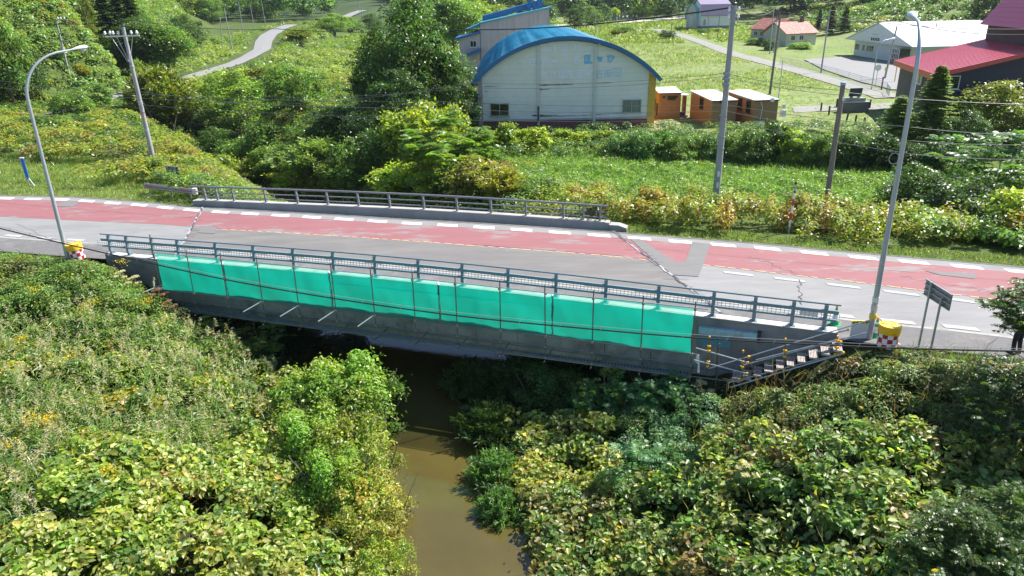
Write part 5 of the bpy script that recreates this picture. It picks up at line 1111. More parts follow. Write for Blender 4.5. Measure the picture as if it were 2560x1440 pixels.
# ---- white house with purple mansard roof and arched barn
p0 = GT(1770, 76); hse = empty('purple_roofed_house', tuple(p0), 'tall white house with a purple-grey gambrel roof and grey base', 'house')
a, b = GT(1752, 76), GT(1822, 74); b[2] = a[2]; u = unit(b-a); v = np.array([-u[1], u[0], 0]); L = np.linalg.norm(b-a); P = lambda s, t, z: a+u*s+v*t+EZ*z; D_ = 9.5; k_ = L/10.5
pur = pmat('purple_grey_roof', (.22, .18, .28), .5, var=.1, scale=1.5, stretch=(4, 1, 1)); whh = pmat('house_white', (.62, .64, .68), .7, var=.04)
MB().extr([P(0, 0, -.5), P(L, 0, -.5), P(L, 0, 1.3), P(0, 0, 1.3)], v*D_).build('base', mt('base_grey', (.16, .17, .22), .8, var=.1), hse)
gp_ = [(0, 1.302), (0, 4.6), (.9, 7.4), (D_/2, 9.0), (D_-.9, 7.4), (D_, 4.6), (D_, 1.302)]
MB().extr([P(.02, t, z) for t, z in gp_], u*(L-.04)).build('wall', whh, hse)
for (t0, z0), (t1, z1) in (((-.5, 4.3), (.8, 7.5)), ((.8, 7.5), (D_/2, 9.15)), ((D_/2, 9.15), (D_-.8, 7.5)), ((D_-.8, 7.5), (D_+.5, 4.3))):
    MB().extr([P(-.4, t0, z0), P(-.4, t1, z1), P(-.4, t1, z1+.2), P(-.4, t0, z0+.2)], u*(L+.8)).build('roof', pur, hse)
window(hse, P(.0, 3, 5.8), .9, 2.0, v, -u, frame_w, glass_m, 1); window(hse, P(-.0, 4, 2.6), .9, 1.4, v, -u, frame_w, glass_m, 1); window(hse, P(1.0, -.02, 2.4), .9, 1.8, u, -v, frame_w, curt_m, 1)
a, b = GT(1714, 70), GT(1737, 74); b[2] = a[2]; u = unit(b-a); v = np.array([-u[1], u[0], 0]); L = np.linalg.norm(b-a)*1.15; P = lambda s, t, z: a+u*s+v*t+EZ*z
barn = empty('arched_barn', tuple(a), 'pale barn with a light blue arched roof beside the purple-roofed house', 'barn'); hb = 7.2
arc = [(L/2-L/2*math.cos(t)*(1 if True else 1), hb*.42+hb*.58*math.sin(t)) for t in np.linspace(0, math.pi, 12)]
MB().extr([P(0, 0, -.4), P(L, 0, -.4)]+[P(L-s_, 0, z_) for s_, z_ in arc], v*11).build('wall', mt('barn_cream', (.46, .45, .40), .8, var=.08), barn)
mb = MB(); V = []; Fc = []
for i, t in enumerate(np.linspace(-.1, math.pi+.1, 14)):
    s_, z_ = L/2-(L/2+.15)*math.cos(t), hb*.42+(hb*.58+.15)*math.sin(t); V += [P(s_, -.4, z_), P(s_, 11.4, z_), P(L/2+(s_-L/2)*1.04, 11.4, z_+.12), P(L/2+(s_-L/2)*1.04, -.4, z_+.12)]
for i in range(13):
    for k in range(4): Fc.append((i*4+k, i*4+(k+1) % 4, i*4+4+(k+1) % 4, i*4+4+k))
mb.add(V, Fc); mb.build('roof', mt('light_blue_roof', (.20, .50, .58), .4, var=.06), barn)
MB().box(P(L*.5, -.03, 1.9), (L*.42, .08, 4.0), ax=(u, v, EZ)).build('door', mt('barn_door', (.5, .53, .56), .6, var=.05), barn)
# ---- round mirror sign, arrow marker, gate posts in the forecourt
b = GT(2187, 222); e = empty('round_sign', tuple(b), 'round white sign on a thin post at the forecourt edge', 'road sign'); MB().tube([b, b+[0, 0, 3.0]], .04, 6).build('post', galv_m, e)
mb = MB(); c = b+[0, -.06, 2.7]; V = [c+[.42*math.cos(t), 0, .42*math.sin(t)] for t in np.linspace(0, 6.283, 17)[:-1]]; mb.extr(V, (0, .03, 0)); mb.build('disc', mt('sign_disc', (.68, .72, .76), .4), e)
b = GT(2203, 226); tag(MB().tube([b, b+[0, 0, 1.7]], .10, 8).build('gate_post', mt('post_maroon', (.22, .03, .07), .6), origin=tuple(b)), 'maroon post at the right end of the wire fence', 'post')
b = GT(2236, 206); tag(MB().tube([b, b+[0, 0, 2.5]], .07, 8).build('yellow_post', mt('stake_yellow'), origin=tuple(b)), 'thin yellow post beside the dark building wall', 'post')
b = GT(2240, 150); e = empty('barber_marker', tuple(b), 'leaning red and white striped road edge marker before the white roof', 'marker pole')
for k in range(5): MB().tube([b+[.12*k, 0, 2.4+k*.55], b+[.12*k+.12, 0, 2.95+k*.55]], .12, 8).build('band', mt('marker_red') if k % 2 == 0 else mt('marker_white'), e)
MB().tube([b, b+[0, 0, 2.4]], .05, 6).build('post', galv_m, e)
b = GT(2325, 150); e = empty('edge_arrow', tuple(b), 'small downward arrow road-edge marker above the white roof', 'marker'); MB().tube([b, b+[0, 0, 6.0]], .06, 6).build('post', galv_m, e); MB().extr([b+[-.35, -.1, 4.8], b+[0, -.1, 4.0], b+[.35, -.1, 4.8], b+[.12, -.1, 4.8], b+[.12, -.1, 6.6], b+[-.12, -.1, 6.6], b+[-.12, -.1, 4.8]], (0, .08, 0)).build('arrow', mt('arrow_tan', (.5, .38, .25), .6), e)
# ---- gravestones beside the upper road
gst = pmat('gravestone', (.20, .22, .26), .5, var=.3, scale=2); prot = None
mb = MB(); mb.box((0, 0, .25), (1.6, 1.4, .5)); base_me = mb.build('base', gst, None); mb2 = MB(); mb2.box((0, 0, .95), (.7, .6, .9)); mb2.box((0, 0, 1.85), (.42, .4, .9)); col_me = mb2.build('column', mt('gravestone_dark', (.09, .10, .13), .4, var=.3), None)
root = bpy.data.objects.new('gravestone', None); link(root); base_me.parent = root; col_me.parent = root
tag(root, 'grey family gravestone in the row behind the pale upper road', 'gravestone', 'gravestones beside the upper road')
gi = 0
for px in range(1498, 1712, 8):
    py = 59-(px-1498)*.135; 
    for dy in (-3.0, -7.0):
        if random.random() < .2: continue
        p = GT(px+random.uniform(-3, 3), py+dy*.5); o = root if gi == 0 else copy_tree(root); o.location = tuple(p); s_ = random.uniform(.7, 1.25); o.scale = (s_, s_, s_*random.uniform(.7, 1.3)); gi += 1

# ================================================================== PERSON
pb = G2(2537, 884); e = empty('person', tuple(pb), 'person in dark trousers and dark jacket standing on the footway at the right edge', 'person', None, R(15))
def skin(name, pts, edges, mat, root=0, lvl=2):
    me = bpy.data.meshes.new(name); me.from_pydata([p[:3] for p in pts], edges, []); me.materials.append(mat); o = bpy.data.objects.new(name, me); link(o, e)
    m_ = o.modifiers.new('skin', 'SKIN'); m_.use_smooth_shade = True
    for i, p in enumerate(pts): me.skin_vertices[0].data[i].radius = (p[3], p[4] if len(p) > 4 else p[3])
    me.skin_vertices[0].data[root].use_root = True; s_ = o.modifiers.new('sub', 'SUBSURF'); s_.levels = lvl; s_.render_levels = lvl; return o
for o_ in (0,): pass
skin_m = mt('skin_tone', (.42, .25, .17), .55, var=.05); trou = mt('dark_trousers', (.012, .012, .018), .85, var=.2); jack = mt('dark_jacket', (.02, .022, .03), .8, var=.2)
BD = [(0, 0, .93, .13, .10), (0, 0, 1.10, .125, .09), (0, 0, 1.30, .15, .10), (0, .0, 1.43, .07), (0, .01, 1.51, .052), (0, .01, 1.60, .075, .085), (0, .01, 1.68, .075, .09),
      (-.10, 0, .88, .085), (-.12, .02, .48, .055), (-.13, -.02, .10, .038), (-.13, .10, .04, .035), (.10, 0, .88, .085), (.13, .03, .48, .055), (.15, -.02, .10, .038), (.16, .10, .04, .035),
      (-.19, 0, 1.40, .055), (-.25, -.01, 1.13, .042), (-.20, .16, .98, .03), (-.17, .22, .96, .028), (.19, 0, 1.40, .055), (.25, -.01, 1.13, .042), (.20, .16, .98, .03), (.17, .22, .96, .028)]
BE = [(0, 1), (1, 2), (2, 3), (3, 4), (4, 5), (5, 6), (0, 7), (7, 8), (8, 9), (9, 10), (0, 11), (11, 12), (12, 13), (13, 14), (2, 15), (15, 16), (16, 17), (17, 18), (2, 19), (19, 20), (20, 21), (21, 22)]
n0 = len(BD)
for hx, i0, sg in ((-.17, 18, -1), (.17, 22, 1)):
    for k in range(4):
        x = hx+(k-1.5)*.018; L = (.05, .056, .052, .04)[k]; BD += [(x, .255, .955, .010), (x, .255+L*.5, .945, .009), (x-sg*.004, .255+L*.8, .925, .008)]; j = len(BD)-3; BE += [(i0, j), (j, j+1), (j+1, j+2)]
    BD += [(hx-sg*.034, .235, .955, .010), (hx-sg*.045, .262, .95, .009)]; j = len(BD)-2; BE += [(i0, j), (j, j+1)]
skin('body', BD, BE, skin_m)
skin('trousers', [(0, 0, .93, .15, .115), (0, 0, 1.02, .14, .11), (-.10, 0, .86, .10), (-.12, .02, .48, .078), (-.13, -.02, .09, .068), (.10, 0, .86, .10), (.13, .03, .48, .078), (.15, -.02, .09, .068)], [(0, 1), (0, 2), (2, 3), (3, 4), (0, 5), (5, 6), (6, 7)], trou)
skin('jacket', [(0, 0, 1.05, .16, .12), (0, 0, 1.22, .16, .12), (0, 0, 1.38, .15, .10), (0, 0, 1.45, .07), (-.19, 0, 1.40, .07), (-.25, -.01, 1.13, .057), (-.205, .14, .995, .046), (.19, 0, 1.40, .07), (.25, -.01, 1.13, .057), (.205, .14, .995, .046)], [(0, 1), (1, 2), (2, 3), (2, 4), (4, 5), (5, 6), (2, 7), (7, 8), (8, 9)], jack)
hair = mt('hair_black', (.012, .010, .010), .7)
o_ = MB().lathe([(.0, 1.755), (.06, 1.745), (.095, 1.70), (.10, 1.655), (.092, 1.63)], (0, -.01, 0), 14).build('cap', mt('cyan_cap', (.03, .40, .50), .6, var=.1), None, smooth=True); o_.parent = e
o_ = MB().box((0, .10, 1.655), (.15, .10, .012)).build('cap_brim', mt('cyan_cap'), None); o_.parent = e
o_ = MB().lathe([(.06, 1.555), (.088, 1.59), (.096, 1.64)], (0, -.025, 0), 12).build('hair', hair, None, smooth=True); o_.parent = e
for sx in (-1, 1):
    o_ = MB().lathe([(0, -.012), (.011, 0), (0, .012)], (sx*.03, .092, 1.625), 8).build('eye', hair, None); o_.parent = e
    o_ = MB().box((sx*.082, .01, 1.615), (.02, .035, .055)).build('ear', skin_m, None, bevel=.008); o_.parent = e
    o_ = MB().box((sx*.14, .06, .035), (.095, .27, .07)).build('shoe', hair, None, bevel=.02); o_.parent = e
o_ = MB().add([(-.012, .088, 1.585), (.012, .088, 1.585), (0, .115, 1.588), (0, .088, 1.625)], [(0, 1, 2), (1, 3, 2), (3, 0, 2), (0, 3, 1)]).build('nose', skin_m, None); o_.parent = e
o_ = MB().box((0, .088, 1.565), (.045, .012, .008)).build('mouth', mt('lips', (.30, .12, .10), .6), None); o_.parent = e
# ================================================================== VEGETATION
def PROJ(P):
    v = P-CP; d = v@_f; return 1280+F*(v@RX)/d, 720-F*(v@UX)/d, d
def trunk_mesh(name, h, r, limbs, spread, mat, seed=0, multi=1, z_crown=.45, bend=.06):
    rs = random.Random(seed); mb = MB()
    for m_ in range(multi):
        ox, oy = (rs.uniform(-.25, .25)*h*.12*multi, rs.uniform(-.25, .25)*h*.12*multi) if multi > 1 else (0, 0); pts = []
        for i in range(6): t = i/5; pts.append(np.array([ox*(1+t*3)+rs.uniform(-1, 1)*bend*h*.3*t, oy*(1+t*3)+rs.uniform(-1, 1)*bend*h*.3*t, -.4+(h*.92+.4)*t]))
        mb.tube(pts, [r*(1-.8*t/5) for t in range(6)], 7)
        for k in range(limbs):
            t = rs.uniform(z_crown*.6, .85); b = pts[int(t*5)]*(1-(t*5) % 1)+pts[min(5, int(t*5)+1)]*((t*5) % 1); a = rs.uniform(0, 6.28); L = spread*rs.uniform(.6, .95)*(1.15-t)
            q = b+np.array([math.cos(a)*L*.5, math.sin(a)*L*.5, L*.35]); e_ = b+np.array([math.cos(a)*L, math.sin(a)*L, L*.55+rs.uniform(0, .3)*L])
            mb.tube([b, q, e_], [r*.42*(1-t*.5), r*.25*(1-t*.4), r*.08], 5, cap=False)
    me = bpy.data.meshes.new(name); me.from_pydata(mb.v, [], mb.f); me.materials.append(mat); return me
def crown_clusters(h, w_, n, r, base=.3, top_narrow=.5, hollow=.35):
    out = []
    while len(out) < n:
        d = unit(rng.normal(size=3)); rr = (hollow+(1-hollow)*rng.random()**.6); z = base*h+(h-base*h)*(.5+.5*d[2]*rr); k = 1-top_narrow*max(0, (z/h-.55)/.45)**1.5
        out.append([d[0]*rr*w_/2*k, d[1]*rr*w_/2*k, z-r*.6])
    return np.array(out)
GREEN = np.array([.12, .195, .042])
def broad(seed, h=9, w_=7, n=80, r=1.15, leaf=.30, k=150, base=.22, lw=.55, trunkr=.16, six=False, tn=.5, multi=1, bark=BARK, cvar=.28):
    global rng; rng = np.random.default_rng(seed); C = crown_clusters(h, w_, n, r, base, tn); Lv = Leaves()
    q_ = rng.uniform(.45, 1.5, n); rad = np.stack([r*q_*rng.uniform(.8, 1.25, n), r*q_*rng.uniform(.8, 1.25, n), r*q_*rng.uniform(.55, .9, n)], 1)
    col = GREEN*rng.lognormal(0, .16, (n, 1))*np.stack([rng.lognormal(0, .12, n), np.ones(n), np.ones(n)], 1)
    clumps(Lv, C, rad, k, leaf, leaf*lw, col, tilt=.9, up=.7, depth=.55, six=six, v=cvar, low=-.5)
    # stray sprigs give the outline an uneven edge
    m = n*14; idx = rng.integers(0, n, m); d = unit(rng.normal(size=(m, 3))); P = C[idx]+d*rad[idx]*rng.uniform(1.0, 1.45, (m, 1)); Lv.add(P, unit(d+rng.normal(size=(m, 3))*.5), unit(rng.normal(size=(m, 3))+[0, 0, 1]), leaf*rng.uniform(.6, 1.1, m), leaf*lw*np.ones(m), vary(GREEN*1.1, m), six=False)
    return Lv.mesh('crown', LEAF), trunk_mesh('trunk', h*.85, trunkr, 9 if multi == 1 else 4, w_*.45, bark, seed, multi, base)
def conifer(seed, h=10, w_=4.4, nb=300, dark=.8):
    global rng; rng = np.random.default_rng(seed); Lv = Leaves(); t = rng.random(nb)**.8; z = h*(.06+.92*t); L = w_/2*(1-t)**.85*rng.uniform(.7, 1.15, nb)+.15; a = rng.uniform(0, 6.28, nb)
    k = 34; idx = np.repeat(np.arange(nb), k); u = np.tile((np.arange(k)+.5)/k, nb); A = np.stack([np.cos(a[idx]), np.sin(a[idx]), np.zeros(nb*k)], 1); r_ = u*L[idx]
    P = A*r_[:, None]; P[:, 2] = z[idx]-L[idx]*.28*u+L[idx]*.16*u**3; B = np.stack([-A[:, 1], A[:, 0], A[:, 2]], 1); s = np.where(np.arange(len(P)) % 2, 1, -1)[:, None]
    ax = unit(A*.8+B*s*.9+rng.normal(size=P.shape)*.25+[0, 0, -.05]); ln = (.16+.34*(1-u)*L[idx]**.5)*rng.uniform(.7, 1.2, len(P)); col = vary(GREEN*[.75, .72, .9]*dark*1.6, len(P), .2)
    col[u > .8] *= [1.5, 1.45, 1.0]
    Lv.add(P, ax, unit(np.array([0, 0, 1.])+rng.normal(size=P.shape)*.35), ln, ln*.34, col, droop=.12, six=False)
    return Lv.mesh('crown', NEEDLE), trunk_mesh('trunk', h, .16, 0, 0, BARK, seed)
def sumac(seed, h=5, w_=6, nf=260, fl=.95, nl=9, ll=.30, lw=.10, col=GREEN, trunkr=.07, multi=3, base=.25):
    global rng; rng = np.random.default_rng(seed); Lv = Leaves(); C = crown_clusters(h, w_, nf//9+1, .4, base, .4, .45); idx = rng.integers(0, len(C), nf); a = rng.uniform(0, 6.28, nf)
    A = np.stack([np.cos(a), np.sin(a), rng.uniform(.05, .75, nf)], 1); P = C[idx]+rng.normal(size=(nf, 3))*[.15, .15, .12]; fronds(Lv, P, A, fl*rng.uniform(.6, 1.1, nf), nl, ll, lw, col)
    return Lv.mesh('crown', LEAF), trunk_mesh('trunk', h*.85, trunkr, 5, w_*.4, GREYB, seed, multi, base)
def wispy(seed, h=4.5, w_=4.5, n=2600, leaf=.42, lw=.10, multi=6, bark=GREYB, strands=120):
    """willow-like bush of upright rods with narrow leaves"""
    global rng; rng = np.random.default_rng(seed); Lv = Leaves(); ns = strands; a = rng.uniform(0, 6.28, ns); rr = rng.random(ns)**.6; tip = np.stack([np.cos(a)*rr*w_/2, np.sin(a)*rr*w_/2, h*(1-.35*rr**2)*rng.uniform(.75, 1.05, ns)], 1); k = n*3//ns
    idx = np.repeat(np.arange(ns), k); u = rng.uniform(.3, 1.0, ns*k); P = tip[idx]*np.stack([u, u, u**.75], 1)+rng.normal(size=(ns*k, 3))*.09*h/4; ax = unit(tip[idx]*[.5, .5, .35]+rng.normal(size=P.shape)*1.1)
    Lv.add(P, ax, unit(rng.normal(size=P.shape)+[0, 0, .7]), leaf*rng.uniform(.6, 1.2, len(P)), lw*np.ones(len(P)), vary(GREEN, len(P), .3, .15), six=False)
    return Lv.mesh('crown', LEAF), trunk_mesh('trunk', h*.8, .05, 4, w_*.35, bark, seed, multi, .3)
PROTO = {
 'broadA': (broad(11), 9, 7), 'broadB': (broad(12, 11, 8, 110, 1.2, .30, 150, .15, tn=.75), 11, 8), 'broadC': (broad(13, 8, 7.5, 90, 1.0, .26, 150, .12, tn=.3, multi=3, trunkr=.1), 8, 7.5),
 'shrubA': (broad(21, 3.2, 4.0, 60, .55, .19, 130, .02, tn=.2, multi=4, trunkr=.05), 3.2, 4), 'shrubB': (broad(22, 3.0, 3.4, 46, .5, .24, 120, .02, lw=.62, tn=.3, multi=4, trunkr=.05), 3, 3.4),
 'young': (broad(31, 4.0, 2.4, 26, .5, .30, 70, .15, lw=.5, tn=.5, multi=2, trunkr=.045, bark=GREYB), 4, 2.4),
 'conA': (conifer(41), 10, 4.4), 'conB': (conifer(42, 7, 5.2, 220), 7, 5.2), 'sumac': (sumac(51, 5, 6, 420, .95, 9, .36, .14), 5, 6), 'sumacB': (sumac(52, 4, 5, 200, 1.1, 9, .34, .12), 4, 5),
 'wispy': (wispy(61), 4.5, 4.5), 'farA': (broad(71, 12, 9, 60, 1.9, .75, 50, .1, tn=.6), 12, 9), 'farB': (broad(72, 11, 8, 50, 1.8, .8, 50, .05, tn=.35), 11, 8), 'farC': (conifer(73, 14, 5.5, 110), 14, 5.5)}
rng = np.random.default_rng(5)
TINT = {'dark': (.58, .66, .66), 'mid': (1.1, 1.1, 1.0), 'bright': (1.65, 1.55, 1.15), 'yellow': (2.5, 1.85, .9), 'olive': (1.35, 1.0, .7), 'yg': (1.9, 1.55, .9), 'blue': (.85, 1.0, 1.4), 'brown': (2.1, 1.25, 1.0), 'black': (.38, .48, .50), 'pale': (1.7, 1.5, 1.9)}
def plant(kind, b, h, wd, tint, label, cat='tree', group=None, name=None, rz=None):
    (cm, tm), H0, W0 = PROTO[kind]; e = empty(name or ('pine_tree' if kind.startswith('con') else 'shrub' if cat == 'shrub' else 'tree'), tuple(b), label, cat, group)
    c = bpy.data.objects.new('crown', cm); link(c, e); t = bpy.data.objects.new('trunk', tm); link(t, e)
    tc = np.array(TINT[tint])*random.uniform(.88, 1.14); c.color = (*tc, 1); e.scale = (wd/W0, wd/W0, h/H0); e.rotation_euler = (0, 0, random.uniform(0, 6.28) if rz is None else rz); return e
def tree_px(kind, px, yb, yt, wpx, tint, label, cat='tree', group=None, name=None):
    b = GT(px, yb); top = AY(px, yt, b[1]); d = (b-CP)@_f; h = max(1.0, top[2]-b[2]); return plant(kind, b, h, wpx*d/F, tint, label, cat, group, name)
TR = [ # kind, base px, base y, top y, width px, tint, label
 ('broadB', -50, 262, -90, 170, 'dark', 'big dark broadleaf tree at the far left edge'), ('broadA', 40, 272, 20, 120, 'mid', 'green broadleaf tree in front of the big dark one at the far left'), ('broadC', 88, 262, 90, 90, 'dark', 'dark rounded tree right of the left street lamp curve'),
 ('shrubA', 185, 290, 215, 100, 'mid', 'dark bush at the left end of the winding path'), ('shrubB', 245, 262, 205, 90, 'mid', 'green bush beside the left end of the winding path'), ('wispy', 212, 200, 160, 40, 'brown', 'reddish brown bush on the hillside below the power-line frame'),
 
 ('broadB', 365, 195, 30, 160, 'dark', 'dark maple beside the pole with six insulators'), ('broadA', 425, 198, 45, 150, 'mid', 'green maple behind the slender bracketed pole'), ('broadC', 470, 130, 30, 100, 'dark', 'dark tree right of the green maple'), 
 ('broadC', 520, 60, -20, 90, 'mid', 'tree above the pair of poles by the path'), ('broadA', 570, 50, -30, 90, 'dark', 'dark tree above the path, right of the pole pair'), ('broadC', 630, 45, -25, 80, 'mid', 'green tree above the fourth path pole'),
 ('wispy', 415, 322, 165, 170, 'olive', 'olive willow-like bush right of the pole with six insulators'), ('wispy', 360, 235, 150, 50, 'pale', 'pale bare-looking bush beside the pole with six insulators'), ('wispy', 460, 330, 215, 90, 'olive', 'smaller olive bush beside the willow-like one'),
 ('broadC', 605, 345, 168, 215, 'bright', 'spreading green tree in the middle of the left field'), ('broadA', 720, 285, 150, 130, 'mid', 'upright green tree behind the spreading one'), ('shrubA', 770, 290, 160, 110, 'mid', 'bushy green tree right of the upright one'), ('shrubA', 670, 380, 290, 120, 'mid', 'green bush at the right foot of the spreading tree'), ('shrubB', 650, 215, 165, 110, 'olive', 'olive bush behind the spreading tree'),
 ('broadC', 835, 88, 30, 95, 'bright', 'rounded bright green tree by the far path'), ('broadC', 875, 84, 40, 70, 'mid', 'rounded tree beside the bright one by the far path'), ('wispy', 745, 106, 72, 82, 'olive', 'rounded olive bush beside the winding path'), ('broadC', 930, 80, 30, 60, 'dark', 'small dark tree right of the far path'),
 ('broadB', 965, 300, 50, 150, 'dark', 'tall vine-clad dark tree left of the hall, leftmost of its group'), ('broadB', 1045, 320, -40, 190, 'dark', 'tallest dark tree left of the hall'), ('broadA', 1110, 318, 95, 150, 'dark', 'dark tree crowding the left wall of the hall'), ('broadC', 1000, 352, 165, 170, 'black', 'shadowed tree at the front of the dark group'), ('broadC', 1150, 340, 180, 110, 'dark', 'tree touching the left pillar of the hall'), ('broadA', 925, 300, 150, 90, 'dark', 'narrow dark tree at the left of the dark group'),  # black tint puts tree shade into the shadowed one's leaf colour
 ('broadA', 1135, 140, -20, 150, 'mid', 'green tree behind the dark group, above the annex'), ('broadC', 1185, 100, 0, 110, 'bright', 'bright tree behind the school roof'), ('broadA', 1240, 90, 5, 100, 'yg', 'yellow-green tree behind the school roof'), ('broadC', 1060, 130, 0, 120, 'mid', 'green tree behind the tallest dark tree'),
 ('shrubA', 1005, 395, 262, 120, 'yg', 'yellow-green bush below the dark trees'), ('shrubB', 1060, 400, 248, 150, 'yellow', 'yellow bush below the dark trees'), ('shrubB', 1130, 372, 255, 100, 'yellow', 'yellow bush touching the hall corner'), ('sumac', 1120, 452, 275, 235, 'bright', 'green pinnate-leaved tree in front of the hall corner'), ('sumac', 1180, 440, 330, 150, 'mid', 'smaller pinnate-leaved tree beside the hall corner'),
 ('shrubA', 900, 470, 335, 150, 'mid', 'green bush above the dark gap of the river'), ('shrubB', 860, 478, 385, 120, 'olive', 'olive bush left of the river gap'), ('wispy', 800, 450, 345, 180, 'pale', 'pale reedy willow bush above the railing'), ('wispy', 740, 440, 370, 150, 'pale', 'second pale reedy bush above the railing'), ('shrubA', 960, 420, 300, 130, 'dark', 'shadowed bush left of the pinnate-leaved tree'), ('shrubA', 920, 380, 260, 130, 'black', 'black-green bush in the shade of the dark trees'), ('shrubA', 840, 350, 255, 140, 'dark', 'dark bush left of the dark tree group'), ('shrubA', 770, 395, 300, 120, 'mid', 'green bush right of the spreading tree'),  # shaded bushes carry the shadow of the dark trees in their tint
 ('shrubA', 600, 420, 340, 130, 'mid', 'green bush on the river bank behind the sign back'), ('shrubA', 690, 445, 350, 130, 'mid', 'green bush on the river bank left of the reedy bushes'), ('shrubB', 560, 455, 385, 110, 'yg', 'yellow-green bush behind the short guardrail'), ('wispy', 640, 470, 395, 120, 'olive', 'olive bush just behind the left end of the far railing'), ('shrubB', 745, 480, 400, 120, 'yellow', 'yellow bush behind the left part of the far railing'), ('shrubA', 560, 390, 310, 120, 'dark', 'dark bush at the left foot of the spreading tree'),
 ('shrubB', 1010, 505, 400, 150, 'yellow', 'yellow bush just behind the bridge railing'), ('shrubB', 1085, 512, 415, 120, 'yg', 'yellow-green bush just behind the bridge railing'), ('shrubB', 1190, 500, 390, 150, 'brown', 'yellow-brown bush behind the bridge railing'), ('wispy', 1260, 510, 420, 130, 'brown', 'pinkish dry bush behind the bridge railing'), ('shrubA', 1150, 490, 400, 110, 'mid', 'small green bush behind the bridge railing'), ('shrubA', 1340, 500, 430, 140, 'bright', 'low bright bush near the end of the far railing'),
 ('conB', 2235, 372, 236, 170, 'bright', 'smaller yellowish conifer beside the red-roofed building'), ('conA', 2316, 382, 160, 170, 'bright', 'taller dark conifer in front of the navy wall'), ('broadC', 2480, 350, 195, 210, 'olive', 'rounded brownish green tree in front of the navy wall'), ('broadC', 2400, 400, 270, 120, 'black', 'dark bush between the conifer and the rounded tree'), ('sumacB', 2490, 500, 315, 240, 'blue', 'glossy pinnate-leaved tree at the right edge'), ('sumacB', 2370, 440, 330, 160, 'blue', 'glossy pinnate-leaved bush below the conifers'), ('sumacB', 2570, 470, 350, 150, 'mid', 'pinnate-leaved tree cut by the right edge'),
 ('shrubB', 2520, 600, 470, 190, 'yellow', 'yellow-brown bush at the right edge above the road'), ('shrubA', 2400, 560, 430, 200, 'black', 'dark bush in the shade at the right'), ('shrubA', 2290, 520, 400, 160, 'dark', 'dark bush behind the right street lamp'), ('shrubA', 2470, 590, 480, 150, 'dark', 'dark bush left of the yellow-brown one'),  # black tint holds the shade in that bush's leaf colour
 ('shrubA', 1668, 96, 72, 44, 'dark', 'lone dark bush on the lawn beside the village road'), ('shrubA', 1925, 125, 92, 40, 'dark', 'dark bush against the bungalow wall'), ('shrubA', 1885, 112, 92, 50, 'mid', 'green bush at the left of the bungalow'), ('shrubA', 2000, 122, 104, 60, 'bright', 'bright bush below the bungalow windows'), ('shrubA', 1760, 82, 70, 40, 'mid', 'small bush at the base of the purple-roofed house'), ('shrubA', 1790, 80, 68, 40, 'yg', 'yellow-green bush at the base of the purple-roofed house'),
 ('conB', 2075, 85, 10, 60, 'olive', 'yellowish pine behind the bungalow, left of two'), ('conB', 2110, 82, 15, 60, 'mid', 'pine behind the bungalow, right of two'), ('conB', 2045, 78, 22, 40, 'dark', 'small dark pine behind the bungalow'),
 ('broadC', 2455, 80, -40, 90, 'black', 'dark tree beside the crimson tower roof'), ('broadC', 2540, 60, -60, 90, 'black', 'dark tree behind the crimson tower roof'),
 ('broadC', 1440, 72, 8, 60, 'dark', 'dark round tree right of the school building'), ('broadC', 1475, 66, 12, 60, 'mid', 'green round tree right of the school building'), ('broadC', 1505, 60, 6, 50, 'dark', 'dark tree at the left end of the grave row'), ('shrubB', 1536, 46, 18, 26, 'yellow', 'bright yellow small tree behind the grave row'), ('broadC', 1600, 46, 10, 50, 'mid', 'green tree behind the middle of the grave row'), ('broadC', 1665, 42, 6, 60, 'dark', 'dark tree behind the right part of the grave row'), ('broadC', 1640, 44, 2, 50, 'bright', 'bright tree behind the grave row'),
 ('wispy', 1540, 90, 72, 36, 'olive', 'small olive bush on the meadow beyond the blue roof'), ('shrubA', 1560, 82, 62, 60, 'mid', 'low green bush on the meadow beyond the blue roof')]
for k, px, yb, yt, wp, ti, lab in TR:
    sh = k in ('shrubA', 'shrubB', 'wispy') or 'bush' in lab
    tree_px(k, px, yb, yt, wp, ti, lab, 'shrub' if sh else 'tree', 'shrubs' if sh else 'trees')
for k, px, yt, Yd, wp, ti, lab in [('conA', 240, -70, 140, 100, 'black', 'near-black conifer behind the spur at the top left, left of three'), ('conA', 275, -60, 144, 100, 'black', 'near-black conifer behind the spur at the top left, middle of three'), ('conA', 310, -50, 142, 100, 'black', 'near-black conifer behind the pole with six insulators'), ('broadC', 200, -30, 146, 50, 'olive', 'thin greyish tree left of the near-black conifers'), ('broadA', 345, 40, 134, 130, 'dark', 'shadowed tree at the foot of the spur'), ('broadB', 330, 20, 146, 150, 'dark', 'dark tree between the conifers and the maple')]:
    p = AY(px, yt, Yd); zb = float(T(p[0], Yd)); plant(k, (p[0], Yd, zb), max(4, p[2]-zb), wp*Yd/F, ti, lab, 'tree', 'trees')
# young yellow trees in a row in front of the hall
wd_ = ['first from the left', 'second from the left', 'third from the left', 'fourth from the left', 'fifth from the left', 'middle one', 'fifth from the right', 'fourth from the right', 'third from the right', 'second from the right', 'last on the right']
for i, px in enumerate([1235, 1268, 1305, 1342, 1378, 1412, 1445, 1478, 1512, 1546, 1580]):
    tree_px('young', px, random.uniform(360, 388), [322, 298, 318, 312, 330, 320, 326, 334, 322, 338, 335][i], 62, ['yellow', 'yg', 'yg'][i % 3], 'young yellow-leaved tree below the white hall wall, '+wd_[i], 'tree', 'young trees below the hall')
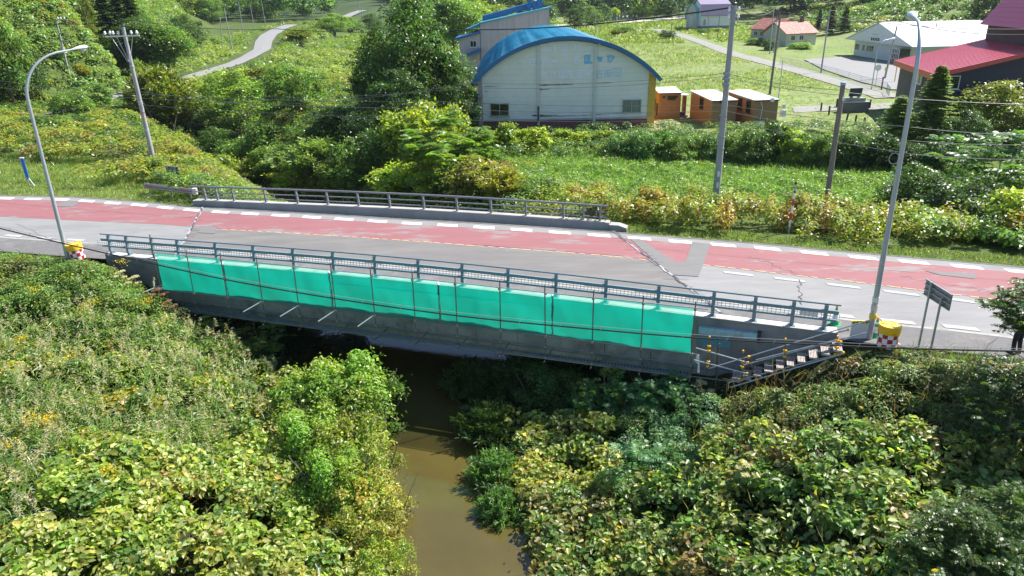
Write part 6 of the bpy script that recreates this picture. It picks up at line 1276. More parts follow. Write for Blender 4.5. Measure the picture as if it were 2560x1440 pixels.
# hedge of wild shrubs below the lawn
hd = [(1560, 392, 322, 'blue'), (1610, 398, 318, 'blue'), (1655, 392, 325, 'blue'), (1700, 402, 330, 'mid'), (1745, 395, 322, 'mid'), (1790, 400, 328, 'blue'), (1840, 408, 322, 'mid'), (1885, 412, 312, 'dark'), (1930, 405, 298, 'dark'), (1975, 410, 318, 'yg'), (2020, 412, 322, 'mid'), (2065, 415, 318, 'mid'), (2110, 420, 325, 'dark'), (2155, 418, 322, 'dark'), (2200, 425, 330, 'black'), (2250, 430, 345, 'black'), (2300, 440, 350, 'black')]
for i, (px, yb, yt, ti) in enumerate(hd):
    where = 'below the smallest orange shed' if px < 1720 else 'below the middle orange shed' if px < 1840 else 'below the rightmost orange shed' if px < 1960 else 'below the monument lawn' if px < 2180 else 'below the conifers'
    nth = ['first', 'second', 'third', 'fourth', 'fifth'][sum(1 for q in hd[:i] if (q[0] < 1720, q[0] < 1840, q[0] < 1960, q[0] < 2180) == (px < 1720, px < 1840, px < 1960, px < 2180))]
    tree_px(random.choice(['shrubA', 'shrubA', 'wispy' if px < 1700 else 'shrubB']), px, yb, yt, 88, ti, '%s shrub of the wild hedge %s' % (nth, where), 'shrub', 'wild hedge shrubs')
# far woods: individual trees on the valley sides
def far_ok(x, y): return T(x, y) < 60
cnt = 0
for i in range(2000):
    if cnt >= 230: break
    y = 250+330*rng.random()**.8; x = rng.uniform(-.95, .75)*y
    u, v, d = PROJ(np.array([x, y, float(T(x, y))+6]))
    if not (-150 < u < 2700): continue
    zt = float(T(x, y))
    open_ = (u < 640 and y < 330) or (830 < u < 960 and y < 560) or (700 < u < 960 and y < 400) or (1380 < u < 1900 and y < 325) or (u > 1380 and y < 300) or (600 < u < 760 and y < 330)
    if open_ or zt > 45: continue
    ti = ['dark', 'mid', 'dark', 'black', 'bright', 'yg'][rng.integers(0, 6)] if y < 400 else ['dark', 'black', 'dark', 'mid'][rng.integers(0, 4)]
    kd = ['farA', 'farB', 'farC'][rng.integers(0, 3)]; hgt = rng.uniform(8, 14)
    plant(kd, (x, y, zt-.3), hgt, hgt*rng.uniform(.6, .85), ti, '%s %s in the far woods across the valley' % ({'dark': 'dark green', 'mid': 'mid-green', 'black': 'near-black', 'bright': 'bright green', 'yg': 'yellow-green'}[ti], 'conifer' if kd == 'farC' else 'broadleaf tree'), 'tree', 'trees of the far woods'); cnt += 1
# the woods beyond, one mass
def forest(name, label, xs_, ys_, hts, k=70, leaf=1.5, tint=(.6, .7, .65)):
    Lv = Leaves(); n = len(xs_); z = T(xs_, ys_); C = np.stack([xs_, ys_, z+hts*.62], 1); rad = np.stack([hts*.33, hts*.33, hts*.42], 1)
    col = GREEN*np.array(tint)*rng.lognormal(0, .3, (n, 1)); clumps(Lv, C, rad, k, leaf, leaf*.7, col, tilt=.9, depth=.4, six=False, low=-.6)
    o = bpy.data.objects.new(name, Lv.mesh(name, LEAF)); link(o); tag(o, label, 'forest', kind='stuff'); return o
n_ = 1700; yy = 400+330*rng.random(n_)**.9; xx = rng.uniform(-.95, .85, n_)*yy; u_1, v_1, _ = PROJ(np.stack([xx, yy, T(xx, yy)], -1)); k_1 = ~((u_1 > 830) & (u_1 < 960) & (yy < 560)); xx, yy = xx[k_1], yy[k_1]; n_ = len(xx)
forest('forest', 'dark woods covering the slopes beyond the valley', xx, yy, rng.uniform(8, 15, n_), 60, 2.4)
n_ = 330; yy = rng.uniform(350, 420, n_); xx = rng.uniform(-.45, .55, n_)*yy; u_1, v_1, _ = PROJ(np.stack([xx, yy, T(xx, yy)], -1)); k_1 = ~((u_1 > 825) & (u_1 < 975)); forest('forest', 'belt of dark trees at the back of the valley', xx[k_1], yy[k_1], rng.uniform(11, 17, k_1.sum()), 110, 1.5, (.62, .72, .66))
# dark conifer wood behind the village on the right
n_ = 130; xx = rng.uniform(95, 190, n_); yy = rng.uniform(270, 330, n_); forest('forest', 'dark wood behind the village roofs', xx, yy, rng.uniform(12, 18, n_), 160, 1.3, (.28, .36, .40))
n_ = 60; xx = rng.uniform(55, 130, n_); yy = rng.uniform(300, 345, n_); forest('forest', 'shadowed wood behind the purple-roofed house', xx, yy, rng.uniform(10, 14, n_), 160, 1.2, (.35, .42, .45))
# ------------------------------------------------------------------ ground cover
def scatter(x0, x1, y0, y1, per, mask):
    n = int((x1-x0)*(y1-y0)*per); x = rng.uniform(x0, x1, n); y = rng.uniform(y0, y1, n); m = mask(x, y); return x[m], y[m]
def cover(name, label, x, y, hc, r, k, leaf, lw, col, cat='undergrowth', tilt=.7, up=.8, six=False, v=.28, hue=.14, zf=.8, depth=.5, low=-.2):
    Lv = Leaves(); z = T(x, y); hc = np.broadcast_to(hc, x.shape); rr = r*rng.uniform(.7, 1.35, len(x)); C = np.stack([x, y, z+hc-rr*zf*.8], 1); rad = np.stack([rr, rr, rr*zf], 1)
    clumps(Lv, C, rad, k, leaf, leaf*lw, col, tilt=tilt, up=up, depth=depth, six=six, v=v, hue=hue, low=low)
    o = bpy.data.objects.new(name, Lv.mesh(name, LEAF)); link(o); tag(o, label, cat, kind='stuff'); return o, Lv
def mixc(cols, w_, n):
    idx = rng.choice(len(cols), n, p=np.array(w_)/sum(w_)); return np.array(cols)[idx]
YEL, YG, MG, DG, OL, BR, ST = (.27, .27, .05), (.20, .26, .05), (.12, .195, .045), (.06, .11, .032), (.18, .185, .06), (.24, .16, .07), (.34, .32, .18)
pathP = np.array([GT(*p)[:2] for p in [(150, 285), (235, 256), (345, 226), (400, 205), (480, 192), (560, 168), (620, 144), (655, 124), (660, 104), (672, 88), (700, 72), (728, 62)]])
roadP = np.array([GT(*p)[:2] for p in [(1560, 78), (1640, 74), (1700, 88), (1760, 108), (1850, 140), (1950, 165), (2050, 192), (2130, 215), (2230, 246)]])
def dpoly(x, y, P):
    d = np.full(x.shape, 1e9)
    for a, b in zip(P[:-1], P[1:]):
        ab = b-a; t = np.clip(((x-a[0])*ab[0]+(y-a[1])*ab[1])/(ab@ab), 0, 1); d = np.minimum(d, np.hypot(x-a[0]-t*ab[0], y-a[1]-t*ab[1]))
    return d
def infr(x, y, z=1.0, m=120):
    u, v, d = PROJ(np.stack([x, y, T(x, y)+z], -1)); return (u > -m) & (u < 2560+m) & (v > -m) & (v < 1440+m) & (d > 0)
def drv(x, y): return np.abs(x-rvx(y))
# left field of yellowing giant knotweed, beyond the road
x, y = scatter(-78, -6, 46, 120, .95, lambda x, y: (y > yF(x)+4.5+2.5*noise(x, y, 7, 4)*(x < -20)) & (drv(x, y) > 3.0) & (dpoly(x, y, pathP) > 3.2) & infr(x, y) & ~((np.hypot(x+24.6, y-49.3) < 2.0) | (np.hypot(x+25.5, y-47.5) < 1.7)) & ~((x < -24) & (y < yF(x)+13) & (noise(x, y, 9, 6)+.1*(x+30) < -.25)))
n_ = noise(x, y, 9, 7); hv = (1.5+.55*noise(x, y, 4, 1))*np.clip(dpoly(x, y, pathP)/17, .18, 1)
c = np.where((n_ > .25)[:, None], mixc([YEL, YG, BR], [5, 4, 1], len(x)), np.where((n_ > -.35)[:, None], mixc([YEL, YG, MG, OL], [3, 4, 2, 2], len(x)), mixc([MG, DG, YG], [4, 3, 2], len(x))))
cover('undergrowth', 'yellow-green knotweed filling the field beyond the road on the left', x, y, hv, .85, 72, .27, .62, c, 'knotweed')
# meadow farther back
x, y = scatter(-95, -4, 118, 330, .16, lambda x, y: (dpoly(x, y, pathP) > 5) & infr(x, y) & (x > np.interp(y, FOOT[:, 0], FOOT[:, 1])-3) & (x < 22))
c = np.where((noise(x, y, 22, 3) > 0)[:, None], mixc([(.23, .28, .08), YG, (.26, .30, .15)], [3, 5, 2], len(x)), mixc([MG, YG, (.16, .22, .09)], [4, 3, 1], len(x)))
cover('undergrowth', 'pale yellow-green meadow plants beside the winding path', x, y, .9+.5*noise(x, y, 12, 2), 1.9, 60, .62, .6, c, 'meadow plants', v=.22)
# hillsides
x, y = scatter(-135, -56, 82, 132, 1.2, lambda x, y: (x < np.interp(y, FOOT[:, 0], FOOT[:, 1])+1.5) & infr(x, y, 1, 60))
c = np.where((noise(x, y, 8, 5) > .3)[:, None], mixc([YG, YEL], [3, 1], len(x)), mixc([(.17, .27, .08), YG, (.2, .3, .10)], [3, 2, 4], len(x)))
cover('undergrowth', 'bright knotweed covering the steep spur at the top left', x, y, .8, 1.1, 60, .40, .6, c, 'knotweed')
x, y = scatter(-210, -66, 140, 420, .09, lambda x, y: (x < np.interp(y, FOOT[:, 0], FOOT[:, 1])+1.5) & infr(x, y, 1, 60) & (T(x, y) < 26))
cover('undergrowth', 'green scrub on the long slope above the winding path', x, y, 1.4, 2.6, 80, .8, .6, mixc([MG, YG, DG], [4, 2, 2], len(x)), 'scrub')
x, y = scatter(70, 260, 168, 330, .10, lambda x, y: (T(x, y) > 1.2+.03*np.clip(y-170, 0, None)) & infr(x, y, 1, 60))
cover('undergrowth', 'dense scrub on the hill behind the white roofs', x, y, 1.2, 2.2, 90, .75, .65, np.where((noise(x, y, 14, 5) > .45)[:, None], mixc([ST, YG], [1, 1], len(x)), mixc([(.12, .2, .06), MG, DG], [4, 3, 1], len(x))), 'scrub')
# lawn and rough grass around the hall and sheds
def grass(name, label, x, y, k, h, wd, cols, wts, lean=.5):
    Lv = Leaves(); n = len(x); z = T(x, y); idx = np.repeat(np.arange(n), k); P = np.stack([x, y, z-.02], 1)[idx]+rng.normal(size=(n*k, 3))*[h*.6, h*.6, 0]; c = mixc(cols, wts, n)[idx]
    hh = np.broadcast_to(h*rng.uniform(.6, 1.3, n), n)[idx]; blades(Lv, P, hh, wd, c, lean); o = bpy.data.objects.new(name, Lv.mesh(name, LEAF)); link(o); tag(o, label, 'grass', kind='stuff'); return o
blt = lambda x, y: (x > XL-1) & (x < XR+13) & (y > 70) & (y < 110) & ((x < XR+.5) | (y > 70.5) & (y < 79.5))
x, y = scatter(2, 95, 68, 175, 1.1, lambda x, y: (dpoly(x, y, roadP) > 2.6) & infr(x, y, 0) & ~blt(x, y) & (x < 42+(y-70)*1.2) & (noise(x, y, 5, 2) > -.5) & ~((x > 50) & (y > 98) & (y < 168) & (x < 76) & (dpoly(x, y, roadP) < 24) & (x > np.interp(y, roadP[::-1, 1], roadP[::-1, 0]))))
grass('grass', 'short yellow-green lawn grass around the hall and sheds', x, y, 9, .16, .05, [(.19, .28, .08), (.25, .30, .13), (.14, .24, .06)], [5, 3, 3], .8)
x, y = scatter(14, 62, 100, 215, .9, lambda x, y: (dpoly(x, y, roadP) > 2.6) & infr(x, y, 0) & (x < np.interp(y, roadP[::-1, 1], roadP[::-1, 0])) & (noise(x, y, 16, 8) > -.15))
grass('grass', 'rough straw-tipped grass on the meadow behind the sheds', x, y, 9, .5, .09, [(.30, .31, .18), (.36, .35, .25), YG, MG], [4, 3, 4, 2], .5)
x, y = scatter(10, 80, 200, 300, .35, lambda x, y: (dpoly(x, y, roadP) > 4) & infr(x, y, 0)); grass('grass', 'pale far meadow grass below the grave row', x, y, 9, .8, .3, [ST, YG, YG, (.2, .26, .08)], [1, 3, 2, 2], .6)
# sunny green field between the road and the hedge
x, y = scatter(-2, 34, 43, 62.5, 5.5, lambda x, y: (y > yF(x)+8.0+.12*(x-5)*0) & (drv(x, y) > 5))
cover('undergrowth', 'bright green weeds of the sunny field beyond the road', x, y, .35+.25*noise(x, y, 2.5, 3), .33, 36, .15, .5, np.where((noise(x, y, 5, 3) > .35)[:, None], mixc([YG, ST, (.20, .30, .10)], [2, 1, 3], len(x)), mixc([(.14, .25, .05), (.19, .28, .06), MG], [4, 4, 1], len(x))), 'weeds', tilt=1.0)
x, y = scatter(0, 36, 43, 62, 9, lambda x, y: (y > yF(x)+7.5)); grass('grass', 'long grass blades in the sunny field beyond the road', x, y, 6, .5, .035, [(.16, .27, .06), (.22, .30, .09)], [2, 1], .5)
# shaded plants below the hedge and wood edge, right
x, y = scatter(-6, 46, 60, 70, 1.4, lambda x, y: infr(x, y)); cover('undergrowth', 'tangled weeds at the foot of the wild hedge', x, y, .9+.4*noise(x, y, 3, 2), .7, 70, .2, .5, mixc([MG, DG, (.12, .19, .09), YG], [4, 2, 3, 1], len(x)), 'weeds')
# yellowing knotweed strip along the far verge, right of the bridge
x, y = scatter(4.0, 27, 34, 50, 2.6, lambda x, y: (y > yF(x)+np.where(x < 7.5, 2.4, 1.6)) & (noise(x, y, 1.1, 6) > -.55) & (y < yF(x)+6.4+1.3*noise(x, y, 4, 3)) & (np.hypot(x-14.7, y-36.6) > .9) & (drv(x, y) > 8))
cover('undergrowth', 'yellow and green knotweed strip behind the far verge', x, y, 1.25+.5*noise(x, y, 1.7, 3)+.15*np.clip(y-yF(x)-1, 0, 3), .55, 120, .19, .62, np.where((noise(x, y, 3, 9) > -.3)[:, None], mixc([YEL, (.34, .24, .04), YG, BR], [5, 2, 3, 1], len(x)), mixc([MG, YG, DG], [3, 2, 2], len(x))), 'knotweed', zf=1.3, depth=.75, low=-1)
x, y = scatter(19, 34, 33, 47, 2.2, lambda x, y: (y > yF(x)+2.5) & (y < yF(x)+9) & (x > 20.5)); cover('undergrowth', 'bright light-green broad leaves beside the right street lamp', x, y, 1.0+.4*noise(x, y, 2.5, 3), .65, 70, .26, .75, mixc([(.19, .30, .06), (.15, .27, .05), YG], [4, 3, 1], len(x)), 'knotweed')
# plants on both river banks beyond the bridge
x, y = scatter(-30, 12, 37, 74, 1.6, lambda x, y: (y > yF(x)+1.6) & (drv(x, y) > 2.2) & (drv(x, y) < 13) & ~((y > 62) & (x > 0)))
cover('undergrowth', 'rank green and yellow plants on the river banks beyond the bridge', x, y, 1.5+.6*noise(x, y, 3, 8), .75, 80, .20, .58, np.where((noise(x, y, 5, 8) > .2)[:, None], mixc([YEL, YG, BR], [4, 4, 1], len(x)), mixc([(.15, .25, .06), YG, MG, (.17, .26, .12)], [4, 2, 2, 2], len(x))), 'bank plants')
# verge grass
x, y = scatter(-46, 34, 28, 56, 26, lambda x, y: (y > yF(x)+.12) & (y < yF(x)+np.where(x < -20, 5.5, 1.9)+.8*noise(x, y, 3, 2)) & ~((x > -19.9) & (x < 6.2) & (y < yF(x)+1.2)))
grass('grass', 'mown verge grass along the far edge of the road', x, y, 7, .22, .03, [(.17, .24, .06), (.22, .25, .08), (.27, .25, .12), MG], [4, 3, 1, 3], .6)
x, y = scatter(-46, -14, 48, 66, 9, lambda x, y: (y > yF(x)+4) & (y < yF(x)+15)); grass('grass', 'long grass at the far left beyond the road', x, y, 8, .42, .04, [(.20, .27, .07), (.26, .27, .10), (.15, .24, .05)], [3, 2, 3], .6)
x, y = scatter(-34, 24, 18, 44, 22, lambda x, y: (y < yN(x)-.05) & (y > yN(x)-1.3) & ~((x > -20.3) & (x < 11.8))); grass('grass', 'ragged grass along the near edge of the footway', x, y, 8, .28, .03, [(.17, .24, .06), (.22, .25, .08), MG], [3, 2, 3], .6)
# ------------------------------------------------------------------ foreground banks
def kind_fg(x, y, z):
    u, v, d = PROJ(np.stack([x, y, z], -1)); n1 = noise(x, y, 2.6, 4); n2 = noise(x, y, 1.7, 6); k = np.zeros(len(x), int)
    L = x < rvx(y)
    # left: 0 mixed small leaves, 1 reeds, 2 knotweed, 3 yellow vines ; right: 4 brownish mix, 5 mugwort, 6 grey knotweed, 7 yellow knotweed
    k[L] = 0; k[L & (v > 775+.09*u+60*n1)] = 1; k[L & (v > 1185-.13*u+70*n1)] = 2; k[L & (k == 1) & (n2 > .42)] = 3; k[L & (k == 1) & (u > 640)] = 3; k[L & (v > 1050) & (u < 140) & (v < 1330)] = 1
    Rr = ~L; k[Rr] = 4; k[Rr & (v > 930) & (u < 1750+80*n1)] = 5; k[Rr & (v > 1080+60*n1-.04*(u-1700))] = 6; k[Rr & (u < 1560+70*n1) & (v > 990+60*n2)] = 7
    k[Rr & (v < 1330) & (v > 1000) & (u > 1540) & (u < 1760) & (n2 > -.1)] = 5
    k[Rr & (k == 6) & (n2 > .75)] = 8
    return k
x, y = scatter(-34, 30, 8, 36, 3.4, lambda x, y: (y < yN(x)-.9) & (drv(x, y) > 2.5) & infr(x, y, 1.2, 260) & ~((x > -19) & (x < 11.5) & (y > yN(x)-2.4) & (drv(x, y) < 30) & (T(x, y) > -9) & (x > -17.5) & (x < 12)))
zt_ = T(x, y); kf = kind_fg(x, y, zt_+1.3)
H_fg = {0: .8, 1: 1.15, 2: 1.7, 3: 1.3, 4: .75, 5: 1.3, 6: 1.55, 7: 1.7, 8: 1.4}
def fg(k, label, r, n, leaf, lw, cols, wts, six=True, tilt=.8, up=.8, hn=.35, cat='undergrowth', **kw):
    m = kf == k; xx, yy = x[m], y[m]; hh = H_fg[k]+hn*noise(xx, yy, 1.9, k)+.25*noise(xx, yy, .8, 3); hh = np.clip(hh*np.clip((yN(xx)-yy)/2.2, .35, 1), .3, 3)
    return cover('undergrowth', label, xx, yy, hh, r, n, leaf, lw, mixc(cols, wts, m.sum()), cat, six=six, tilt=tilt, up=up, **kw)
fg(0, 'mixed small-leaved weeds on the bank below the left street lamp', .55, 270, .115, .55, [(.15, .24, .06), (.17, .27, .06), YG, MG, OL], [4, 4, 3, 1, 1])
fg(1, 'leafy layer under the reeds on the left bank', .5, 110, .17, .45, [YG, MG, (.2, .22, .07)], [3, 3, 2])
fg(2, 'large-leaved yellow-green knotweed filling the lower left', .60, 135, .205, .66, [(.25, .32, .06), (.30, .34, .09), MG, (.34, .35, .10)], [5, 4, 2, 2], up=.75, tilt=1.1, cat='knotweed')
fg(3, 'yellow-green vines sprawling over the left bank', .5, 150, .16, .8, [(.26, .30, .05), YG, (.34, .30, .04), MG], [4, 4, 2, 2], cat='vines')
fg(4, 'brownish small-leaved weeds on the bank below the road signs', .5, 260, .12, .5, [(.14, .21, .06), OL, (.20, .22, .08), MG, YG, (.24, .18, .10)], [4, 2, 3, 2, 2, 1])
fg(5, 'blue-green mugwort on the right bank', .5, 300, .13, .36, [(.12, .23, .11), (.16, .27, .12), MG], [4, 4, 2], up=.5, cat='mugwort')
fg(6, 'grey-green large-leaved knotweed filling the lower right', .62, 92, .23, .62, [(.20, .27, .09), (.15, .24, .06), (.24, .28, .08), (.25, .31, .06), (.27, .22, .09)], [4, 4, 3, 1, 1], up=.7, tilt=1.1, cat='knotweed')
fg(7, 'yellowing knotweed along the right bank of the river', .6, 95, .21, .70, [(.24, .30, .06), (.32, .33, .07), OL, MG, (.34, .27, .07)], [4, 3, 2, 3, 1], up=.9, cat='knotweed')
fg(8, 'bright feathery weeds among the grey-green knotweed', .5, 260, .13, .35, [(.14, .26, .04), (.18, .28, .05)], [1, 1], up=.5)
# fine interspersed details: pale dead leaves and yellow leaves over knotweed
m = (kf == 2) | (kf == 6) | (kf == 7) | (kf == 3); xx, yy = x[m], y[m]; n_ = 1500; ii = rng.integers(0, len(xx), n_); Lv = Leaves(); P = np.stack([xx[ii]+rng.normal(size=n_)*.4, yy[ii]+rng.normal(size=n_)*.4, T(xx[ii], yy[ii])+1.6+rng.normal(size=n_)*.25], 1)
Lv.add(P, rng.normal(size=(n_, 3)), unit(rng.normal(size=(n_, 3))+[0, -.3, 1]), rng.uniform(.1, .24, n_), rng.uniform(.06, .13, n_), mixc([(.55, .50, .30), (.45, .30, .05), (.30, .12, .05), (.5, .42, .06)], [4, 3, 1, 3], n_)); o = bpy.data.objects.new('undergrowth', Lv.mesh('undergrowth', LEAF)); link(o); tag(o, 'scattered pale and yellow dying leaves on the knotweed', 'leaves', kind='stuff')
m = (kf == 2) | (kf == 6) | (kf == 7) | (kf == 4); xx, yy = x[m], y[m]; n_ = 5000; m = yy < yN(xx)-2.0; xx, yy = xx[m], yy[m]; ii = rng.integers(0, len(xx), n_); Lv = Leaves(); P = np.stack([xx[ii]+rng.normal(size=n_)*.4, yy[ii]+rng.normal(size=n_)*.4, T(xx[ii], yy[ii])+.9+rng.random(n_)*.5], 1); A = rng.normal(size=(n_, 3))*.55+[0, 0, .8]
Lv.add(P, A, unit(rng.normal(size=(n_, 3))), rng.uniform(.3, .8, n_), np.full(n_, .018), mixc([(.30, .14, .08), (.26, .22, .10), (.34, .30, .18)], [3, 3, 1], n_)*.8, six=False); o = bpy.data.objects.new('undergrowth', Lv.mesh('undergrowth', LEAF)); link(o); tag(o, 'thin reddish and straw-coloured stems among the knotweed', 'stems', kind='stuff')
# reeds with plumes on the left bank
xr_, yr_ = scatter(-30, -3, 10, 33, 7, lambda x, y: (y < yN(x)-2.5) & (x < rvx(y)-3.2)); kk = kind_fg(xr_, yr_, T(xr_, yr_)+1.5); m = (kk == 1) | ((kk == 3) & (rng.random(len(xr_)) < .45)) | ((kk == 0) & (rng.random(len(xr_)) < .06)); xr_, yr_ = xr_[m], yr_[m]
Lv = Leaves(); n_ = len(xr_); zz = T(xr_, yr_); hr_ = 1.75+.35*noise(xr_, yr_, 2, 2)+rng.normal(size=n_)*.12; k = 11; idx = np.repeat(np.arange(n_), k); u = rng.uniform(.35, .95, n_*k); P = np.stack([xr_[idx], yr_[idx], zz[idx]+hr_[idx]*u], 1)+rng.normal(size=(n_*k, 3))*.06; A = rng.normal(size=(n_*k, 3)); A[:, 2] = np.abs(A[:, 2])+.35
Lv.add(P, A, unit(rng.normal(size=P.shape)+[0, 0, .8]), rng.uniform(.28, .55, n_*k), np.full(n_*k, .035), vary(mixc([(.20, .31, .09), (.27, .34, .13), (.13, .22, .08)], [3, 3, 2], n_*k), n_*k, .2), droop=rng.uniform(.2, .6, n_*k), six=False)
o = bpy.data.objects.new('grass', Lv.mesh('grass', LEAF)); link(o); tag(o, 'tall reed grass blades on the left bank', 'reeds', kind='stuff')
Lv = Leaves(); sel = rng.random(n_) < .85; a_, b_, c_, d_ = xr_[sel], yr_[sel], zz[sel], hr_[sel]; n2_ = len(a_); k = 26; idx = np.repeat(np.arange(n2_), k); t = rng.uniform(0, .38, n2_*k); ln = rng.normal(size=(n2_, 2))*.12; P = np.stack([a_[idx]+ln[idx, 0]*t*2, b_[idx]+ln[idx, 1]*t*2, c_[idx]+d_[idx]+t], 1); A = rng.normal(size=(n2_*k, 3))*[1, 1, .4]+[.3, -.2, .5]
Lv.add(P, A, unit(rng.normal(size=P.shape)+[0, 0, .4]), .13*(1.15-t/.4*.6), np.full(n2_*k, .020), vary(mixc([(.50, .43, .30), (.42, .35, .25), (.60, .55, .42)], [3, 2, 1], n2_*k), n2_*k, .2), droop=.4, six=False)
o = bpy.data.objects.new('reed_plumes', Lv.mesh('reed_plumes', LEAF)); link(o); tag(o, 'beige feathery plumes above the reeds on the left bank', 'reeds', kind='stuff')
# ground litter layer so no bare soil shows between the plants
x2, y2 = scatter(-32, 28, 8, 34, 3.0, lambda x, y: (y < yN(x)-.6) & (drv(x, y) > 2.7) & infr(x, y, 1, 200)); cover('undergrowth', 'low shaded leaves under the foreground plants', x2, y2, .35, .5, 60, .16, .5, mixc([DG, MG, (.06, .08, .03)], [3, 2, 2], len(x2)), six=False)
# bank grass beneath the bridge, its shade put into the darker blade colours
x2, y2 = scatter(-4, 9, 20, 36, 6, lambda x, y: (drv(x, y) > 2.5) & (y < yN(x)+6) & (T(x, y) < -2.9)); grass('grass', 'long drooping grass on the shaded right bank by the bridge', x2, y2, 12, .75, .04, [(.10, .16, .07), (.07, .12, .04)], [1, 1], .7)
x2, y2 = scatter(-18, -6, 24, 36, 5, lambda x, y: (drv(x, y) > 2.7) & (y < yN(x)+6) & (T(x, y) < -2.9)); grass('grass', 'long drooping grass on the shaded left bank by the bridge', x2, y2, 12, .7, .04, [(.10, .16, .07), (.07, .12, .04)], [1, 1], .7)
# ---- individual foreground plants
def nplant(kind, px, yt, Yd, wd, tint, label, cat='shrub', name='shrub', group='foreground shrubs', base=None):
    top = AY(px, yt, Yd); b = np.array([top[0], Yd, float(T(top[0], Yd))]); return plant(kind, b, max(1.0, top[2]-b[2]), wd, tint, label, cat, group, name)
PROTO['bank'] = (broad(81, 3.6, 3.6, 80, .42, .135, 150, .05, lw=.55, tn=.45, multi=5, trunkr=.05, bark=GREYB, six=True), 3.6, 3.6)
PROTO['bankB'] = (broad(82, 2.8, 3.0, 60, .38, .10, 150, .05, lw=.5, tn=.35, multi=6, trunkr=.035, bark=GREYB, cvar=.38), 2.8, 3.0)
PROTO['robinia'] = (sumac(83, 4, 4.2, 1100, .50, 10, .12, .055, GREEN, .05, 3, .05), 4, 4.2)
PROTO['robiniaT'] = (sumac(87, 4, 3.6, 700, .50, 10, .13, .06, GREEN, .05, 2, .62), 4, 3.6)
PROTO['sapling'] = (sumac(84, 1.8, 1.3, 60, .38, 6, .13, .05, GREEN, .02, 2, .35), 1.8, 1.3)
PROTO['mug'] = (sumac(85, 2.2, 1.5, 150, .34, 6, .13, .045, GREEN*[1, 1.1, 1.3], .02, 4, .15), 2.2, 1.5)
rng = np.random.default_rng(55)
nplant('bank', 850, 868, 25.0, 4.2, 'bright', 'glossy-leaved shrub leaning over the left bank of the river'); nplant('bank', 755, 900, 25.6, 3.6, 'bright', 'dense green shrub left of the one leaning over the river')
nplant('bankB', 860, 1010, 21.8, 3.6, 'olive', 'olive shrub in the middle of the left river bank'); nplant('bank', 770, 1000, 22.6, 3.0, 'bright', 'green shrub below the two glossy-leaved ones'); nplant('bankB', 905, 1170, 19.6, 3.2, 'brown', 'reddish twiggy shrub overhanging the brown water'); nplant('bank', 830, 1090, 20.4, 2.6, 'bright', 'bright green shrub behind the reddish twiggy one')
for i, (kd, px, yt, Yd, wd, ti, lab) in enumerate([('wispy', 1190, 905, 28.5, 3.2, 'dark', 'dark drooping willow bush under the bridge, nearest the water'), ('wispy', 1290, 900, 28.0, 3.2, 'dark', 'second dark willow bush under the right half of the bridge'), ('bank', 1390, 895, 27.0, 3.4, 'dark', 'shaded leafy shrub under the right half of the bridge'), ('wispy', 1215, 1010, 25.0, 2.8, 'dark', 'drooping grassy bush at the waterline right of the dark water'), ('wispy', 1235, 1130, 22.0, 2.2, 'blue', 'reedy bush hanging over the lit water, upper one'), ('wispy', 1250, 1230, 20.2, 1.8, 'blue', 'reedy bush hanging over the lit water, lower one'), ('bank', 860, 835, 34.0, 3.0, 'black', 'black-looking shrub under the left half of the bridge'), ('wispy', 740, 830, 33.0, 3.2, 'black', 'shaded willow bush under the left half of the bridge')]):  # dark and black tints put the bridge's shade into these leaves
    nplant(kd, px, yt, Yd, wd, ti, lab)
nplant('bankB', 960, 1330, 17.2, 2.0, 'yg', 'yellow-green shrub low on the left bank at the bottom')
for i, (px, yt, Yd, wd, ti, lab) in enumerate([(1510, 930, 24.6, 1.9, 'blue', 'blue-green mugwort clump left of the flowering hogweed'), (1590, 942, 24.2, 1.8, 'blue', 'blue-green mugwort clump, second from the left on the right bank'), (1660, 935, 24.0, 2.0, 'blue', 'blue-green mugwort clump in the middle below the last net'), (1700, 925, 23.8, 1.7, 'blue', 'tall mugwort clump closest to the hogweed flower'), (1615, 1080, 20.6, 2.2, 'blue', 'mugwort clump lower on the right bank')]):
    nplant('mug', px, yt, Yd, wd, ti, lab, group='mugwort clumps')
for px, yt, Yd, wd, lab in [(528, 768, 31.0, 1.5, 'pale-topped sapling in front of the girder at the left'), (652, 762, 30.4, 1.7, 'dark green sapling in front of the girder, left of the outriggers'), (600, 800, 30.2, 1.6, 'low dark sapling in front of the scaffold walkway'), (1525, 868, 24.9, 1.5, 'dark green sapling rising in front of the girder at the right'), (1480, 905, 24.8, 1.4, 'dark sapling beside the taller one at the right')]:
    nplant('sapling', px, yt, Yd, wd, 'mid', lab, 'sapling', 'sapling', 'saplings by the bridge')
nplant('robiniaT', 2640, 690, 20.0, 3.4, 'dark', 'feathery locust tree at the right edge hiding the person', 'tree', 'tree', 'locust trees'); nplant('robinia', 2590, 892, 17.8, 3.4, 'black', 'dark feathery locust bush below the person', 'tree', 'tree', 'locust trees')
nplant('robinia', 2440, 1270, 13.6, 3.0, 'dark', 'feathery blue-green locust bush in the lower right corner', 'tree', 'tree', 'locust trees'); nplant('robinia', 2540, 1200, 14.2, 2.6, 'dark', 'locust bush at the right edge above the corner one', 'tree', 'tree', 'locust trees')
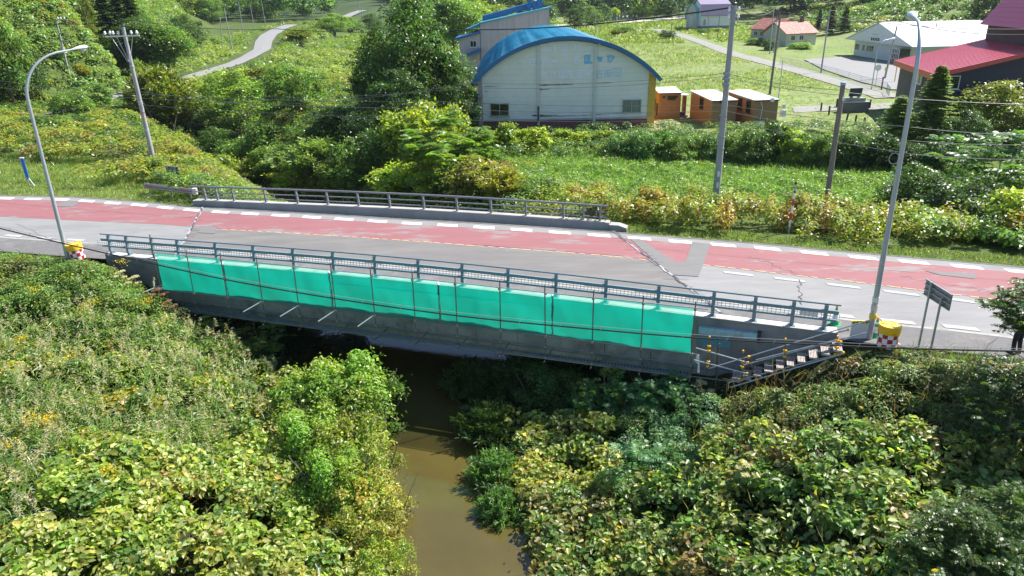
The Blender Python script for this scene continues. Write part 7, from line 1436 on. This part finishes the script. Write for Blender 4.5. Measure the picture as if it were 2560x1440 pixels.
# hogweed with flat white flower heads
umb_m = foliage('flower_heads', .3, .7, .2)
def hogweed(px, py, Yd, s, label, brown=False):
    top = AY(px, py, Yd); zb = float(T(top[0], Yd)); e = empty('hogweed', (top[0], Yd, zb), label, 'flowering plant', 'hogweed plants'); h = top[2]-zb
    mb = MB(); mb.tube([(0, 0, 0), (.03, 0, h*.6), (0, 0, h-.1)], [.02, .016, .01], 6); heads = []
    for k in range(5 if not brown else 6):
        a = k*1.3+.4; rr = .16*s*(k > 0)+.1*(k > 2); q = np.array([math.cos(a)*rr, math.sin(a)*rr, h-.02-.05*k]); heads.append(q); mb.tube([(0, 0, h-.3), q], .006, 4)
    o = mb.build('stem', mt('stem_green', (.16, .14, .06), .8, var=.2), None); o.parent = e; Lv = Leaves()
    for q in heads:
        Lv = Leaves(); n = 110; a = rng.uniform(0, 6.28, n); r_ = np.sqrt(rng.random(n))*.10*s; P = np.stack([q[0]+r_*np.cos(a), q[1]+r_*np.sin(a), q[2]+.03-(r_/s)**2*1.5+rng.normal(size=n)*.006], 1)
        Lv.add(P, rng.normal(size=(n, 3)), unit(rng.normal(size=(n, 3))*.4+[0, 0, 1]), np.full(n, .03*s), np.full(n, .026*s), vary((.30, .16, .12) if brown else (.62, .56, .38), n, .15), six=False)
        link(bpy.data.objects.new('flower_head', Lv.mesh('flower_head', umb_m)), e)
    Lv = Leaves(); n = 46; P = np.stack([rng.normal(size=n)*.15, rng.normal(size=n)*.15, rng.uniform(.1, .75, n)*h], 1); Lv.add(P, rng.normal(size=(n, 3))+[0, 0, .3], unit(rng.normal(size=(n, 3))+[0, 0, 1]), rng.uniform(.12, .25, n), rng.uniform(.06, .12, n), vary((.15, .2, .05), n)); l_ = bpy.data.objects.new('leaves', Lv.mesh('leaves', LEAF)); link(l_, e)
for a in [(288, 688, 32.2, 1.35, 'cream hogweed flower in front of the wing wall, leftmost'), (302, 678, 31.8, 1.2, 'cream hogweed flower in front of the wing wall, topmost'), (335, 692, 31.6, 1.4, 'cream hogweed flower in front of the wing wall, rightmost of three'), (395, 722, 30.6, 1.3, 'brown withered hogweed in front of the first net', True), (420, 752, 30.0, 1.1, 'small brown withered hogweed below the first net', True), (1757, 957, 24.0, 1.5, 'large cream hogweed flower below the scaffold stairs'), (1868, 1162, 18.2, 1.3, 'white hogweed flower among the mugwort at the lower right'), (2010, 955, 23.0, .9, 'small cream flower head on the right bank below the road signs'), (2275, 955, 22.2, .9, 'small pale flower head near the right road sign')]: hogweed(*a)
# yellow goldenrod flowers sprinkled on the left bank
Lv = Leaves(); pts_ = [(318, 700, .6), (232, 812, .5), (250, 800, .5), (105, 760, .4), (380, 790, .4), (112, 1135, 1.0), (145, 1152, 1.0), (70, 905, .7), (55, 1215, 1), (310, 1295, 1.2), (160, 1140, 1), (205, 960, .8), (430, 860, .8)]
for px, py, hh in pts_:
    p = GT(px, py+30); n = 60; P = np.array([p[0], p[1], float(T(p[0], p[1]))+hh+.9])+rng.normal(size=(n, 3))*[.16, .16, .08]; Lv.add(P, rng.normal(size=(n, 3)), unit(rng.normal(size=(n, 3))+[0, 0, 1]), np.full(n, .06), np.full(n, .05), vary((.65, .45, .02), n, .1), six=False)
o = bpy.data.objects.new('goldenrod_flowers', Lv.mesh('goldenrod_flowers', umb_m)); link(o); tag(o, 'scattered yellow goldenrod flowers on the left bank', 'flowers', kind='stuff')

# ------------------------------------------------------------------ haze: pale even air from the camera to the far woods
hz = bpy.data.materials.new('haze_air'); hz.use_nodes = True; _n = hz.node_tree; _n.nodes.clear(); _v = N(_n, 'ShaderNodeVolumePrincipled'); _v.inputs['Color'].default_value = (.80, .88, 1.0, 1); _v.inputs['Density'].default_value = .00009; _v.inputs['Anisotropy'].default_value = .2
_o = N(_n, 'ShaderNodeOutputMaterial'); _n.links.new(_v.outputs[0], _o.inputs[1]); hb = MB().box((0, 740, 75), (2000, 1560, 180)); o = hb.build('haze', hz); tag(o, kind='stuff')
